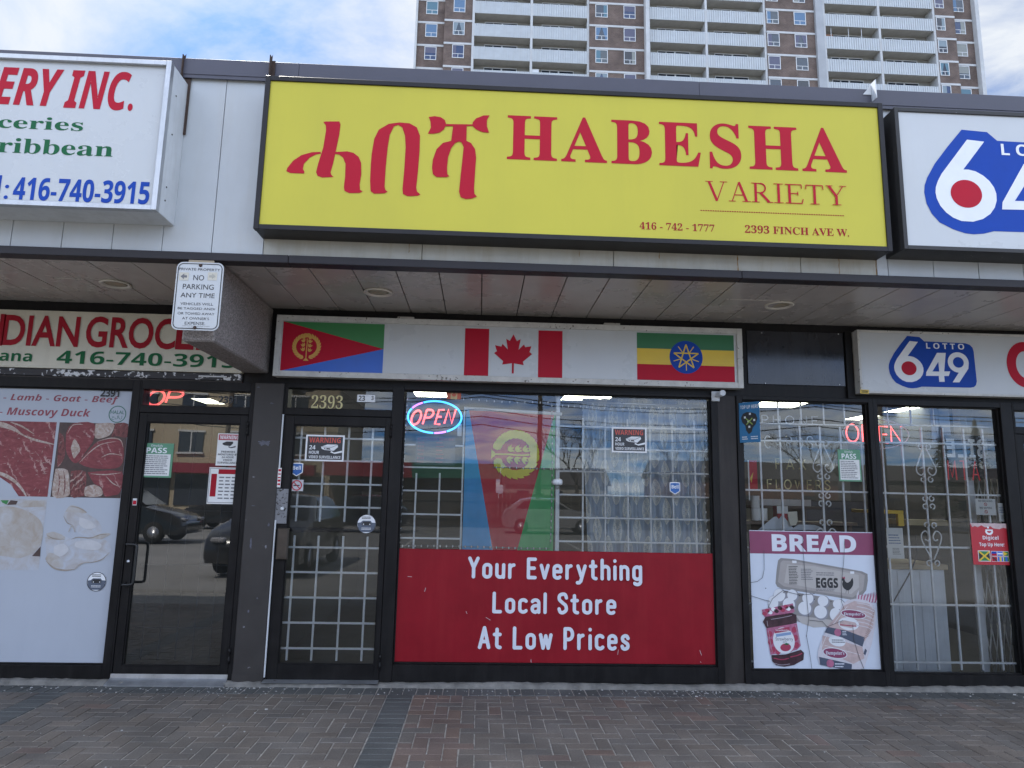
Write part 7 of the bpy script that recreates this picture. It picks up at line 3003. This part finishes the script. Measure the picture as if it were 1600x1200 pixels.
# ================================================================== ACROSS THE CAR PARK (behind the viewer, seen in the glass)
STUCCO = mat('beige_stucco', (.5, .42, .30), .9, var=.12, scale=.8)
AB = thing('apartment_block', 'beige low apartment block with ground floor shops mirrored in the left door glass', 'building', (-30, -52, 0))
q = MB()
q.box(-62, -11.5, -62, -50, -.03, 14)
q.build('wall', STUCCO, AB)
q = MB()
q.box(-62.3, -11.2, -62.3, -49.6, 14.002, 14.5)
q.build('roof', mat('roof_edge', (.25, .22, .2), .8), AB)
DKG = mat('mirror_window_glass', (.05, .06, .08), .1)
q = MB()
for x in range(-60, -13, 4):
    for z in (4.6, 7.6, 10.6):
        q.box(x, x + 1.9, -49.99, -49.9, z, z + 1.6)
wm = q.build('windows_row', DKG, AB)
wm.name = 'window_glass'
q = MB()
for x in range(-60, -13, 4):
    for z in (4.6, 7.6, 10.6):
        q.box(x - .12, x + 2.02, -49.985, -49.86, z + 1.602, z + 1.75)
        q.box(x - .12, x + 2.02, -49.985, -49.8, z - .15, z - .002)
        q.box(x + .9, x + 1.0, -49.89, -49.86, z, z + 1.6)
q.build('window_trim', TFRAME, AB)
q = MB()
q.box(-61, -13, -49.6, -49.0, 2.9, 3.7)
q.build('shop_awning', mat('awning_maroon', (.3, .03, .06), .7, var=.2), AB)
q = MB()
for x in range(-60, -14, 3):
    q.box(x, x + 2.6, -49.99, -49.9, .4, 2.8)
q.build('shop_glass', DKG, AB)
GB = thing('corner_store', 'low store with green and red awning mirrored low in the middle window', 'building', (-2, -34, 0))
q = MB()
q.box(-9, 1, -44, -36, -.03, 3.4)
q.build('wall', mat('brown_block', (.16, .11, .08), .9, var=.2, scale=2), GB)
q = MB()
q.use(mat('awning_green', (.02, .2, .12), .7)).box(-4, 1.2, -36, -34.8, 2.6, 3.5)
q.use(mat('awning_red', (.35, .03, .05), .7)).box(-9.2, -4.002, -36, -34.8, 2.6, 3.5)
q.build('awning', None, GB)
WF = mat('weathered_fence', (.09, .078, .066), .9, var=.3, scale=3)
q = MB()
rb = random.Random(4)
for k in range(150):
    x = -6 + k * .2
    q.box(x, x + .18, -30.0, -29.96, 0, 1.75 + rb.uniform(-.05, .05))
q.box(-6, 24, -29.95, -29.9, .4, .5)
q.box(-6, 24, -29.95, -29.9, 1.3, 1.4)
tag(q.build('board_fence', WF), 'weathered board fence mirrored in the middle window', 'fence')
for x0, x1, y0, h_, c_, lab in ((3, 15, -75, 4.5, (.42, .4, .36), 'low pale house mirrored at the middle of the window'), (20, 40, -70, 5.5, (.22, .12, .09), 'low red brick house mirrored at the right of the window'), (48, 75, -80, 6, (.16, .15, .14), 'long dark low building mirrored in the right shop')):
    t = thing('house', lab, 'house', ((x0 + x1) / 2, y0, 0))
    q = MB()
    q.box(x0, x1, y0 - 8, y0, -.03, h_ - 1.5)
    q.build('wall', mat('house_wall_%d' % x0, c_, .9, var=.1), t)
    q = MB()
    m_ = (y0 - 4)
    q.face([(x0 - .4, y0 + .4, h_ - 1.5), (x1 + .4, y0 + .4, h_ - 1.5), (x1 + .4, m_, h_ + .6), (x0 - .4, m_, h_ + .6)])
    q.face([(x0 - .4, m_, h_ + .6), (x1 + .4, m_, h_ + .6), (x1 + .4, y0 - 8.4, h_ - 1.5), (x0 - .4, y0 - 8.4, h_ - 1.5)])
    q.build('roof', mat('shingle', (.09, .08, .08), .9, var=.2), t)
    for k in range(3):
        x = x0 + (x1 - x0) * (k + .5) / 3
        q = MB()
        q.box(x - .7, x + .7, y0 + .001, y0 + .06, 1.0, 2.3)
        q.build('window', DKG, t)
structure_strip = MB()
structure_strip.box(-300, 300, -46, -33, -.028, -.022)
structure(structure_strip.build('road', mat('old_asphalt', (.12, .118, .115), .9, var=.2, scale=.8)))
q = MB()
for k in range(14):
    q.box(-22 + k * 2.8, -21.9 + k * 2.8, -20, -15, -.027, -.023)
structure(q.build('parking_lines', mat('lot_paint', (.5, .5, .48), .8, var=.3, scale=8)))
q = MB()
q.box(-300, 300, -33.2, -32.9, -.03, .1)
structure(q.build('far_kerb', CEMENT))

# cars standing in the lot
TYRE = mat('tyre_rubber', (.012, .012, .012), .8, var=.1)
RIM = mat('wheel_rim', (.4, .4, .42), .3, metal=.8)


def car(name, label, x, y, along, col, tall=1.0):
    """along: +1 the bonnet points to +x, -1 to -x, 0 towards the shops"""
    t = thing(name, label, 'car', (x, y, 0), 'cars standing in the car park')
    if along == 0:
        tr = lambda l, w_, z: (x + w_, y + l, z)
    else:
        tr = lambda l, w_, z: (x + along * l, y + w_, z)
    prof = [(-2.15, .35), (-2.2, .7), (-2.1, .95), (-1.95, 1.05 * tall), (-1.35, 1.45 * tall), (-.9, 1.52 * tall), (.2, 1.5 * tall), (.95, 1.02 * tall), (1.85, .86), (2.15, .68), (2.2, .4), (2.1, .25), (-2.0, .25)]
    q = MB()
    stations = [(-.87, .0), (-.8, .04), (0, .06), (.8, .04), (.87, .0)]
    rows = []
    for w_, up in ((-.88, 0), (-.84, 0), (-.5, .03), (0, .05), (.5, .03), (.84, 0), (.88, 0)):
        row = []
        for l, z in prof:
            tum = max(0.0, z - .95) * .32
            ww = math.copysign(max(0, abs(w_) - tum), w_) if w_ else 0
            row.append(q.bm.verts.new(tr(l * (.985 if abs(w_) > .86 else 1), ww, z + (up if z > .8 else 0))))
        rows.append(row)
    for a, b in zip(rows, rows[1:]):
        for i in range(len(prof)):
            j = (i + 1) % len(prof)
            f = q.bm.faces.new((a[i], a[j], b[j], b[i]))
            f.smooth = True
    q.bm.faces.new(rows[0])
    q.bm.faces.new(rows[-1][::-1])
    q.build('body', mat('car_paint_%d' % int(col[2] * 1000), col, .2, var=.04, coat=.6), t)
    gm = mat('car_glass', (.015, .018, .022), .05)
    for s in (-1, 1):
        q = MB()
        g = [(-1.6, 1.08 * tall), (-1.25, 1.4 * tall), (-.85, 1.45 * tall), (.15, 1.43 * tall), (.75, 1.06 * tall)]
        q.face([tr(l, s * (.89 - max(0, z - .95) * .30), z) for l, z in g])
        q.build('side_window', gm, t, recalc=False)
    q = MB()
    q.face([tr(.3, -.62, 1.5 * tall), tr(.3, .62, 1.5 * tall), tr(.98, .72, 1.07 * tall), tr(.98, -.72, 1.07 * tall)])
    q.build('windscreen', gm, t, recalc=False)
    for s in (-1, 1):
        q = MB()
        for k in range(1):
            cpos = tr(2.1, s * .62, .68)
            q.box(cpos[0] - .13, cpos[0] + .13, cpos[1] - .13, cpos[1] + .13, .64, .74, .03)
        q.build('headlight', mat('headlight_lens', (.3, .3, .32), .1), t)
        for l in (-1.35, 1.35):
            q = MB()
            cpos = tr(l, s * .8, .31)
            ax = 'x' if along == 0 else 'y'
            q.lathe([(.18, -.1), (.29, -.1), (.32, -.06), (.32, .06), (.29, .1), (.18, .1)], cpos, ax, 22)
            wl_ = q.build('wheel', TYRE, t)
            q = MB()
            q.lathe([(.0, -.105), (.17, -.1), (.18, .1), (.0, .105)], cpos, ax, 18)
            q.build('rim', RIM, wl_)
    return t


car('parked_car', 'black hatchback in the car park mirrored in the left door', -11.2, -16.5, 1, (.012, .012, .014), 1.05)
car('parked_car', 'black sedan crossing behind the hatchback mirrored in the left door', -10.5, -25, -1, (.014, .014, .017), .95)
car('parked_car', 'dark grey car nosing in at the right of the left door reflection', -4.25, -9.4, 0, (.02, .021, .023), 1.0)
car('parked_car', 'dark sedan mirrored through the grid at the left of the middle window', -5.2, -24.5, -1, (.016, .016, .021), 1.0)
car('parked_car', 'silver car mirrored beside the pole at the white window post', 3.2, -25.5, 1, (.3, .3, .31), 1.0)

WOOD = mat('pole_wood', (.11, .085, .065), .9, var=.2, scale=3)
poles = ((-14.5, -34, 11.5), (3.4, -34, 11.0), (24, -34, 11.5))
for i, (x, y, h_) in enumerate(poles):
    t = thing('utility_pole', ('utility pole mirrored in the left door glass', 'utility pole mirrored beside the white window post', 'utility pole mirrored in the right shop windows')[i], 'pole', (x, y, 0), 'utility poles along the road')
    q = MB()
    q.tube([(x, y, -.1), (x + .03, y, h_ * .5), (x + .06, y, h_)], [.17, .14, .11], 10)
    q.build('post', WOOD, t)
    for dz in (.5, 1.5):
        q = MB()
        q.box(x - 1.2, x + 1.2, y - .17, y - .12, h_ - dz - .06, h_ - dz + .06)
        q.build('crossarm', WOOD, t)
    q = MB()
    q.lathe([(.0, 0), (.24, .0), (.26, .04), (.26, .85), (.2, .92), (.0, .93)], (x + .5, y + .05, h_ - 3.2), 'z', 14)
    q.build('transformer', mat('transformer_grey', (.28, .29, .3), .6), t)
for i, (z, dy) in enumerate(((10.9, 0), (10.7, .9), (10.0, -.3), (9.9, .8), (8.6, 0), (8.1, .2), (7.5, 0), (7.3, .15), (6.6, .1), (6.2, 0), (5.7, .1))):
    q = MB()
    path = []
    for a in range(-80, 81, 4):
        s = ((a + 80) % 20 - 10) / 10.0
        path.append((a, -34 + dy, z + .5 * (s * s - 1) * (.5 + .1 * i) - .004 * a))
    q.tube(path, .022 + .01 * (i > 4), 5)
    tag(q.build('overhead_wire', BLACK), 'black overhead wire strung along the road and mirrored in the glass', 'wire', 'overhead wires mirrored in the glass')

# bare trees and two conifers beyond the road
BARK = mat('grey_bark', (.09, .075, .065), .95, var=.2)


def bare_tree(x, y, h_, seed, label):
    r = random.Random(seed)
    t = thing('bare_tree', label, 'tree', (x, y, 0), 'bare trees beyond the road')
    q = MB()
    q.tube([(x, y, -.1), (x + .1, y, h_ * .2), (x, y, h_ * .4)], [.2, .16, .12], 8)
    q.build('trunk', BARK, t)
    q = MB()

    def grow(p, d, l, rad, depth):
        e = p + d * l
        q.tube([p, (p + e) / 2 + Vector((r.uniform(-.1, .1), r.uniform(-.1, .1), 0)) * l, e], [rad, rad * .8, rad * .6], 4)
        if depth:
            for k in range(3):
                nd = (d + Vector((r.uniform(-.75, .75), r.uniform(-.75, .75), r.uniform(-.1, .5)))).normalized()
                grow(e, nd, l * r.uniform(.6, .85), rad * .6, depth - 1)
    for k in range(5):
        a = k * 1.256 + r.uniform(-.3, .3)
        grow(Vector((x, y, h_ * (.25 + .035 * k))), Vector((math.cos(a) * .6, math.sin(a) * .6, .8)).normalized(), h_ * .2, .07, 4)
    q.build('crown', BARK, t)


bare_tree(7.5, -48, 8.5, 2, 'bare tree mirrored through the hanging flag')
bare_tree(30, -55, 9.5, 5, 'bare tree mirrored in the right shop window beside the notice')
bare_tree(20, -60, 9.0, 8, 'bare tree mirrored behind the curtain')
for (x, y, h_, lab) in ((44, -58, 9, 'tall dark conifer mirrored in the right window'), (49, -60, 10, 'dark conifer mirrored right of its taller twin')):
    t = thing('conifer', lab, 'tree', (x, y, 0), 'conifers beyond the road')
    q = MB()
    q.tube([(x, y, -.1), (x, y, h_ * .95)], [.16, .03], 7)
    q.build('trunk', BARK, t)
    q = MB()
    r = random.Random(int(x))
    for k in range(1500):
        v = r.random() ** .8
        z = .8 + v * (h_ - .8)
        rad = (1 - v) * h_ * .22 * r.uniform(.3, 1)
        a = r.uniform(0, 6.283)
        p = Vector((x + rad * math.cos(a), y + rad * math.sin(a), z - rad * .25))
        s = r.uniform(.12, .3)
        d1 = Vector((math.cos(a), math.sin(a), -.35)) * s
        d2 = Vector((-math.sin(a), math.cos(a), r.uniform(-.3, .3))) * s * .5
        q.face([p - d2, p + d1, p + d2, p - d1 * .4])
    q.build('crown', mat('conifer_needles', (.02, .04, .02), .8, var=.2), t)
